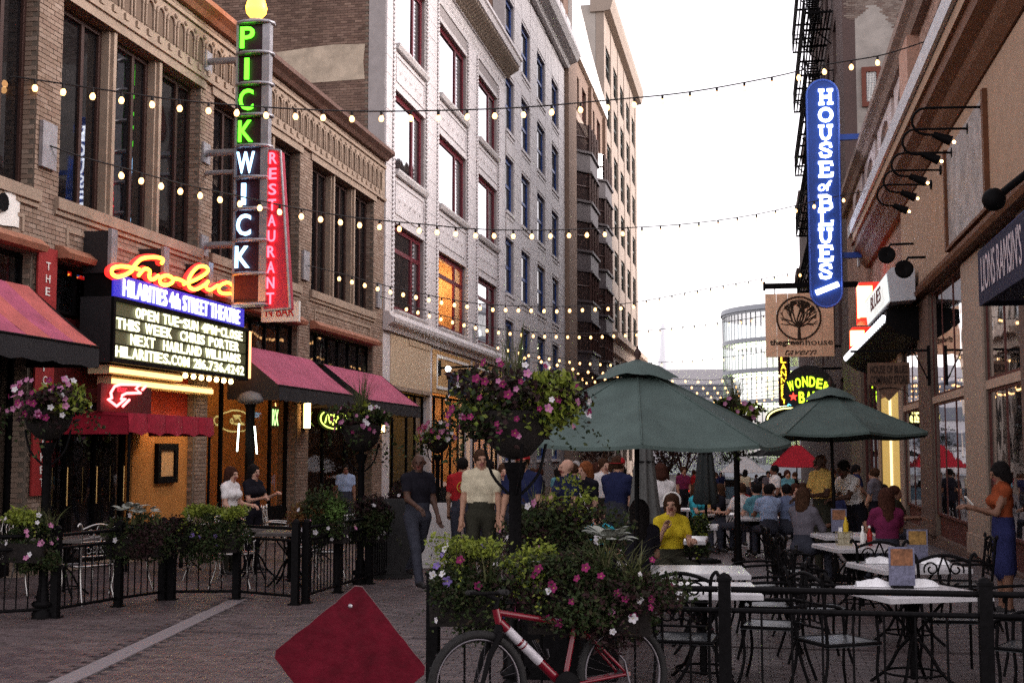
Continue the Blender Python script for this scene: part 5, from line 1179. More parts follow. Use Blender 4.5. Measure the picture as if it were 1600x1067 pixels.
def table(label, x, y, rz, s=.86, m=M_top, group='square tables of the right patio', h=.73):
    t = thing('patio_table', label, 'table', (0, 0, 0), 0, group)
    q = MB(); a = s/2; q.box(-a, a, -a, a, h-.05, h-.012); b = a-.012
    q.add([(-a, -a, h-.012), (a, -a, h-.012), (a, a, h-.012), (-a, a, h-.012), (-b, -b, h), (b, -b, h), (b, b, h), (-b, b, h)], [(4, 5, 6, 7), (0, 1, 5, 4), (1, 2, 6, 5), (2, 3, 7, 6), (3, 0, 4, 7)]); q.build('table_top', m, t)
    q = MB(); q.lathe([(.03, .05), (.028, .4), (.04, .66), (.12, h-.051)], (0, 0, 0), 10); q.build('pedestal', M_ironrail, t)
    for k in range(4):
        c_, s_ = math.cos(math.pi/2*k+.78), math.sin(math.pi/2*k+.78)
        q = MB(); q.tube(catmull([(.03*c_, .03*s_, .36), (.12*c_, .12*s_, .26), (.2*c_, .2*s_, .12), (.34*c_, .34*s_, .0)], 4), .014, 5); q.tube(catmull([(.03*c_, .03*s_, .4), (.11*c_, .11*s_, .5), (.25*c_, .25*s_, h-.06)], 4), .012, 5); q.build('foot', M_ironrail, t)
    q = MB(); q.tube([(.22*math.cos(a_), .22*math.sin(a_), .1) for a_ in [2*math.pi*k/20 for k in range(20)]], .01, 5, closed=True); q.build('foot_ring', M_ironrail, t)
    t.location = (x, y, gz(y)); t.rotation_euler = (0, 0, rz); BASE[t.name] = Vector((x, y, gz(y))); return t
T = {}
for k, (px, py, rz, lab) in dict(t1=(1425, 921, .42, 'nearest pale square table right behind the iron fence rails'), t2=(1418, 882, .35, 'pale square table with folded napkins, second from the fence on the right'),
      t3=(1345, 852, .3, 'pale square table holding the condiment caddy'), t4=(1325, 833, .25, 'square table in front of the seated long-haired diners'),
      l1=(1098, 917, .1, 'pale square table beside the dark flowers, nearest of the left row'), l2=(1092, 889, .1, 'pale square table half hidden behind the flower mound'),
      l3=(1050, 840, 0, 'pale square table in front of the woman in yellow'), l4=(1078, 820, 0, 'small pale table right of the woman in yellow'), l5=(1130, 792, .2, 'pale table behind the tied umbrella, before the group of diners'), r5=(1290, 806, .2, 'square table beside the man in the yellow polo shirt'),
      f1=(1185, 800, .1, 'table among the group of diners in the middle distance'), l6=(1078, 780, .1, 'long pale table by the woman in the sleeveless white top')).items():
    x, y = at(px, py, .73+(0 if py > 830 else -.06)); T[k] = (x, y); table(lab, x, y, rz)
chairs = [(.55, 9.62, .55, 'near iron chair with its pale seat at the nearest right table'), (1.9, 9.55, 2.7, 'iron chair pulled up right of the nearest table, behind the fence post'), (2.15, 11.3, 3.3, 'iron chair with scroll back right of the napkin table'), (.5, 11.6, .2, 'iron chair left of the napkin table'),
  (.42, 13.2, .1, 'iron chair left of the condiment table, nearer one'), (.35, 15.0, .15, 'iron chair behind the woman in dark grey, left of the condiment table'), (-.52, 9.55, 1.5, 'iron chair with shiny seat just left of the fence post'), (.12, 10.4, 3.0, 'scroll back iron chair facing the nearest left table'), (.08, 11.7, 3.1, 'scroll back iron chair facing the half hidden left table'), (.0, 13.4, 3.3, 'empty iron chair in the aisle behind the left tables'),
  (1.15, 13.1, 1.6, 'iron chair between the napkin table and the condiment table'), (2.1, 13.9, 3.2, 'iron chair right of the condiment table near the window'), (1.55, 11.05, -1.5, 'iron chair between the nearest and the napkin table')]
for c_ in chairs: put(chairR, *c_)
M_dktop = mat('dark_top', (.1, .085, .08), .3, var=.2)
for x, y, lab in ((-8.55, 14.9, 'dark table near the red banner pillar in the left patio'), (-7.1, 17.6, 'dark table with white napkins beside the woman in white'), (-6.2, 16.6, 'dark table behind the flower boxes at the patio corner'), (-8.7, 18.6, 'dark table in front of the orange wall'), (-7.6, 21.5, 'dark table by the wall lantern pier')):
    table(lab, x, y, .1, .75, M_dktop, 'dark tables of the left patio')
for c_ in [(-7.9, 14.3, 2.6, 'metal chair with bright curved arms nearest the basket post'), (-8.0, 15.6, 3.6, 'second metal chair behind the white leafed planter'), (-9.2, 15.0, 0, 'metal chair against the entrance doors'), (-7.7, 17.3, .3, 'metal chair left of the napkin table'), (-6.5, 17.9, 3.3, 'metal chair right of the napkin table'), (-6.85, 16.3, .2, 'metal chair behind the yellow-green planter'), (-5.75, 16.9, 3.3, 'metal chair just inside the walkway fence'), (-8.1, 18.9, 2.9, 'metal chair right of the table at the orange wall'), (-8.2, 21.4, .2, 'metal chair near the lantern pier')]: put(chairL, *c_)
# ---- things on tables
def on(k, dx, dy): return T[k][0]+dx, T[k][1]+dy, .73+gz(T[k][1])
M_napkin = mat('napkin_cloth', (.8, .79, .8), .85, bump=.3, bscale=60)
def napkin(label, p, rz, parent=None):
    q = MB(); n = 9; M = rotz(rz); rnd = random.Random(p[0]*7); vs = []
    for i in range(n):
        u = i/(n-1); prof = .02+.022*math.sin(math.pi*u)+rnd.uniform(0, .012)
        for j in range(7):
            a = math.pi*j/6; vs.append(M @ Vector((-.13+.26*u, .055*math.cos(a)*(.7+.3*math.sin(u*9)), prof*math.sin(a)*1.4)))
    q.add(vs, [(i*7+j, i*7+j+1, (i+1)*7+j+1, (i+1)*7+j) for i in range(n-1) for j in range(6)], 0, True)
    q.add([M @ Vector(v) for v in ((-.15, -.07, .004), (.15, -.06, .004), (.14, .08, .006), (-.14, .07, .005))], [(0, 1, 2, 3)])
    o = link('napkin', q.mesh('napkin', M_napkin), None, p); tag(o, label, 'napkin', 'folded napkins on the patio tables')
napkin('folded white napkin at the left end of the napkin table', on('t2', -.25, .1), .1); napkin('crumpled white napkin at the right end of the napkin table', on('t2', .27, .1), -.3)
napkin('flat white napkin on the left of the nearest table', on('t1', -.28, .18), .1); napkin('crumpled napkin at the middle of the nearest table', on('t1', .1, .22), .5)
def caddy(label, p, tall=False):
    t = thing('condiment_caddy', label, 'caddy', p)
    x, y, z = p; q = MB(); q.box(x-.09, x+.09, y-.06, y+.06, z, z+.012); 
    for k in range(8): a = 2*math.pi*k/8; q.tube([(x+.09*math.cos(a), y+.06*math.sin(a), z+.01), (x+.095*math.cos(a), y+.063*math.sin(a), z+.15)], .004, 4)
    for zz in (.08, .15): q.tube([(x+.093*math.cos(a), y+.062*math.sin(a), z+zz) for a in [2*math.pi*k/14 for k in range(14)]], .004, 4, closed=True)
    q.build('wire_basket', mat('caddy_tin', (.35, .3, .2), .5, metal=.6), t)
    q = MB(); q.box(x-.07, x+.06, y-.045, y+.045, z+.013, z+.14); q.build('sugar_packets', mat('packets', (.4, .36, .25), .8, var=.4, scale=60), t)
    q = MB(); q.lathe([(.028, 0), (.03, .1), (.012, .15), (.01, .18), (.001, .185)], (x+.02, y-.03, z+.14), 8); q.build('mustard_bottle', mat('mustard', (.6, .4, .02), .4), t)
    q = MB(); q.box(x-.06, x-.02, y-.03, y+.02, z+.141, z+.2); q.build('napkin_stack', M_napkin, t)
caddy('wire condiment caddy with a yellow bottle on the condiment table', on('t3', -.18, .05))
def bottle(label, p, m, name='bottle', s=1):
    t = thing(name, label, 'bottle', p); x, y, z = p
    q = MB(); q.lathe([(.001, 0), (.03*s, .002), (.032*s, .1*s), (.028*s, .14*s), (.013*s, .17*s), (.012*s, .2*s)], (x, y, z), 10); q.build('body', m, t)
    q = MB(); q.lathe([(.014*s, .2*s), (.014*s, .225*s), (.001, .226*s)], (x, y, z), 8); q.build('cap', M_white, t)
bottle('red ketchup bottle on the condiment table', on('t3', .1, .0), mat('ketchup', (.35, .015, .015), .3))
bottle('white squeeze bottle beside the caddy on the condiment table', on('t3', .02, -.05), M_white)
def menu(label, p, rz, m2):
    t = thing('menu_stand', label, 'menu', p); x, y, z = p; M = rotz(rz)
    q = MB(); q.obox((x, y, z+.01), .16, .1, .018, M); q.build('stand_base', M_black, t)
    q = MB(); q.obox((x, y, z+.17), .2, .012, .3, M); q.build('card', mat('menu_card', (.13, .13, .19), .5, var=.5, scale=30), t)
    q = MB(); q.obox(Vector((x, y, z+.24)) + M @ Vector((0, -.008, 0)), .17, .003, .13, M); q.build('photo_panel', m2, t)
M_food = mat('food_print', (.2, .085, .04), .5, var=.6, scale=25)
menu('tall menu card with a food picture standing on the nearest right table', on('t1', -.06, .12), .1, M_food)
menu('menu card with a dish picture at the far corner of the napkin table', on('t2', .12, .22), .2, mat('food_print_dark', (.25, .14, .04), .5, var=.6, scale=25))
menu('small menu card at the back of the table with the seated diners', on('t4', -.1, .2), 0, M_food)
# ---- umbrellas
M_canvas = mat('green_canvas', (.066, .094, .085), .85, var=.22, scale=2.2, bump=.35, bscale=9)
def umbrella(label, x, y, rim, peak, R, m, tilt=0, group='market umbrellas', pole=True, rot=.2, n=8, vent=True):
    z0 = gz(y); t = thing('patio_umbrella', label, 'umbrella', (0, 0, 0), 0, group)
    for k in range(n):
        a0, a1 = rot+2*math.pi*k/n, rot+2*math.pi*(k+1)/n; q = MB(); mm, vs = 6, []
        for i in range(mm+1):
            u = .16+.84*i/mm
            for j in range(5):
                w_ = j/4; c_ = Vector((math.cos(a0), math.sin(a0), 0))*(1-w_)+Vector((math.cos(a1), math.sin(a1), 0))*w_
                sg_ = math.sin(math.pi*w_)*u*(.045 if i < mm else .06); inn = 1-.03*math.sin(math.pi*w_)*(i/mm)
                zz = peak-(peak-rim)*u-sg_*.6; vs.append((c_.x*R*u*inn, c_.y*R*u*inn, zz))
        q.add(vs, [(i*5+j, i*5+j+1, (i+1)*5+j+1, (i+1)*5+j) for i in range(mm) for j in range(4)], 0, True)
        e = vs[-5:]; q.add(e+[(p[0], p[1], p[2]-.035) for p in e], [(j, j+1, j+6, j+5) for j in range(4)], 0, True); q.tube([Vector(v) + Vector((0, 0, .004)) for v in vs[::5]], .009, 4); q.build('canopy_panel', m, t)
    if vent:
        q = MB(); vs = [(0, 0, peak+.07)]; N = 32
        for k in range(N): a = 2*math.pi*k/N; w_ = .5+.5*math.cos(n*(a-rot)); vs.append((R*.15*math.cos(a), R*.15*math.sin(a), peak+.0))
        for k in range(N): a = 2*math.pi*k/N; w_ = .5+.5*math.cos(n*(a-rot)); r = R*(.24+.035*w_); vs.append((r*math.cos(a), r*math.sin(a), peak-.1-.022*w_+.026*math.sin(3*a)))
        q.add(vs, [(0, 1+k, 1+(k+1) % N) for k in range(N)]+[(1+k, 1+N+k, 1+N+(k+1) % N, 1+(k+1) % N) for k in range(N)], 0, True); q.build('vent_cap', m, t)
    for k in range(n):
        a = rot+2*math.pi*k/n; q = MB(); q.tube([(0, 0, peak-.08), (R*.55*math.cos(a), R*.55*math.sin(a), peak-(peak-rim)*.58-.03), (R*.985*math.cos(a), R*.985*math.sin(a), rim-.015)], .012, 4); q.build('rib', M_brown, t)
    q = MB(); q.tube([(0, 0, 0), (0, 0, peak+.02)], .024, 8); q.lathe([(.26, 0), (.26, .05), (.06, .09), (.04, .3)], (0, 0, 0), 16); q.build('pole', M_ironrail, t)
    q = MB(); q.lathe([(.03, 0), (.035, .02), (.018, .05), (.04, .085), (.034, .115), (.012, .14), (.008, .165), (.001, .17)], (0, 0, peak+.03), 10); q.build('finial', M_brown, t)
    t.location = (x, y, z0); t.rotation_euler = (tilt, tilt*.6, 0)
    return t
umbrella('big dark green market umbrella in the centre with a wooden finial', -1.17, 12.7, 1.9, 2.64, 1.5, M_canvas, .025, rot=.12)
umbrella('farther dark green market umbrella in front of the round bar sign', 1.12, 19.2, 2.08, 2.72, 1.43, M_canvas, -.02, rot=.3)
umbrella('white peaked umbrella far down the street', -.55, 60, 1.75, 2.55, 1.45, mat('white_canvas', (.75, .74, .74), .8), 0, rot=.785, n=4, vent=False)
umbrella('red peaked umbrella far down the street', 1.45, 47, 1.9, 2.75, 1.25, mat('red_canvas', (.4, .015, .03), .8), 0, rot=.785, n=4, vent=False)
umbrella('black umbrella far down the street between the white and red ones', 1.1, 66, 2.6, 3.2, 1.5, M_black, 0, rot=.3, vent=False)
def closed_umbrella(label, x, y, top, m, bot=.9):
    t = thing('closed_umbrella', label, 'umbrella', (x, y, gz(y)), group='tied market umbrellas'); g0 = gz(y)
    q = MB(); N = 40; H = top-bot; prof = [(0.02, 0), (.05, -.06*H), (.085, -.25*H), (.1, -.42*H), (.11, -.47*H), (.15, -.75*H), (.19, -.97*H), (.15, -H)]
    vs = [(x+r*(1+.22*math.sin(8*2*math.pi*k/N))*math.cos(2*math.pi*k/N), y+r*(1+.22*math.sin(8*2*math.pi*k/N))*math.sin(2*math.pi*k/N), g0+top+z) for r, z in prof for k in range(N)]
    q.add(vs, [(i*N+k, i*N+(k+1) % N, (i+1)*N+(k+1) % N, (i+1)*N+k) for i in range(len(prof)-1) for k in range(N)], 0, True); q.build('folded_canvas', m, t)
    q = MB(); q.tube([(x, y, g0), (x, y, g0+top+.05)], .024, 8); q.lathe([(.25, 0), (.25, .05), (.05, .1)], (x, y, g0), 14); q.build('pole', M_ironrail, t)
    q = MB(); q.tube([(x+.115*math.cos(a), y+.115*math.sin(a), g0+top-.455*H) for a in [2*math.pi*k/14 for k in range(14)]], .012, 5, closed=True); q.build('tie', M_ironrail, t)
M_gcl = mat('grey_green_canvas', (.1, .1, .095), .85, var=.2, scale=6)
closed_umbrella('tied grey-green umbrella behind the big open umbrella', -1.4, 16.5, 2.35, M_gcl, .85)
closed_umbrella('tied dark umbrella beyond the woman in yellow', -.85, 22.5, 2.6, mat('dark_canvas', (.03, .035, .035), .85), 1.0)
# ---- sandwich boards, diamond sign
def aframe(label, x, y, rz, w, h, m, spread=.28, mtop=None):
    t = thing('sandwich_board', label, 'sandwich board', (x, y, gz(y)), rz)
    BASE[t.name] = Vector((0, 0, 0))
    for s_ in (-1, 1):
        q = MB(); tlt = math.atan2(spread, h); M = Matrix.Rotation(s_*tlt*.98, 3, 'X'); c_ = Vector((0, s_*spread/2+s_*.012, h/2))
        q.obox(c_, w, .022, h, M); q.obox(c_ + M @ Vector((0, s_*.014, 0)), w-.1, .006, h-.12, M); q.build('panel', m, t)
    for s_ in (-1, 1): q = MB(); q.tube([(s_*(w/2-.03), -spread*.45, .3), (s_*(w/2-.03), spread*.45, .3)], .006, 4); q.build('chain', M_sgrey, t)
    return t
aframe('black chalkboard sandwich board at the end of the left patio, beside the man in black', -5.2, 18.1, .35, .56, 1.15, mat('chalkboard', (.013, .012, .012), .6, var=.5, scale=9))
aframe('white sandwich board behind the black chalkboard', -5.1, 20.3, .4, .6, 1.05, mat('white_board', (.6, .58, .56), .6, var=.12, scale=4))
ds = thing('diamond_sign', 'dark red diamond road sign with chipped edges on a low stand in the foreground', 'sign', (-2.16, 6.72, .03), rad(10)); BASE[ds.name] = Vector((0, 0, 0))
a_ = .3; rnd = random.Random(3); out = []
cor = [(0, a_*1.414), (a_*1.414, 0), (0, -a_*1.414), (-a_*1.414, 0)]
for i in range(4):
    p, r = Vector(cor[i]), Vector(cor[(i+1) % 4]); e = (r-p).normalized(); nn = Vector((-e.y, e.x)); L = (r-p).length
    out += [p+e*.03+nn*.004, p+e*.012+nn*.012] if False else [p+e*.028]
    for k in range(1, 12):
        j = rnd.uniform(-.002, .002)
        if i == 3 and k in (4, 5, 8, 9): j = -.005*(1 if k % 2 else .3)
        out.append(p+e*(.028+(L-.056)*k/12) - nn*(-j if False else -j))
    out.append(r-e*.028)
RM = Matrix.Rotation(rad(-6), 2); out = [RM @ o for o in out][::-1]
q = MB(); q.prism([(o.x, o.y) for o in out], lambda u, v: (u, 0, .64+v), (0, .006, 0)); q.build('plate', mat('worn_red_face', (.085, .003, .01), .5, var=.4, scale=7, bump=.25, bscale=18, spec=.1), ds)
q = MB(); q.prism([(o.x*1.012, o.y*1.012) for o in out], lambda u, v: (u, .0062, .64+v), (0, .004, 0)); q.build('backing_sheet', mat('dull_alu', (.14, .1, .1), .6, metal=.2, var=.2), ds)
for (u, v) in ((0, .3), (0, -.25)): q = MB(); q.lathe([(.012, 0), (.01, .006), (.001, .008)], (u, -.001, .64+v), 8, 0, True, Matrix.Rotation(rad(90), 3, 'X')); q.build('bolt', M_sgrey, ds)
q = MB(); q.box(-.03, .03, .011, .05, .02, .95); q.obox((0, .03, .02), .9, .05, .04); q.obox((0, .03, .05), .05, .8, .03); q.build('stand', M_ironrail, ds)
# ---- bicycle
bk = thing('red_bicycle', 'red mountain bicycle with white down tube patches leaning on the near patio fence', 'bicycle', (-1.29, 8.3, 0), math.atan2(.62, .85)); BASE[bk.name] = Vector((0, 0, 0)); bk.rotation_euler = (rad(-6), 0, math.atan2(.62, .85))
M_bred = mat('bike_red', (.13, .004, .012), .25, coat=.5, var=.1); M_bwhite = mat('bike_white', (.45, .42, .45), .3, var=.25, scale=20); M_tyre = mat('tyre', (.014, .013, .013), .8); M_chrome = mat('chrome', (.11, .1, .11), .4, metal=1)
RW = .335
for xw, nm in ((-.525, 'front'), (.525, 'rear')):
    q = MB(); q.tube([(xw+RW*.94*math.cos(a), 0, RW+RW*.94*math.sin(a)) for a in [2*math.pi*k/40 for k in range(40)]], .026, 8, closed=True); wh = q.build('wheel', M_tyre, bk)
    q = MB(); q.tube([(xw+RW*.845*math.cos(a), 0, RW+RW*.845*math.sin(a)) for a in [2*math.pi*k/40 for k in range(40)]], .011, 6, closed=True); q.build('rim', M_chrome, wh)
    q = MB(); q.tube([(xw, -.05, RW), (xw, .05, RW)], .022, 8)
    for k in range(28): a = 2*math.pi*k/28; b_ = a+(.5 if k % 2 else -.5); q.tube([(xw+.02*math.cos(b_), .03*(1 if k % 4 < 2 else -1), RW+.02*math.sin(b_)), (xw+RW*.84*math.cos(a), 0, RW+RW*.84*math.sin(a))], .0013, 3)
    q.build('spokes', M_chrome, wh)
    q = MB()
    for k in range(48): a = 2*math.pi*k/48; q.obox((xw+(RW-.0)*math.cos(a), .009*(1 if k % 2 else -1), RW+(RW-.0)*math.sin(a)), .012, .02, .014, Matrix.Rotation(-a, 3, 'Y'))
    q.build('tread', M_tyre, wh)
hd, bb_, st_ = Vector((-.38, 0, .8)), Vector((.08, 0, .29)), Vector((.2, 0, .72)); hb_ = Vector((-.36, 0, .7))
q = MB(); q.tube([hd, hb_], .026, 9); q.tube([hb_+Vector((0, 0, .02)), bb_], .03, 9); q.tube([hd-Vector((0, 0, .02)), st_-Vector((.01, 0, .05))], .02, 8); q.tube([bb_, st_, st_+Vector((.015, 0, .04))], .019, 8)
for s_ in (-1, 1): q.tube([bb_+Vector((0, .03*s_, 0)), (.525, .06*s_, RW)], .012, 6); q.tube([st_+Vector((0, .02*s_, -.05)), (.525, .06*s_, RW)], .011, 6)
q.tube([(.525, -.07, RW), (.525, .07, RW)], .02, 6); q.build('frame', M_bred, bk)
d_ = (bb_-hb_)
for (a0, a1) in ((.12, .3), (.33, .36), (.38, .62)): q = MB(); q.tube([hb_+d_*a0+Vector((0, -.003, .02*(1-a0))), hb_+d_*a1+Vector((0, -.003, .02*(1-a1)))], .0312, 9); q.build('white_decal', M_bwhite, bk)
q = MB(); d2 = st_-hd; q.tube([hd+d2*.72+Vector((0, 0, -.04)), hd+d2*.86+Vector((0, 0, -.047))], .021, 8); q.build('white_decal', M_bwhite, bk)
q = MB(); q.tube([hb_, hb_+Vector((-.025, 0, -.09))], .03, 8)
for s_ in (-1, 1): q.tube([hb_+Vector((-.02, .055*s_, -.06)), (-.46, .055*s_, .52), (-.525, .055*s_, RW)], [.022, .02, .014], 7)
q.tube([hb_+Vector((-.02, -.06, -.06)), hb_+Vector((-.02, .06, -.06))], .02, 6); q.build('fork', M_black, bk)
q = MB(); q.tube([hd, hd+Vector((.015, 0, .06)), hd+Vector((-.08, 0, .1))], .017, 7); P = [hd+Vector((-.08, y_, .1+.02*abs(y_)))+Vector((.06*abs(y_), 0, 0)) for y_ in (-.31, -.15, 0, .15, .31)]; q.tube(P, .013, 7); q.build('handlebar', M_black, bk)
for s_ in (-1, 1): q = MB(); q.tube([P[0 if s_ < 0 else 4], P[0 if s_ < 0 else 4]-Vector((0, -.12*-s_*-1 if False else .12*s_*1.0, 0))], .018, 7); q.build('grip', M_tyre, bk)
q = MB(); q.tube([st_, st_+Vector((.02, 0, .08))], .014, 7); q.build('seat_post', M_black, bk)
q = MB(); sp = st_+Vector((.02, 0, .1)); q.lathe([(.001, -.02), (.06, -.015), (.075, .01), (.05, .03), (.001, .035)], sp+Vector((.06, 0, 0)), 12, 0, True, Matrix.Diagonal((1.3, 1, 1))); q.tube([sp+Vector((.04, 0, .005)), sp+Vector((-.08, 0, .01)), sp+Vector((-.15, 0, 0))], [.045, .03, .016], 8); q.build('saddle', M_tyre, bk)
q = MB(); q.lathe([(.09, -.004), (.095, 0), (.09, .004), (.02, .006)], bb_+Vector((0, -.05, 0)), 20, 0, True, Matrix.Rotation(rad(90), 3, 'X')); q.tube([bb_+Vector((0, -.07, 0)), bb_+Vector((.1, -.08, -.13))], .01, 5); q.tube([bb_+Vector((0, .06, 0)), bb_+Vector((-.1, .07, .13))], .01, 5); q.obox(bb_+Vector((.1, -.13, -.13)), .09, .09, .02); q.obox(bb_+Vector((-.1, .12, .13)), .09, .09, .02); q.build('crankset', M_black, bk)
q = MB(); c_ = hb_+d_*.55+Vector((.04, 0, .055)); 
for s_ in (-.03, 0, .03): q.tube([c_+Vector((-.04, s_, .06)), c_+Vector((.03, s_, -.07)), c_+Vector((.06, s_*.3, -.05)), c_+Vector((.05, s_*.3, .0))], .003, 4)
q.build('bottle_cage', M_chrome, bk)
q = MB(); q.tube([(.44, -.06, .5), (.5, -.075, .42), (.54, -.07, .25), (.5, -.07, .2)], .009, 5); q.tube([st_+Vector((.1, 0, -.06)), (.46, 0, .62), (.52, 0, .64)], .004, 4); q.build('rear_derailleur', M_chrome, bk)
# ================================================================== PLANTS
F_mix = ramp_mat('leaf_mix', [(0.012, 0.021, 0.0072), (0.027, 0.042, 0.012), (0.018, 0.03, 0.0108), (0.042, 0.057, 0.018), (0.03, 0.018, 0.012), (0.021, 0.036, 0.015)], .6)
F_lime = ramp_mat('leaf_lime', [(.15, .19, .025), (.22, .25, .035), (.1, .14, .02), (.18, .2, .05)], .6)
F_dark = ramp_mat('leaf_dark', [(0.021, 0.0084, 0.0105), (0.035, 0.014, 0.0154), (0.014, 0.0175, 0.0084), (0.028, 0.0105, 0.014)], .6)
F_pale = ramp_mat('leaf_pale', [(0.231, 0.248, 0.209), (0.275, 0.286, 0.253), (0.193, 0.22, 0.165)], .6)
F_grass = ramp_mat('grass_blade', [(0.07, 0.084, 0.028), (0.112, 0.112, 0.049), (0.049, 0.063, 0.021), (0.14, 0.119, 0.07)], .7)
P_pink = ramp_mat('petal_pink', [(0.325, 0.091, 0.208), (0.39, 0.163, 0.273), (0.273, 0.065, 0.182)], .6)
P_mag = ramp_mat('petal_magenta', [(0.15, 0.0075, 0.06), (0.19, 0.015, 0.08), (0.11, 0.005, 0.04)], .6)
P_white = ramp_mat('petal_white', [(0.49, 0.476, 0.49), (0.525, 0.49, 0.518)], .6)
P_violet = ramp_mat('petal_violet', [(0.12, 0.072, 0.252), (0.168, 0.12, 0.3)], .6)
def flower_mesh(m):
    q = MB()
    for k in range(5):
        a = 2*math.pi*k/5; d = Vector((math.cos(a), math.sin(a), 0)); s_ = Vector((-d.y, d.x, 0))
        q.add([(0, 0, 0), d*.55-s_*.42+Vector((0, 0, .18)), d*1.0-s_*.22+Vector((0, 0, .2)), d*1.0+s_*.22+Vector((0, 0, .2)), d*.55+s_*.42+Vector((0, 0, .18))], [(0, 1, 2, 3, 4)], 0)
    q.lathe([(.16, .02), (.1, .12), (.001, .14)], (0, 0, 0), 5, 1); return q.mesh('blossom', [m, mat('flower_eye', (.4, .35, .05), .7)])
FL = {k: flower_mesh(m) for k, m in dict(p=P_pink, m=P_mag, w=P_white, v=P_violet).items()}
def leaf(q, c, s, rnd, mi=0, up=.4, long=1.5):
    d = Vector((rnd.gauss(0, 1), rnd.gauss(0, 1), rnd.gauss(0, .7)+up)); d.normalize(); n = Vector((rnd.gauss(0, 1), rnd.gauss(0, 1), rnd.gauss(0, 1))); w = d.cross(n)
    if w.length < .01: return
    w.normalize(); n = w.cross(d); c = Vector(c)
    q.add([c, c+d*s*long*.45+w*s*.45+n*s*.12, c+d*s*long-n*s*.12, c+d*s*long*.45-w*s*.45+n*s*.12], [(0, 1, 2), (0, 2, 3)], mi)
def clump(q, c, R, n, s, rnd, mis=(0,), lumps=7, droop=0):
    """leaves gathered in lumps over an uneven volume"""
    L = []
    for _ in range(lumps):
        v = Vector((rnd.gauss(0, 1), rnd.gauss(0, 1), rnd.gauss(0, 1))); v.normalize(); v *= rnd.uniform(.35, .85)
        L.append((Vector((v.x*R[0], v.y*R[1], v.z*R[2])), rnd.uniform(.3, .55), rnd.choice(mis)))
    for _ in range(n):
        o, r, mi = rnd.choice(L); v = Vector((rnd.gauss(0, 1), rnd.gauss(0, 1), rnd.gauss(0, 1))); v.normalize(); v *= r*rnd.uniform(.5, 1.1)
        p = Vector(c)+o+Vector((v.x*R[0], v.y*R[1], v.z*R[2]*.9)); leaf(q, p, s*rnd.uniform(.6, 1.35), rnd, mi if rnd.random() < .8 else rnd.choice(mis))
    for _ in range(droop):
        a = rnd.uniform(0, 6.28); p = Vector(c)+Vector((R[0]*.8*math.cos(a), R[1]*.8*math.sin(a), -R[2]*.2)); 
        for k in range(rnd.randint(5, 11)):
            p = p+Vector((math.cos(a)*.02*R[0]*3, math.sin(a)*.02*R[1]*3, -s*.75)); leaf(q, p+Vector((rnd.gauss(0, s*.4), rnd.gauss(0, s*.4), 0)), s*.8, rnd, mis[0], -.3)
def blossoms(t, c, R, counts, s, rnd, front=True, zr=(-.7, .95)):
    for k, n in counts.items():
        for _ in range(n):
            v = Vector((rnd.gauss(0, 1), rnd.gauss(0, 1), 0)); v.normalize(); z = rnd.uniform(*zr); r = math.sqrt(max(.12, 1-z*z*.8))*rnd.uniform(.85, 1.06)
            if v.y > .35: v.y = -v.y
            p = Vector((v.x*R[0]*r, v.y*R[1]*r, z*R[2])); o = link('blossom', FL[k], t); o.location = Vector(c)+p-BASE[t.name]; f = s*rnd.uniform(.7, 1.25); o.scale = (f, f, f)
            n_ = (Vector((v.x, v.y-.4, .35*z+.25))+Vector((rnd.gauss(0, .3), rnd.gauss(0, .3), rnd.gauss(0, .3)))).normalized(); o.rotation_euler = n_.to_track_quat('Z', 'Y').to_euler()
def grass_tuft(q, c, n, h, spread, rnd, mi=0):
    for _ in range(n):
        a = rnd.uniform(0, 6.28); l = h*rnd.uniform(.6, 1.05); sp = spread*rnd.uniform(.2, 1); b = Vector(c)+Vector((rnd.gauss(0, .03), rnd.gauss(0, .03), 0)); w = Vector((-math.sin(a), math.cos(a), 0))*.0095; P = []
        for k in range(5): u = k/4; P.append(b+Vector((math.cos(a)*sp*u*u, math.sin(a)*sp*u*u, l*(u-.18*u*u*(sp/spread)))))
        vs = []
        for k, p in enumerate(P): vs += [p-w*(1.0-k/4.4), p+w*(1.0-k/4.4)]
        q.add(vs, [(2*k, 2*k+1, 2*k+3, 2*k+2) for k in range(4)], mi)
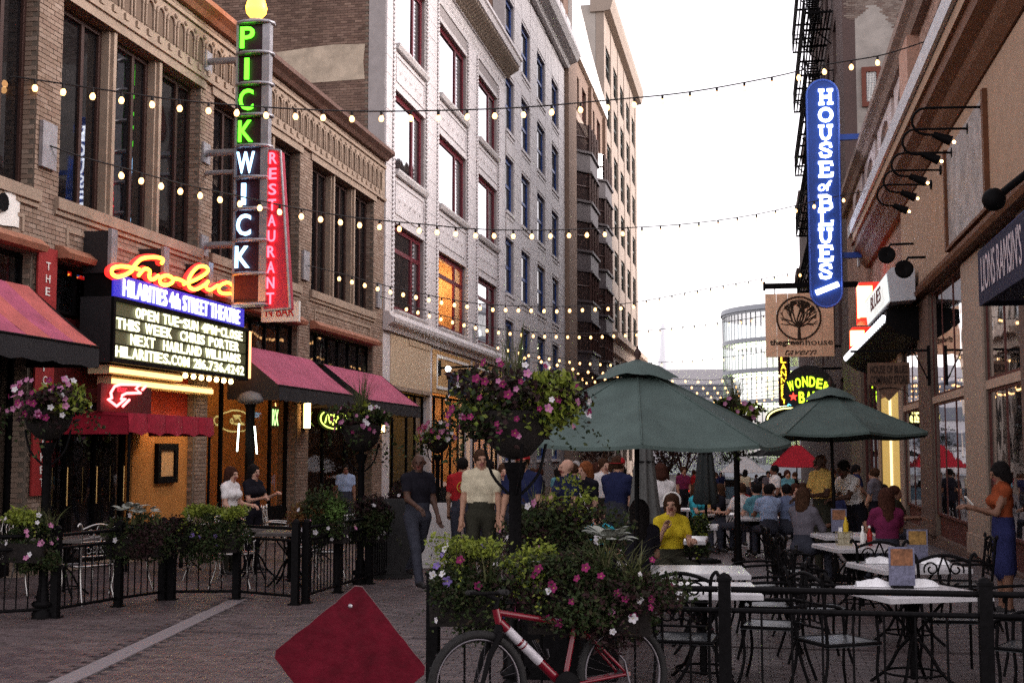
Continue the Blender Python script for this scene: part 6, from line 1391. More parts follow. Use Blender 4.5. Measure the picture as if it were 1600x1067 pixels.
def basket(label, px, py, Y, R, seed, n, s, counts, grass=0, pole=True, polelab=None, fs=.05, mis=(0, 1, 2), gh=.7):
    rnd = random.Random(seed); c = onY(px, py, Y); z0 = gz(Y)
    t = thing('hanging_basket', label, 'flower basket', (c.x, Y, c.z-.3), group='flower baskets on posts')
    q = MB(); q.lathe([(.02, -.34), (.12, -.31), (.22, -.2), (.27, -.06), (.28, .02), (.25, .03), (.2, -.02)], c, 18); q.build('bowl', mat('coir_bowl', (.012, .009, .008), .9, var=.4, scale=20, bump=.5), t)
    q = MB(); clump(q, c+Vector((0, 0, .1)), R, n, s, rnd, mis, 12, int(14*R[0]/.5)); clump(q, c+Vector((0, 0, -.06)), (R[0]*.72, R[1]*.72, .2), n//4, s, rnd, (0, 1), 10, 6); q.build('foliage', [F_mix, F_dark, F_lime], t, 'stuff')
    if grass: q = MB(); grass_tuft(q, c+Vector((0, 0, .05)), grass, gh, gh*.42, rnd); q.build('grass_plume', F_grass, t, 'stuff')
    blossoms(t, c+Vector((0, 0, .08)), R, counts, fs, rnd)
    if pole:
        p = thing('basket_post', polelab, 'post', (c.x, Y, z0), group='black posts carrying flower baskets'); x, y = c.x, Y
        q = MB(); q.lathe([(.11, 0), (.11, .06), (.075, .1), (.06, .3), (.05, .34), (.048, c.z-z0-.5), (.06, c.z-z0-.48), (.09, c.z-z0-.36)], (x, y, z0), 12); q.build('shaft', M_ironrail, p)
        q = MB(); q.lathe([(.1, .0), (.12, .03), (.1, .06)], (x, y, z0+.12), 12); q.build('base_ring', M_ironrail, p)
        q = MB()
        for k in range(4): a = math.pi/2*k+.4; q.tube(catmull([(x+.05*math.cos(a), y+.05*math.sin(a), c.z-.6), (x+.18*math.cos(a), y+.18*math.sin(a), c.z-.45), (x+.24*math.cos(a), y+.24*math.sin(a), c.z-.22)], 4), .012, 5)
        q.build('cradle', M_ironrail, p)
basket('big flower basket with pink and magenta petunias on the foreground post', 805, 648, 9.6, (.54, .5, .36), 3, 5200, .036, dict(p=11, m=28, w=7), 46, polelab='black post with the big flower basket, right behind the bicycle', fs=.03, gh=.72)
basket('flower basket with pink blooms at the left edge over the patio fence', 76, 640, 12.9, (.5, .45, .26), 4, 1700, .05, dict(p=24, m=12, w=7), 0, polelab='black post at the left edge carrying a flower basket', fs=.036)
basket('flower basket with a tall grass plume under the far pink awnings', 565, 668, 17.0, (.42, .4, .26), 5, 1100, .055, dict(p=18, w=8, m=6), 70, polelab='black post at the corner of the left patio walkway', fs=.034, gh=.85)
basket('small pink flower basket in front of the lit white building shop', 684, 684, 27, (.42, .42, .27), 6, 800, .07, dict(p=26, w=8, m=6), 0, polelab='thin black post behind the man in black', fs=.055)
basket('flower basket hidden behind the big umbrella with its green grass plume showing', 1150, 652, 21, (.4, .4, .25), 7, 500, .07, dict(p=8), 70, polelab='black post beyond the big umbrella, right of the tied one', gh=.75)
def planter(label, x, y, z, R, seed, n, s, parts, counts, fs=.029, rail=True, boxw=None):
    rnd = random.Random(seed); t = thing('flower_box', label, 'planter', (x, y, z-.25), group='flower boxes hung on the patio fences')
    w = boxw or R[0]*.75; q = MB(); q.prism([(-.1, 0), (.1, 0), (.12, .2), (-.12, .2)], lambda u, v: (x-w, y+u, z-.25+v), (2*w, 0, 0)); q.build('trough', mat('coir_bowl', (.012, .009, .008), .9, var=.4, scale=20, bump=.5), t)
    for (nm, m, k, dx, dz, rr) in parts:
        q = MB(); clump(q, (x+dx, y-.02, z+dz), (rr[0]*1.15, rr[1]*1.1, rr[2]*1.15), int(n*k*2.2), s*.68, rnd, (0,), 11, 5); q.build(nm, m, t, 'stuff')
    blossoms(t, (x, y, z), R, counts, fs, rnd); return t
def pale_leaves(t, c, n, s, rnd):
    for _ in range(n):
        q = MB(); a = rnd.uniform(0, 6.28); d = Vector((math.cos(a), math.sin(a), rnd.uniform(.1, .9))).normalized(); w = d.cross(Vector((0, 0, 1))).normalized(); nrm = w.cross(d); p = Vector(c)+d*s*rnd.uniform(.3, 1.2); L = s*rnd.uniform(1.1, 1.7)
        ol = [(0, 0), (.15, .3), (.4, .38), (.75, .2), (1, 0), (.75, -.2), (.4, -.38), (.15, -.3)]; vs = [p+d*L*u+w*L*v+nrm*L*(.12*math.sin(u*3)-.25*u*u-abs(v)*.25) for u, v in ol]; mid = [p+d*L*u+nrm*L*(.12*math.sin(u*3)-.25*u*u) for u in (0, .4, .75, 1)]
        q.add(vs+mid, [(0, 1, 2, 9), (9, 2, 3, 10), (10, 3, 4), (8, 9, 6, 7), (9, 10, 5, 6), (10, 4, 5)], 0); q.build('pale_leaf', F_pale, t)
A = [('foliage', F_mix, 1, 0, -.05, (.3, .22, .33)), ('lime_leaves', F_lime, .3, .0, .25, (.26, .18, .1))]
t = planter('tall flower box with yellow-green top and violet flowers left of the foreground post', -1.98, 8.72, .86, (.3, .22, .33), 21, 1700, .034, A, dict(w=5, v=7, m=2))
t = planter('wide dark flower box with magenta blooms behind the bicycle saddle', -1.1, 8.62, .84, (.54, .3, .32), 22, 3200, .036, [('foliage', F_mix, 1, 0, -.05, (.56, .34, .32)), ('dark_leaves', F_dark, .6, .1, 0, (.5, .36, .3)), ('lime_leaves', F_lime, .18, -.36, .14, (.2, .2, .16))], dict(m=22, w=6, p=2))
pale_leaves(t, (-.98, 8.68, 1.2), 16, .085, random.Random(2)); pale_leaves(t, (-1.38, 8.62, 1.02), 6, .08, random.Random(8))
t = planter('bushy flower box with white and rusty blooms behind the foreground boxes', -1.55, 10.3, 1.02, (.55, .28, .4), 23, 2000, .042, [('foliage', F_mix, 1, 0, 0, (.5, .28, .34)), ('rusty_leaves', F_dark, .5, -.1, .1, (.45, .25, .25)), ('tall_leaves', F_lime, .07, .05, .42, (.2, .15, .2))], dict(w=14, p=4))
q = MB(); grass_tuft(q, (-1.75, 10.3, 1.1), 40, .5, .3, random.Random(3)); q.build('grass_plume', F_grass, t, 'stuff')
q = MB(); q.box(-2.0, -1.1, 10.18, 10.42, 0, .78); q.build('stand', M_ironrail, t)
lm = ('lime_leaves', F_lime, .3)
planter('flower box with green and pink blooms at the left edge', -7.75, 12.75, .86, (.32, .25, .3), 31, 1300, .045, [('foliage', F_mix, 1, 0, -.08, (.36, .25, .32)), (*lm, -.08, .22, (.22, .18, .1))], dict(p=10, w=8))
t = planter('flower box with big white leaves on the near left patio fence', -7.14, 14.05, .83, (.42, .24, .26), 32, 1700, .04, [('foliage', F_mix, .8, 0, -.08, (.42, .25, .28)), ('rusty_leaves', F_dark, .5, .2, -.05, (.3, .22, .24))], dict(w=3))
pale_leaves(t, (-7.2, 13.95, 1.1), 16, .1, random.Random(4)); pale_leaves(t, (-6.98, 13.95, 1.08), 8, .09, random.Random(5))
planter('flower box with two yellow-green clumps on the fence facing the camera', -6.5, 14.7, .84, (.5, .24, .28), 33, 1900, .042, [('foliage', F_mix, 1, 0, -.06, (.52, .25, .28)), (*lm, -.12, .22, (.18, .18, .09)), ('lime_shoots', F_lime, .22, .28, .22, (.16, .16, .09)), ('dark_leaves', F_dark, .25, -.4, 0, (.16, .2, .28))], dict(v=5))
planter('flower box with rusty and green sprays at the patio corner beside the chalkboard', -5.38, 15.6, .9, (.4, .35, .3), 34, 1900, .042, [('foliage', F_mix, .8, .08, 0, (.3, .3, .34)), ('rusty_leaves', ramp_mat('leaf_rust', [(.16, .06, .025), (.1, .04, .02), (.2, .1, .03), (.07, .06, .02)], .6), .6, -.25, .12, (.26, .24, .2)), ('green_shoots', ramp_mat('leaf_fresh', [(.08, .15, .03), (.12, .2, .05), (.06, .1, .025)], .6), .3, .1, .12, (.16, .2, .3))], dict(w=12, p=3))
planter('dark flower box on the walkway side of the left patio fence', -5.2, 17.0, .82, (.3, .26, .26), 35, 1100, .05, [('foliage', F_mix, .7, 0, 0, (.3, .26, .3)), ('dark_leaves', F_dark, .5, 0, .1, (.26, .24, .28))], dict(w=5))
planter('burgundy leafed planter box behind the black chalkboard', -5.3, 19.4, .95, (.3, .26, .28), 36, 900, .06, [('dark_leaves', F_dark, 1, 0, .1, (.34, .26, .28))], dict(w=4))
t = planter('leafy planter at the right edge in front of the fence', 1.98, 8.75, .72, (.24, .2, .3), 37, 1000, .04, [('foliage', F_mix, 1, 0, -.05, (.24, .2, .34))], dict(w=3, m=2)); pale_leaves(t, (1.95, 8.6, .55), 4, .07, random.Random(6))
planter('low green planter between the tied umbrella and the long pale table', -.95, 18.6, .55, (.3, .3, .3), 38, 700, .06, [('foliage', F_mix, 1, 0, 0, (.4, .3, .35)), (*lm, .1, .1, (.2, .2, .2))], dict())
# small street trees far off
def tree(label, x, y, h, R, m, seed):
    rnd = random.Random(seed); z0 = gz(y); t = thing('street_tree', label, 'tree', (x, y, z0), group='small street trees')
    q = MB(); q.tube([(x, y, z0), (x+.03, y, z0+h*.3), (x, y, z0+h*.5)], [.08, .06, .045], 7)
    for k in range(6): a = k*1.05; q.tube([(x, y, z0+h*.42), (x+R*.35*math.cos(a), y+R*.35*math.sin(a), z0+h*.62), (x+R*.6*math.cos(a), y+R*.6*math.sin(a), z0+h*.8)], [.04, .025, .01], 5)
    q.build('trunk', M_brown, t); q = MB(); clump(q, (x, y, z0+h*.72), (R, R, h*.32), 900, .09, rnd, (0,), 14); q.build('crown', m, t, 'stuff')
tree('small purple-leafed street tree beyond the tied umbrellas', -2.5, 46, 3.6, 1.2, F_dark, 1); tree('small purple-leafed street tree far left of the white umbrella', -3.6, 54, 3.8, 1.3, F_dark, 2); tree('small green street tree farther down, near the street end', -1.0, 66, 4.0, 1.3, F_mix, 3); tree('small dark street tree by the oriel building', -6.0, 50, 3.8, 1.2, F_dark, 5)

for (x_, y_, z_, n_, h_, sd_) in ((-7.7, 12.8, 1.0, 26, .3, 1), (-7.1, 14.0, .95, 24, .28, 2), (-6.5, 14.7, .95, 30, .26, 3), (-5.4, 15.6, 1.0, 50, .34, 4), (-2.0, 8.7, .9, 36, .36, 5), (-1.0, 8.6, .9, 46, .4, 6)):
    nb = min((o for o in C.objects if o.name.startswith('flower_box') and o.parent is None), key=lambda o: (o.location.x-x_)**2+(o.location.y-y_)**2)
    q = MB(); grass_tuft(q, (x_, y_, z_), n_, h_, h_*1.1, random.Random(sd_)); grass_tuft(q, (x_+.2, y_, z_), n_, h_*.8, h_, random.Random(sd_+9)); q.build('wispy_stems', F_grass, nb, 'stuff')
# ================================================================== PEOPLE
def surfnet(f, lo, h):
    n = f.shape; cs = tuple(k-1 for k in n); S = np.zeros(cs+(3,)); N = np.zeros(cs); s = f < 0
    sl = lambda o: tuple(slice(o[i], o[i]+cs[i]) for i in range(3)); cor = [(i, j, k) for i in (0, 1) for j in (0, 1) for k in (0, 1)]
    for a in cor:
        for ax in range(3):
            if a[ax]: continue
            b = list(a); b[ax] = 1; b = tuple(b); va, vb = f[sl(a)], f[sl(b)]; cr = (va < 0) != (vb < 0)
            t = np.where(cr, va/np.where(cr, va-vb, 1), 0)
            for d in range(3): S[..., d] += cr*(a[d]+t*(b[d]-a[d]))
            N += cr
    act = N > 0; idx = -np.ones(cs, int); idx[act] = np.arange(act.sum()); g = np.stack(np.meshgrid(*[np.arange(k) for k in cs], indexing='ij'), -1)
    V = (g[act]+S[act]/N[act][:, None])*h+np.array(lo); Q = []
    for ax in range(3):
        u, v = [(1, 2), (2, 0), (0, 1)][ax]; A = np.moveaxis(s, (ax, u, v), (0, 1, 2)); I = np.moveaxis(idx, (ax, u, v), (0, 1, 2))
        a, b = A[:-1, 1:-1, 1:-1], A[1:, 1:-1, 1:-1]; cr = a != b
        q = np.stack([I[:, :-1, :-1], I[:, 1:, :-1], I[:, 1:, 1:], I[:, :-1, 1:]], -1)[cr]; fl = a[cr]
        q[~fl] = q[~fl][:, ::-1]; Q.append(q)
    return V, np.concatenate(Q)
def sd_cap(P, a, b, ra, rb, sq=None):
    a = np.array(a); b = np.array(b); ab = b-a; L = ab@ab+1e-9
    if sq is not None: P = a+(P-a)/sq; ab_ = ab/np.array(sq); b = a+ab_; ab = ab_; L = ab@ab+1e-9
    t = np.clip(((P-a)@ab)/L, 0, 1); return np.linalg.norm(P-a-t[..., None]*ab, axis=-1)-(ra+(rb-ra)*t)
SKIN = {k: mat('skin_'+k, c, .55, var=.08, scale=20) for k, c in dict(light=(.5, .29, .21), tan=(.38, .21, .14), dark=(.075, .038, .026), mid=(.2, .1, .065)).items()}
def cloth(name, c): return mat('cloth_'+name, c, .95, var=.22, scale=9, bump=.6, bscale=13, spec=.05)
HAIR = {k: mat('hair_'+k, c, .85, var=.5, scale=40, spec=.05, bump=.8, bscale=60) for k, c in dict(black=(.012, .01, .01), brown=(.05, .025, .015), red=(.2, .065, .025), grey=(.35, .33, .32), auburn=(.05, .02, .014)).items()}
M_shoe = mat('dark_shoe', (.02, .018, .018), .6); M_eye = mat('dark_eye', (.01, .008, .008), .3); M_lip = mat('lip', (.22, .07, .06), .5)
def person(label, x, y, face, shirt, pants, skin='light', hair='brown', H=1.76, pose='stand', sleeve=.5, short=False, female=False, hairlen=0, bald=False, cap=None, legs=(0, 0), knees=(0, 0), arms=((5, 8, 12), (5, 8, 12)), lean=0, turn=0, nod=0, vox=.026, seat=.45, skirt=False, z=None, extra=None, zoff=0):
    """one continuous figure from jointed, tapering limbs; local front is -y. arms: (forward, sideways, elbow) degrees, left then right of the figure"""
    t = thing('person', label, 'person', (x, y, (gz(y) if z is None else z)+zoff), face); BASE[t.name] = Vector((0, 0, 0))
    pr = []; F = lambda a: Vector((0, -math.sin(rad(a)), -math.cos(rad(a)))); w = .9 if female else 1.0; k = H/1.76
    hip = Vector((0, 0, .94*k)) if pose == 'stand' else Vector((0, .0, seat+.1))
    up = Vector((0, -math.sin(rad(lean)), math.cos(rad(lean))))
    if not female: wst = .125
    chest = hip+up*.36*k; neck = hip+up*.545*k; sh = hip+up*.5*k
    hw = .098*k*(1.05 if female else 1)
    # groups: 0 skin 1 shirt 2 trousers 3 shoes 4 lips
    pr.append((hip+up*.02, hip+up*.17*k, .135*k, .125*k*w, 2 if not skirt else 2, (1.18, .82, 1)))
    pr.append((hip+up*.13*k, chest, .122*k*w, .14*k*w, 1, (1.2, .82, 1))); pr.append((chest, sh-up*.03, .142*k*w, .12*k*w, 1, (1.25, .85, 1)))
    if female: 
        for s in (-1, 1): pr.append((chest+Vector((s*.07, -.09, .01)), chest+Vector((s*.07, -.1, .0)), .062, .06, 1, None))
    for s, (fa, sa, el) in zip((-1, 1), arms):
        S = sh+Vector((s*.17*k*w, 0, -.015)); pr.append((sh+Vector((s*.06, 0, .01)), S, .07*k, .062*k*w, 1, None))
        def dr(f, sd): return Vector((s*math.sin(rad(sd)), -math.sin(rad(f))*math.cos(rad(sd)), -math.cos(rad(f))*math.cos(rad(sd))))
        E_ = S+dr(fa+lean*.3, sa)*.29*k; Wp = E_+dr(fa+el, sa*.3-(12 if el > 40 else 0))*.26*k; m = S+(E_-S)*sleeve
        pr.append((S, m, .063*k*w, .057*k*w, 1, None)); pr.append((m, E_, .046*k*w, .04*k*w, 0 if sleeve < .95 else 1, None))
        pr.append((E_, Wp, .041*k*w, .027*k*w, 0 if sleeve < 1.2 else 1, None)); hd = (Wp-E_).normalized(); pr.append((Wp, Wp+hd*.07*k, .028*k, .032*k, 0, None))
        sd = Vector((1, 0, 0))-hd*hd.x; sd.normalize(); pn = hd.cross(sd)
        t.setdefault if False else None; pr.append(('hand', Wp+hd*.075*k, hd, sd, pn, s))
    for s, lg, kn in zip((-1, 1), legs, knees):
        Hp = hip+Vector((s*hw, 0, -.02)); d1, d2 = F(lg), F(lg-kn)
        if pose == 'sit': d1 = (F(88)+Vector((s*.12, 0, 0))).normalized(); d2 = F(4+lg)
        K = Hp+d1*.43*k; L2 = .42*k if pose == 'stand' else min(.42*k, K.z-.08); A = K+d2*L2
        g1 = 2; pr.append((Hp, K, .095*k*(1.02 if female else 1), .062*k, g1, None))
        if short: m = K+(A-K)*.12; pr.append((K, m, .064, .06, 2, None)); pr.append((m, A, .052*k, .034*k, 0, None))
        else: pr.append((K, A, .063*k, .05*k, 2 if not skirt else 0, None))
        ft = Vector((s*.02, -1, 0)).normalized(); pr.append((A+Vector((0, .03, -.035)), A+ft*.15*k+Vector((0, 0, -.052)), .043, .036, 3, None))
    if skirt: pr.append((hip+up*.1, hip+Vector((0, 0, -.42*k)), .14*k, .15*k, 2, (1.1, .85, 1)))
    hc = neck+up*.13*k+Vector((0, -.03*k, .0)); R = Matrix.Rotation(rad(turn), 3, 'Z') @ Matrix.Rotation(rad(nod), 3, 'X'); hp = lambda *c: hc+R @ (Vector(c)*k)
    pr.append((neck-up*.05, hc+Vector((0, .02, -.05)), .058*k*w, .052*k*w, 0, None))
    pr.append((hp(0, .012, .035), hp(0, .03, .035), .083*k, .084*k, 0, (.93, 1.02, 1.08))); pr.append((hp(0, -.025, -.04), hp(0, -.04, -.075), .062*k, .04*k, 0, None))
    pr.append((hp(0, -.085, .02), hp(0, -.108, -.018), .013*k, .019*k, 0, None)); pr.append((hp(-.03, -.08, .035), hp(.03, -.08, .035), .02*k, .02*k, 0, None))
    for s in (-1, 1): pr.append((hp(s*.082, .02, .0), hp(s*.088, .025, .025), .014, .018, 0, None))
    pr.append((hp(-.018, -.093, -.05), hp(.018, -.093, -.05), .009, .009, 4, None))
    caps = [p for p in pr if p[0] != 'hand']; pts = np.array([c for p in caps for c in (p[0], p[1])]); lo = pts.min(0)-.24; hi = pts.max(0)+.24
    lo[2] = max(lo[2], -.06); ax = [np.arange(l, h_, vox) for l, h_ in zip(lo, hi)]; G = np.stack(np.meshgrid(*ax, indexing='ij'), -1)
    f = np.full(G.shape[:3], 9.); best = np.full(G.shape[:3], 9.); grp = np.zeros(G.shape[:3], int)
    for a, b, ra, rb, gi, sq in caps:
        m = max(ra, rb)*1.35+.09; l0 = [np.searchsorted(ax[i], min(a[i], b[i])-m) for i in range(3)]; l1 = [np.searchsorted(ax[i], max(a[i], b[i])+m) for i in range(3)]; sl = tuple(slice(p, q_) for p, q_ in zip(l0, l1))
        if min(q_-p for p, q_ in zip(l0, l1)) < 1: continue
        d = sd_cap(G[sl], a, b, ra, rb, sq); kk = .012 if max(ra, rb) < .03 else .032; o = f[sl]; h_ = np.clip(.5+.5*(o-d)/kk, 0, 1); f[sl] = o*(1-h_)+d*h_-kk*h_*(1-h_)
        dd = d-(.012 if gi in (1, 2, 3) else 0)-(.02 if gi == 4 else 0); u = dd < best[sl]; best[sl] = np.where(u, dd, best[sl]); grp[sl] = np.where(u, gi, grp[sl])
    for s in (-1, 1):       # eye sockets
        a = hp(s*.032, -.098, .016); d = np.linalg.norm(G-np.array(a), axis=-1)-.017*k; f = np.maximum(f, -d)
    f = f - np.where((grp == 1) | (grp == 2), .006, 0)
    V, Q = surfnet(f, lo, vox); C0 = ((V[Q].mean(1)-lo)/vox).round().astype(int); C0 = np.clip(C0, 0, np.array(f.shape)-1); mi = grp[C0[:, 0], C0[:, 1], C0[:, 2]]
    q = MB(); q.v = [tuple(p) for p in V]; q.f = [tuple(int(i) for i in r) for r in Q]; q.m = [int(i) for i in mi]; q.s = [True]*len(Q)
    for p in pr:
        if p[0] != 'hand': continue
        _, W0, hd, sd, pn, s = p; fx_ = Vector((0, -1, 0)) if abs(hd.y) < .8 else Vector((0, 0, -1))
        for i in range(4):
            b0 = W0+sd*(i-1.5)*.0165; L = (.066, .076, .071, .056)[i]*k; q.tube([b0-hd*.01, b0+hd*L*.5+fx_*.006, b0+hd*L*.85+fx_*.03, b0+hd*L*.95+fx_*.05], [.0095, .009, .008, .006], 5, 0)
        b0 = W0-hd*.05-sd*s*.026; q.tube([b0, b0+hd*.035-sd*s*.022+fx_*.014, b0+hd*.065-sd*s*.02+fx_*.03], [.012, .0105, .008], 5, 0)
    q.build('body', [SKIN[skin], shirt, pants, M_shoe, M_lip], t)
    # eyes and hair
    q = MB()
    for s in (-1, 1): q.ball(hp(s*.031, -.083, .016), .0095*k, 6, 4)
    q.build('eyes', M_eye, t)
    if not bald:
        hv = min(vox, .022); lo = np.array(hc)-np.array((.17, .2, .2+hairlen)); hi = np.array(hc)+np.array((.17, .26, .2)); ax = [np.arange(l, h_, hv) for l, h_ in zip(lo, hi)]; G = np.stack(np.meshgrid(*ax, indexing='ij'), -1)
        big = .096 if hairlen or female else .09
        d = sd_cap(G, hp(0, .02, .04), hp(0, .035, .045), (big+.006)*k, (big+.006)*k, (.94, 1.03, 1.08))
        face_cut = sd_cap(G, hp(0, -.125, -.02), hp(0, -.115, -.06), .07*k, .08*k, (.95, 1, 1)); low = (hc.z-.055-G[..., 2])
        if hairlen: 
            dl = sd_cap(G, hp(0, .035, .02), hp(0, .07, -hairlen+.02), .1*k, .09*k, (1.12, .85, 1)); d = np.minimum(d, dl); d = np.maximum(d, -face_cut)
        else: d = np.maximum(np.maximum(d, -face_cut), low)
        rn = np.sin(G[..., 0]*90)*np.sin(G[..., 2]*50+G[..., 1]*70)*.005; V, Q = surfnet(d+rn, lo, hv)
        q = MB(); q.v = [tuple(p) for p in V]; q.f = [tuple(int(i) for i in r) for r in Q]; q.m = [0]*len(Q); q.s = [True]*len(Q); q.build('hair', HAIR[hair], t)
    if cap:
        q = MB(); M = Matrix.Diagonal((.094*k, .1*k, .1*k)); q.lathe([(1.03, .18), (1.0, .5), (.8, .85), (.45, 1.06), (.02, 1.12)], hp(0, .02, .025), 14, 0, True, R @ M)
        by = 1 if cap[1] == 'back' else -1; n = 7; vs = []
        for i in range(n):
            a = math.pi*i/(n-1); vs += [hp(.085*math.cos(a), by*.085*math.sin(a)+.02, .05), hp(.08*math.cos(a), by*(.085+.075*math.sin(a)**.7 if math.sin(a) > 0 else .085)*1+.02, .04)]
        q.add(vs, [(2*i, 2*i+2, 2*i+3, 2*i+1) for i in range(n-1)], 0, True); q.build('cap', cap[0], t)
    return t, hp, k
def carry(name, mb, m, t): return mb.build(name, m, t)
D = math.pi
blk, navy, jeans, khk = cloth('black', (.014, .013, .018)), cloth('navy', (.018, .022, .06)), cloth('jeans', (.042, .044, .058)), cloth('olive', (.035, .034, .025))
cream, red, wht = cloth('cream', (.56, .5, .36), ), cloth('red', (.34, .02, .025)), cloth('white', (.72, .69, .68))
yel, teal, lblue, grey, mar = cloth('yellow', (.6, .46, .03)), cloth('teal', (.1, .25, .3)), cloth('pale_blue', (.3, .38, .55)), cloth('grey', (.12, .11, .13)), cloth('plum', (.14, .02, .06))
cyan, polo, patt = cloth('cyan', (.05, .4, .5)), cloth('polo_yellow', (.62, .42, .13)), cloth('pattern', (.3, .24, .22))
NV = .0175
person('man in a black polo and jeans walking toward the camera', -4.42, 16.6, .7, blk, jeans, 'dark', H=1.78, bald=True, legs=(22, -20), knees=(6, 26), arms=((24, 6, 42), (8, 8, 22)), turn=-28, vox=NV)
person('man in a cream V-neck T-shirt and dark shorts looking to his left', -3.49, 16.3, .05, cream, khk, 'tan', 'brown', H=1.83, short=True, legs=(8, -8), knees=(0, 10), arms=((4, 10, 10), (2, 10, 12)), turn=22, vox=NV)
person('man in a navy T-shirt and red cap behind the foreground post', -2.92, 16.2, -.1, navy, jeans, 'tan', 'brown', H=1.8, cap=(red, 'front'), legs=(6, -6), arms=((6, 12, 14), (6, 10, 12)), turn=15, vox=NV)
t_red, _, _ = person('person in a red T-shirt seen from behind with a yellow emblem', -4.45, 19.4, D+.1, red, jeans, 'tan', 'black', H=1.76, arms=((10, 10, 30), (8, 10, 20)), vox=.022)
person('man with short dark hair close behind the person in red', -4.2, 20.2, D-.2, mar, jeans, 'tan', 'black', H=1.74)
person('man in a dark jacket standing by the white building shopfront', -5.95, 22.3, .3, blk, blk, 'light', 'black', H=1.78, arms=((20, 6, 80), (10, 8, 30)))
person('woman in blue walking behind the man in cream', -3.6, 18.4, .2, navy, jeans, 'light', 'brown', H=1.66, female=True, hairlen=.15, sleeve=.3)
person('man with grey hair in white shirt beyond the red capped man', -3.25, 23.5, .1, wht, jeans, 'light', 'grey', H=1.76)
person('bald pink-faced man in a navy shirt leaning to talk', -2.55, 17.6, -.75, navy, jeans, 'light', bald=True, H=1.72, turn=-20, arms=((30, 8, 60), (10, 8, 20)), vox=.022)
t_strap, _, _ = person('red-haired woman with a white bag strap across her dark top', -2.35, 18.0, -.5, blk, jeans, 'light', 'red', H=1.68, female=True, hairlen=.1, turn=-15, vox=.022)
person('man in a white shirt standing behind the red-haired woman', -2.5, 21.5, .2, wht, khk, 'light', 'brown', H=1.78, turn=30)
person('man in navy with a backwards red cap, turned away', -1.9, 17.6, D-.4, navy, jeans, 'tan', 'brown', H=1.76, cap=(red, 'back'), lean=8, arms=((20, 8, 50), (20, 8, 40)), vox=.022)
person('woman in a sleeveless white top seen from behind', -1.32, 18.3, D+.3, wht, jeans, 'tan', 'auburn', H=1.66, female=True, hairlen=.06, sleeve=.05, arms=((35, 18, 70), (30, 14, 60)), vox=.022)
t_yel, hpy, _ = person('woman in a yellow T-shirt and white headband drinking at a table', -.95, 14.7, .35, yel, khk, 'light', 'brown', H=1.66, pose='sit', female=True, hairlen=.08, turn=-25, arms=((20, 10, 120), (30, 8, 70)), vox=.02, cap=None)
person('dark-haired woman in black seen from behind near the flowers', -1.15, 12.9, D+.2, blk, blk, 'tan', 'black', H=1.66, pose='sit', female=True, hairlen=.3, arms=((25, 8, 60), (25, 8, 60)), vox=.022)
person('child in cyan sitting beyond the pale-leaved planter', -1.75, 14.6, -.4, cyan, jeans, 'light', 'brown', H=1.4, pose='sit', seat=.42, arms=((30, 6, 60), (30, 6, 60)))
person('man in a yellow polo standing and bowing his head by the umbrella pole', 1.0, 20.3, -.9, polo, khk, 'dark', bald=True, H=1.84, turn=-10, nod=12, arms=((18, 8, 60), (22, 8, 65)), vox=.02)
person('waiter in a white shirt bending over a table near the entrance', 1.54, 20.6, -.95, wht, blk, 'dark', 'black', H=1.78, lean=20, arms=((30, 8, 45), (32, 8, 50)), nod=18, vox=.02)
person('woman in dark grey with brown hair seated with her back to the aisle', .62, 17.7, D-.5, grey, jeans, 'mid', 'brown', H=1.68, pose='sit', female=True, hairlen=.16, sleeve=1.0, arms=((35, 10, 60), (40, 10, 70)), vox=.02)
person('woman in plum with long auburn hair seated at the back table', 1.62, 16.9, D+.15, mar, jeans, 'mid', 'auburn', H=1.7, pose='sit', female=True, hairlen=.32, arms=((35, 12, 70), (35, 12, 70)), vox=.02)
pt, hp, kk = person('woman in a rust-coloured top and blue skirt reading a phone at the window', 2.73, 15.3, -1.45, cloth('rust', (.22, .05, .02)), cloth('blue_skirt', (.024, .027, .085)), 'mid', 'black', H=1.68, female=True, hairlen=.08, sleeve=.1, skirt=True, nod=14, arms=((24, 4, 80), (26, 4, 78)), vox=.02)
q = MB(); q.obox((.05, -.38, 1.24), .07, .012, .14, Matrix.Rotation(.7, 3, 'X')); ph = q.mesh('phone', M_white); o = link('phone', ph, None, (2.73, 15.3, 0)); o.rotation_euler = (0, 0, -1.45); tag(o, 'small pale phone held by the woman in the rust-coloured top', 'phone')
person('woman in a white T-shirt seated sideways in the left patio', -7.75, 18.2, 1.35, wht, khk, 'light', 'auburn', H=1.6, female=True, hairlen=.1, arms=((12, 10, 40), (14, 10, 70)), vox=.02)
person('woman in black beside the woman in white in the left patio', -7.8, 19.2, 1.2, blk, blk, 'light', 'black', H=1.64, female=True, hairlen=.12, arms=((20, 8, 80), (30, 8, 80)), vox=.022)
person('man in a pale blue shirt standing in the far shop doorway', -9.9, 30.3, .4, lblue, jeans, 'mid', 'black', H=1.76, vox=.03)
FV = .032
grp = [('woman in a turquoise top seated at the left of the far diners', -1.15, 25.5, 1.0, cyan, 'light', 'brown', .1), ('man in a white shirt seated at the far long table', -.28, 25.2, -2.4, wht, 'light', 'brown', 0), ('man in a teal shirt seated at the middle of the far long table', .02, 24.6, -2.6, teal, 'light', 'black', 0), ('person in a pale blue shirt seated with back to the aisle', .22, 23.8, -2.9, lblue, 'mid', 'black', 0),
       ('man in a grey-blue shirt reaching across the far table', .55, 24.0, 2.5, cloth('grey_blue', (.13, .16, .25)), 'mid', 'black', 0), ('woman in a patterned top facing the camera at the far table', .75, 25.6, .3, patt, 'light', 'auburn', .15), ('person in dark clothes seated at the far end of the long table', .3, 26.2, .1, blk, 'light', 'black', 0), ('older person with grey hair seated left of the tied dark umbrella', -1.0, 27.0, .5, polo, 'light', 'grey', 0)]
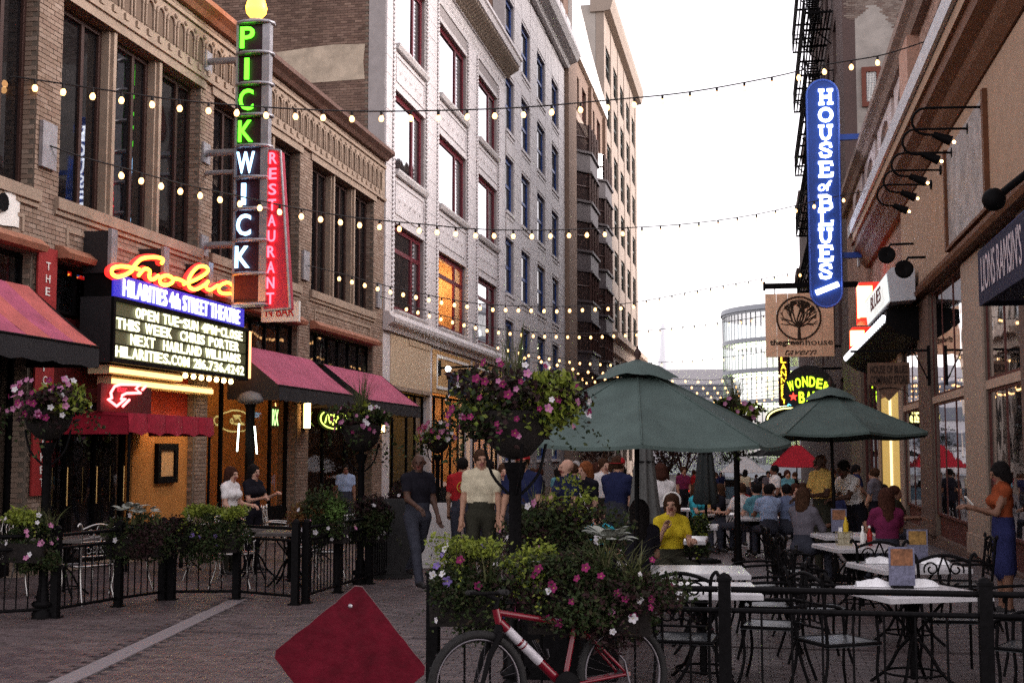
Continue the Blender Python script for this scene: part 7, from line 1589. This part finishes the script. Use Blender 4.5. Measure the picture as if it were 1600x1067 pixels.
for lab, x, y, fc, sh_, sk, hr, hl_ in grp: person(lab, x, y, fc, sh_, jeans, sk, hr, H=1.72, pose='sit', hairlen=hl_, female=hl_ > 0, arms=((35, 12, 60), (30, 12, 60)), vox=FV)
person('waiter in a white shirt standing beyond the far diners', .45, 31, -1.2, wht, blk, 'mid', 'black', H=1.76, vox=FV)
bg_ = [('pedestrian in a pale shirt near the tied umbrella', -2.2, 30, lblue, 'light'), ('pedestrian in black in the far middle of the street', -2.7, 33, blk, 'light'), ('pedestrian in a grey shirt walking away down the street', -3.3, 36, grey, 'tan'), ('pedestrian in white far down the street', -1.5, 38, wht, 'light'), ('pedestrian in plum far down the street', -2.2, 40, mar, 'tan'), ('pedestrian in navy far down the left side', -4.6, 31, navy, 'light'), ('pedestrian in teal far down the left side', -5.2, 34, teal, 'light'), ('pedestrian in olive by the far white shopfront', -6.4, 37, khk, 'tan'), ('pedestrian in red far down the street', -3.8, 42, red, 'light'), ('distant pedestrian in a cream shirt near the white umbrella', -.4, 52, cream, 'light'), ('distant pedestrian in black near the red umbrella', 1.3, 44, blk, 'light'), ('diner in black seated below the red umbrella', 1.9, 33, blk, 'light'), ('person in grey standing right of the yellow polo man', 1.9, 29, grey, 'mid')]
for i, (lab, x, y, sh_, sk) in enumerate(bg_): person(lab, x, y, (i*1.7) % 6.28, sh_, jeans if i % 2 else blk, sk, ('black', 'brown', 'auburn')[i % 3], H=1.66+.03*(i % 5), legs=(10, -10), knees=(4, 10), hairlen=.1 if i % 3 == 0 else 0, female=i % 3 == 0, vox=.036)
more = [('woman in a dark dress walking beyond the tied umbrella', -2.1, 20.3, blk, 'light', 1), ('man in an olive shirt among the standing group by the big umbrella', -2.9, 20.6, khk, 'tan', 0), ('woman in a plum top behind the red-haired woman', -2.75, 22.6, mar, 'light', 1), ('man in grey in the middle of the walkway crowd', -3.5, 25, grey, 'tan', 0), ('woman in pale blue in the middle of the walkway crowd', -3.0, 26.5, lblue, 'light', 1), ('man in black near the far white shopfronts', -4.6, 27.5, blk, 'mid', 0), ('woman in white walking on the left side near the small basket', -5.5, 26, wht, 'light', 1), ('man in red far behind the cream shirt', -4.0, 29, red, 'tan', 0),
  ('waitress in black standing right of the long table', 1.3, 26.5, blk, 'light', 1), ('man in navy standing by the lit yellow entrance', 2.3, 31, navy, 'mid', 0), ('man in grey standing under the farther green umbrella', 2.2, 25, grey, 'tan', 0), ('woman in teal near the red umbrella', .9, 38, teal, 'light', 1), ('man in black by the right windows, far down', 2.6, 36, blk, 'mid', 0)]
for i, (lab, x, y, sh_, sk, fm_) in enumerate(more): person(lab, x, y, (i*2.3) % 6.28, sh_, jeans if i % 2 else blk, sk, ('black', 'brown', 'auburn')[i % 3], H=1.66+.03*(i % 5), legs=(12, -10), knees=(4, 12), arms=((15, 8, 40), (8, 8, 20)), hairlen=.12*fm_, female=bool(fm_), vox=.032)
sit = [('diner in grey seated at the left table behind the woman in yellow', -1.6, 19.6, .6, grey, 'tan'), ('diner in black seated across from the woman in turquoise', -.7, 25.9, -1.2, blk, 'light'), ('diner in olive seated by the right windows behind the waiter', 2.3, 22.6, 1.2, khk, 'mid'), ('diner in white seated far back by the right windows', 2.4, 25.5, -.6, wht, 'light'), ('diner in navy seated at the table of the yellow polo man', 1.5, 23.6, 2.0, navy, 'mid'), ('diner in red seated near the tied dark umbrella', -.3, 28.5, .4, red, 'light'), ('diner in black seated at the far right tables', 1.7, 29.5, .9, blk, 'tan'), ('diner in plum seated at the far right tables', 1.1, 31.5, -.9, mar, 'light')]
for i, (lab, x, y, fc, sh_, sk) in enumerate(sit): person(lab, x, y, fc, sh_, jeans, sk, ('black', 'brown', 'auburn')[i % 3], H=1.7, pose='sit', hairlen=.12 if i % 2 else 0, female=bool(i % 2), arms=((35, 12, 60), (30, 12, 60)), vox=.032)
for i in range(16):
    x_ = -6.5+8.2*((i*.618) % 1); y_ = 44+i*3.1
    col = (blk, navy, wht, grey, red, lblue, khk, teal)[i % 8]; nm = ('black', 'navy', 'white', 'grey', 'red', 'pale blue', 'olive', 'teal')[i % 8]; wh = ('on the left pavement', 'left of the centre line', 'by the right shopfronts', 'right of the centre line')[int(4*((i*.618) % 1))]; dd = ('among the middle strings of bulbs', 'near the street end')[i > 7]
    person('tiny distant pedestrian in %s %s, %s' % (nm, wh, dd), x_, y_, (i*2.1) % 6.28, col, jeans if i % 2 else blk, ('light', 'tan', 'mid')[i % 3], ('black', 'brown', 'auburn')[i % 3], H=1.62+.04*(i % 5), legs=(10, -10), knees=(4, 10), vox=.045)
def car(label, x, y, rz, m):
    t = thing('parked_car', label, 'car', (x, y, gz(y)), rz); BASE[t.name] = Vector((0, 0, 0))
    q = MB(); q.prism([(-2.1, .3), (2.1, .3), (2.15, .65), (1.9, .85), (1.0, .95), (.45, 1.4), (-1.1, 1.42), (-1.7, 1.0), (-2.1, .9)], lambda u, v: (u, -.85, v), (0, 1.7, 0)); q.build('body', m, t)
    q = MB(); q.prism([(.85, .97), (.42, 1.34), (-1.05, 1.36), (-1.5, 1.0)], lambda u, v: (u, -.865, v), (0, .012, 0)); q.build('side_window', M_glass_dark, t)
    for sx_ in (-1.3, 1.3):
        for sy_ in (-.78, .78): q = MB(); q.lathe([(.01, -.1), (.3, -.1), (.32, -.05), (.32, .05), (.3, .1), (.01, .1)], (sx_, sy_, .32), 14, 0, True, Matrix.Rotation(rad(90), 3, 'X')); q.build('wheel', M_tyre, t)
    for sy_ in (-.6, .6): q = MB(); q.box(-2.13, -2.1, sy_-.15, sy_+.15, .65, .8); q.build('tail_light', emit('tail_light', (1, .05, .03), 1.2), t)
car('pale blue parked car far down the street beside the white umbrella', -1.6, 74, .2, mat('car_blue', (.16, .24, .3), .3, coat=.5))
car('dark car crossing the far end of the street', 1.5, 92, .05, mat('car_dark', (.03, .03, .035), .3, coat=.5))

q = MB(); q.tube([(.065*math.cos(a), .128, 1.3+.075*math.sin(a)) for a in [2*math.pi*k/18 for k in range(18)]], .01, 5, closed=True); q.tube([(-.04, .13, 1.3), (0, .132, 1.34), (.03, .13, 1.29), (-.02, .13, 1.26)], .009, 5); q.build('shirt_emblem', mat('emblem_yellow', (.5, .3, .04), .8), t_red)
q = MB(); q.tube(catmull([(-.09, -.02, 1.43), (-.1, -.1, 1.38), (-.02, -.145, 1.25), (.08, -.14, 1.1), (.14, -.08, .98)], 5), .016, 5); q.build('bag_strap', M_white, t_strap)
q = MB(); q.tube([hpy(.1*math.cos(a), .03+.03*math.sin(a), .06+.095*math.sin(a)) for a in [math.pi*k/14 for k in range(-2, 17)]], .014, 6); q.build('headband', M_white, t_yel)
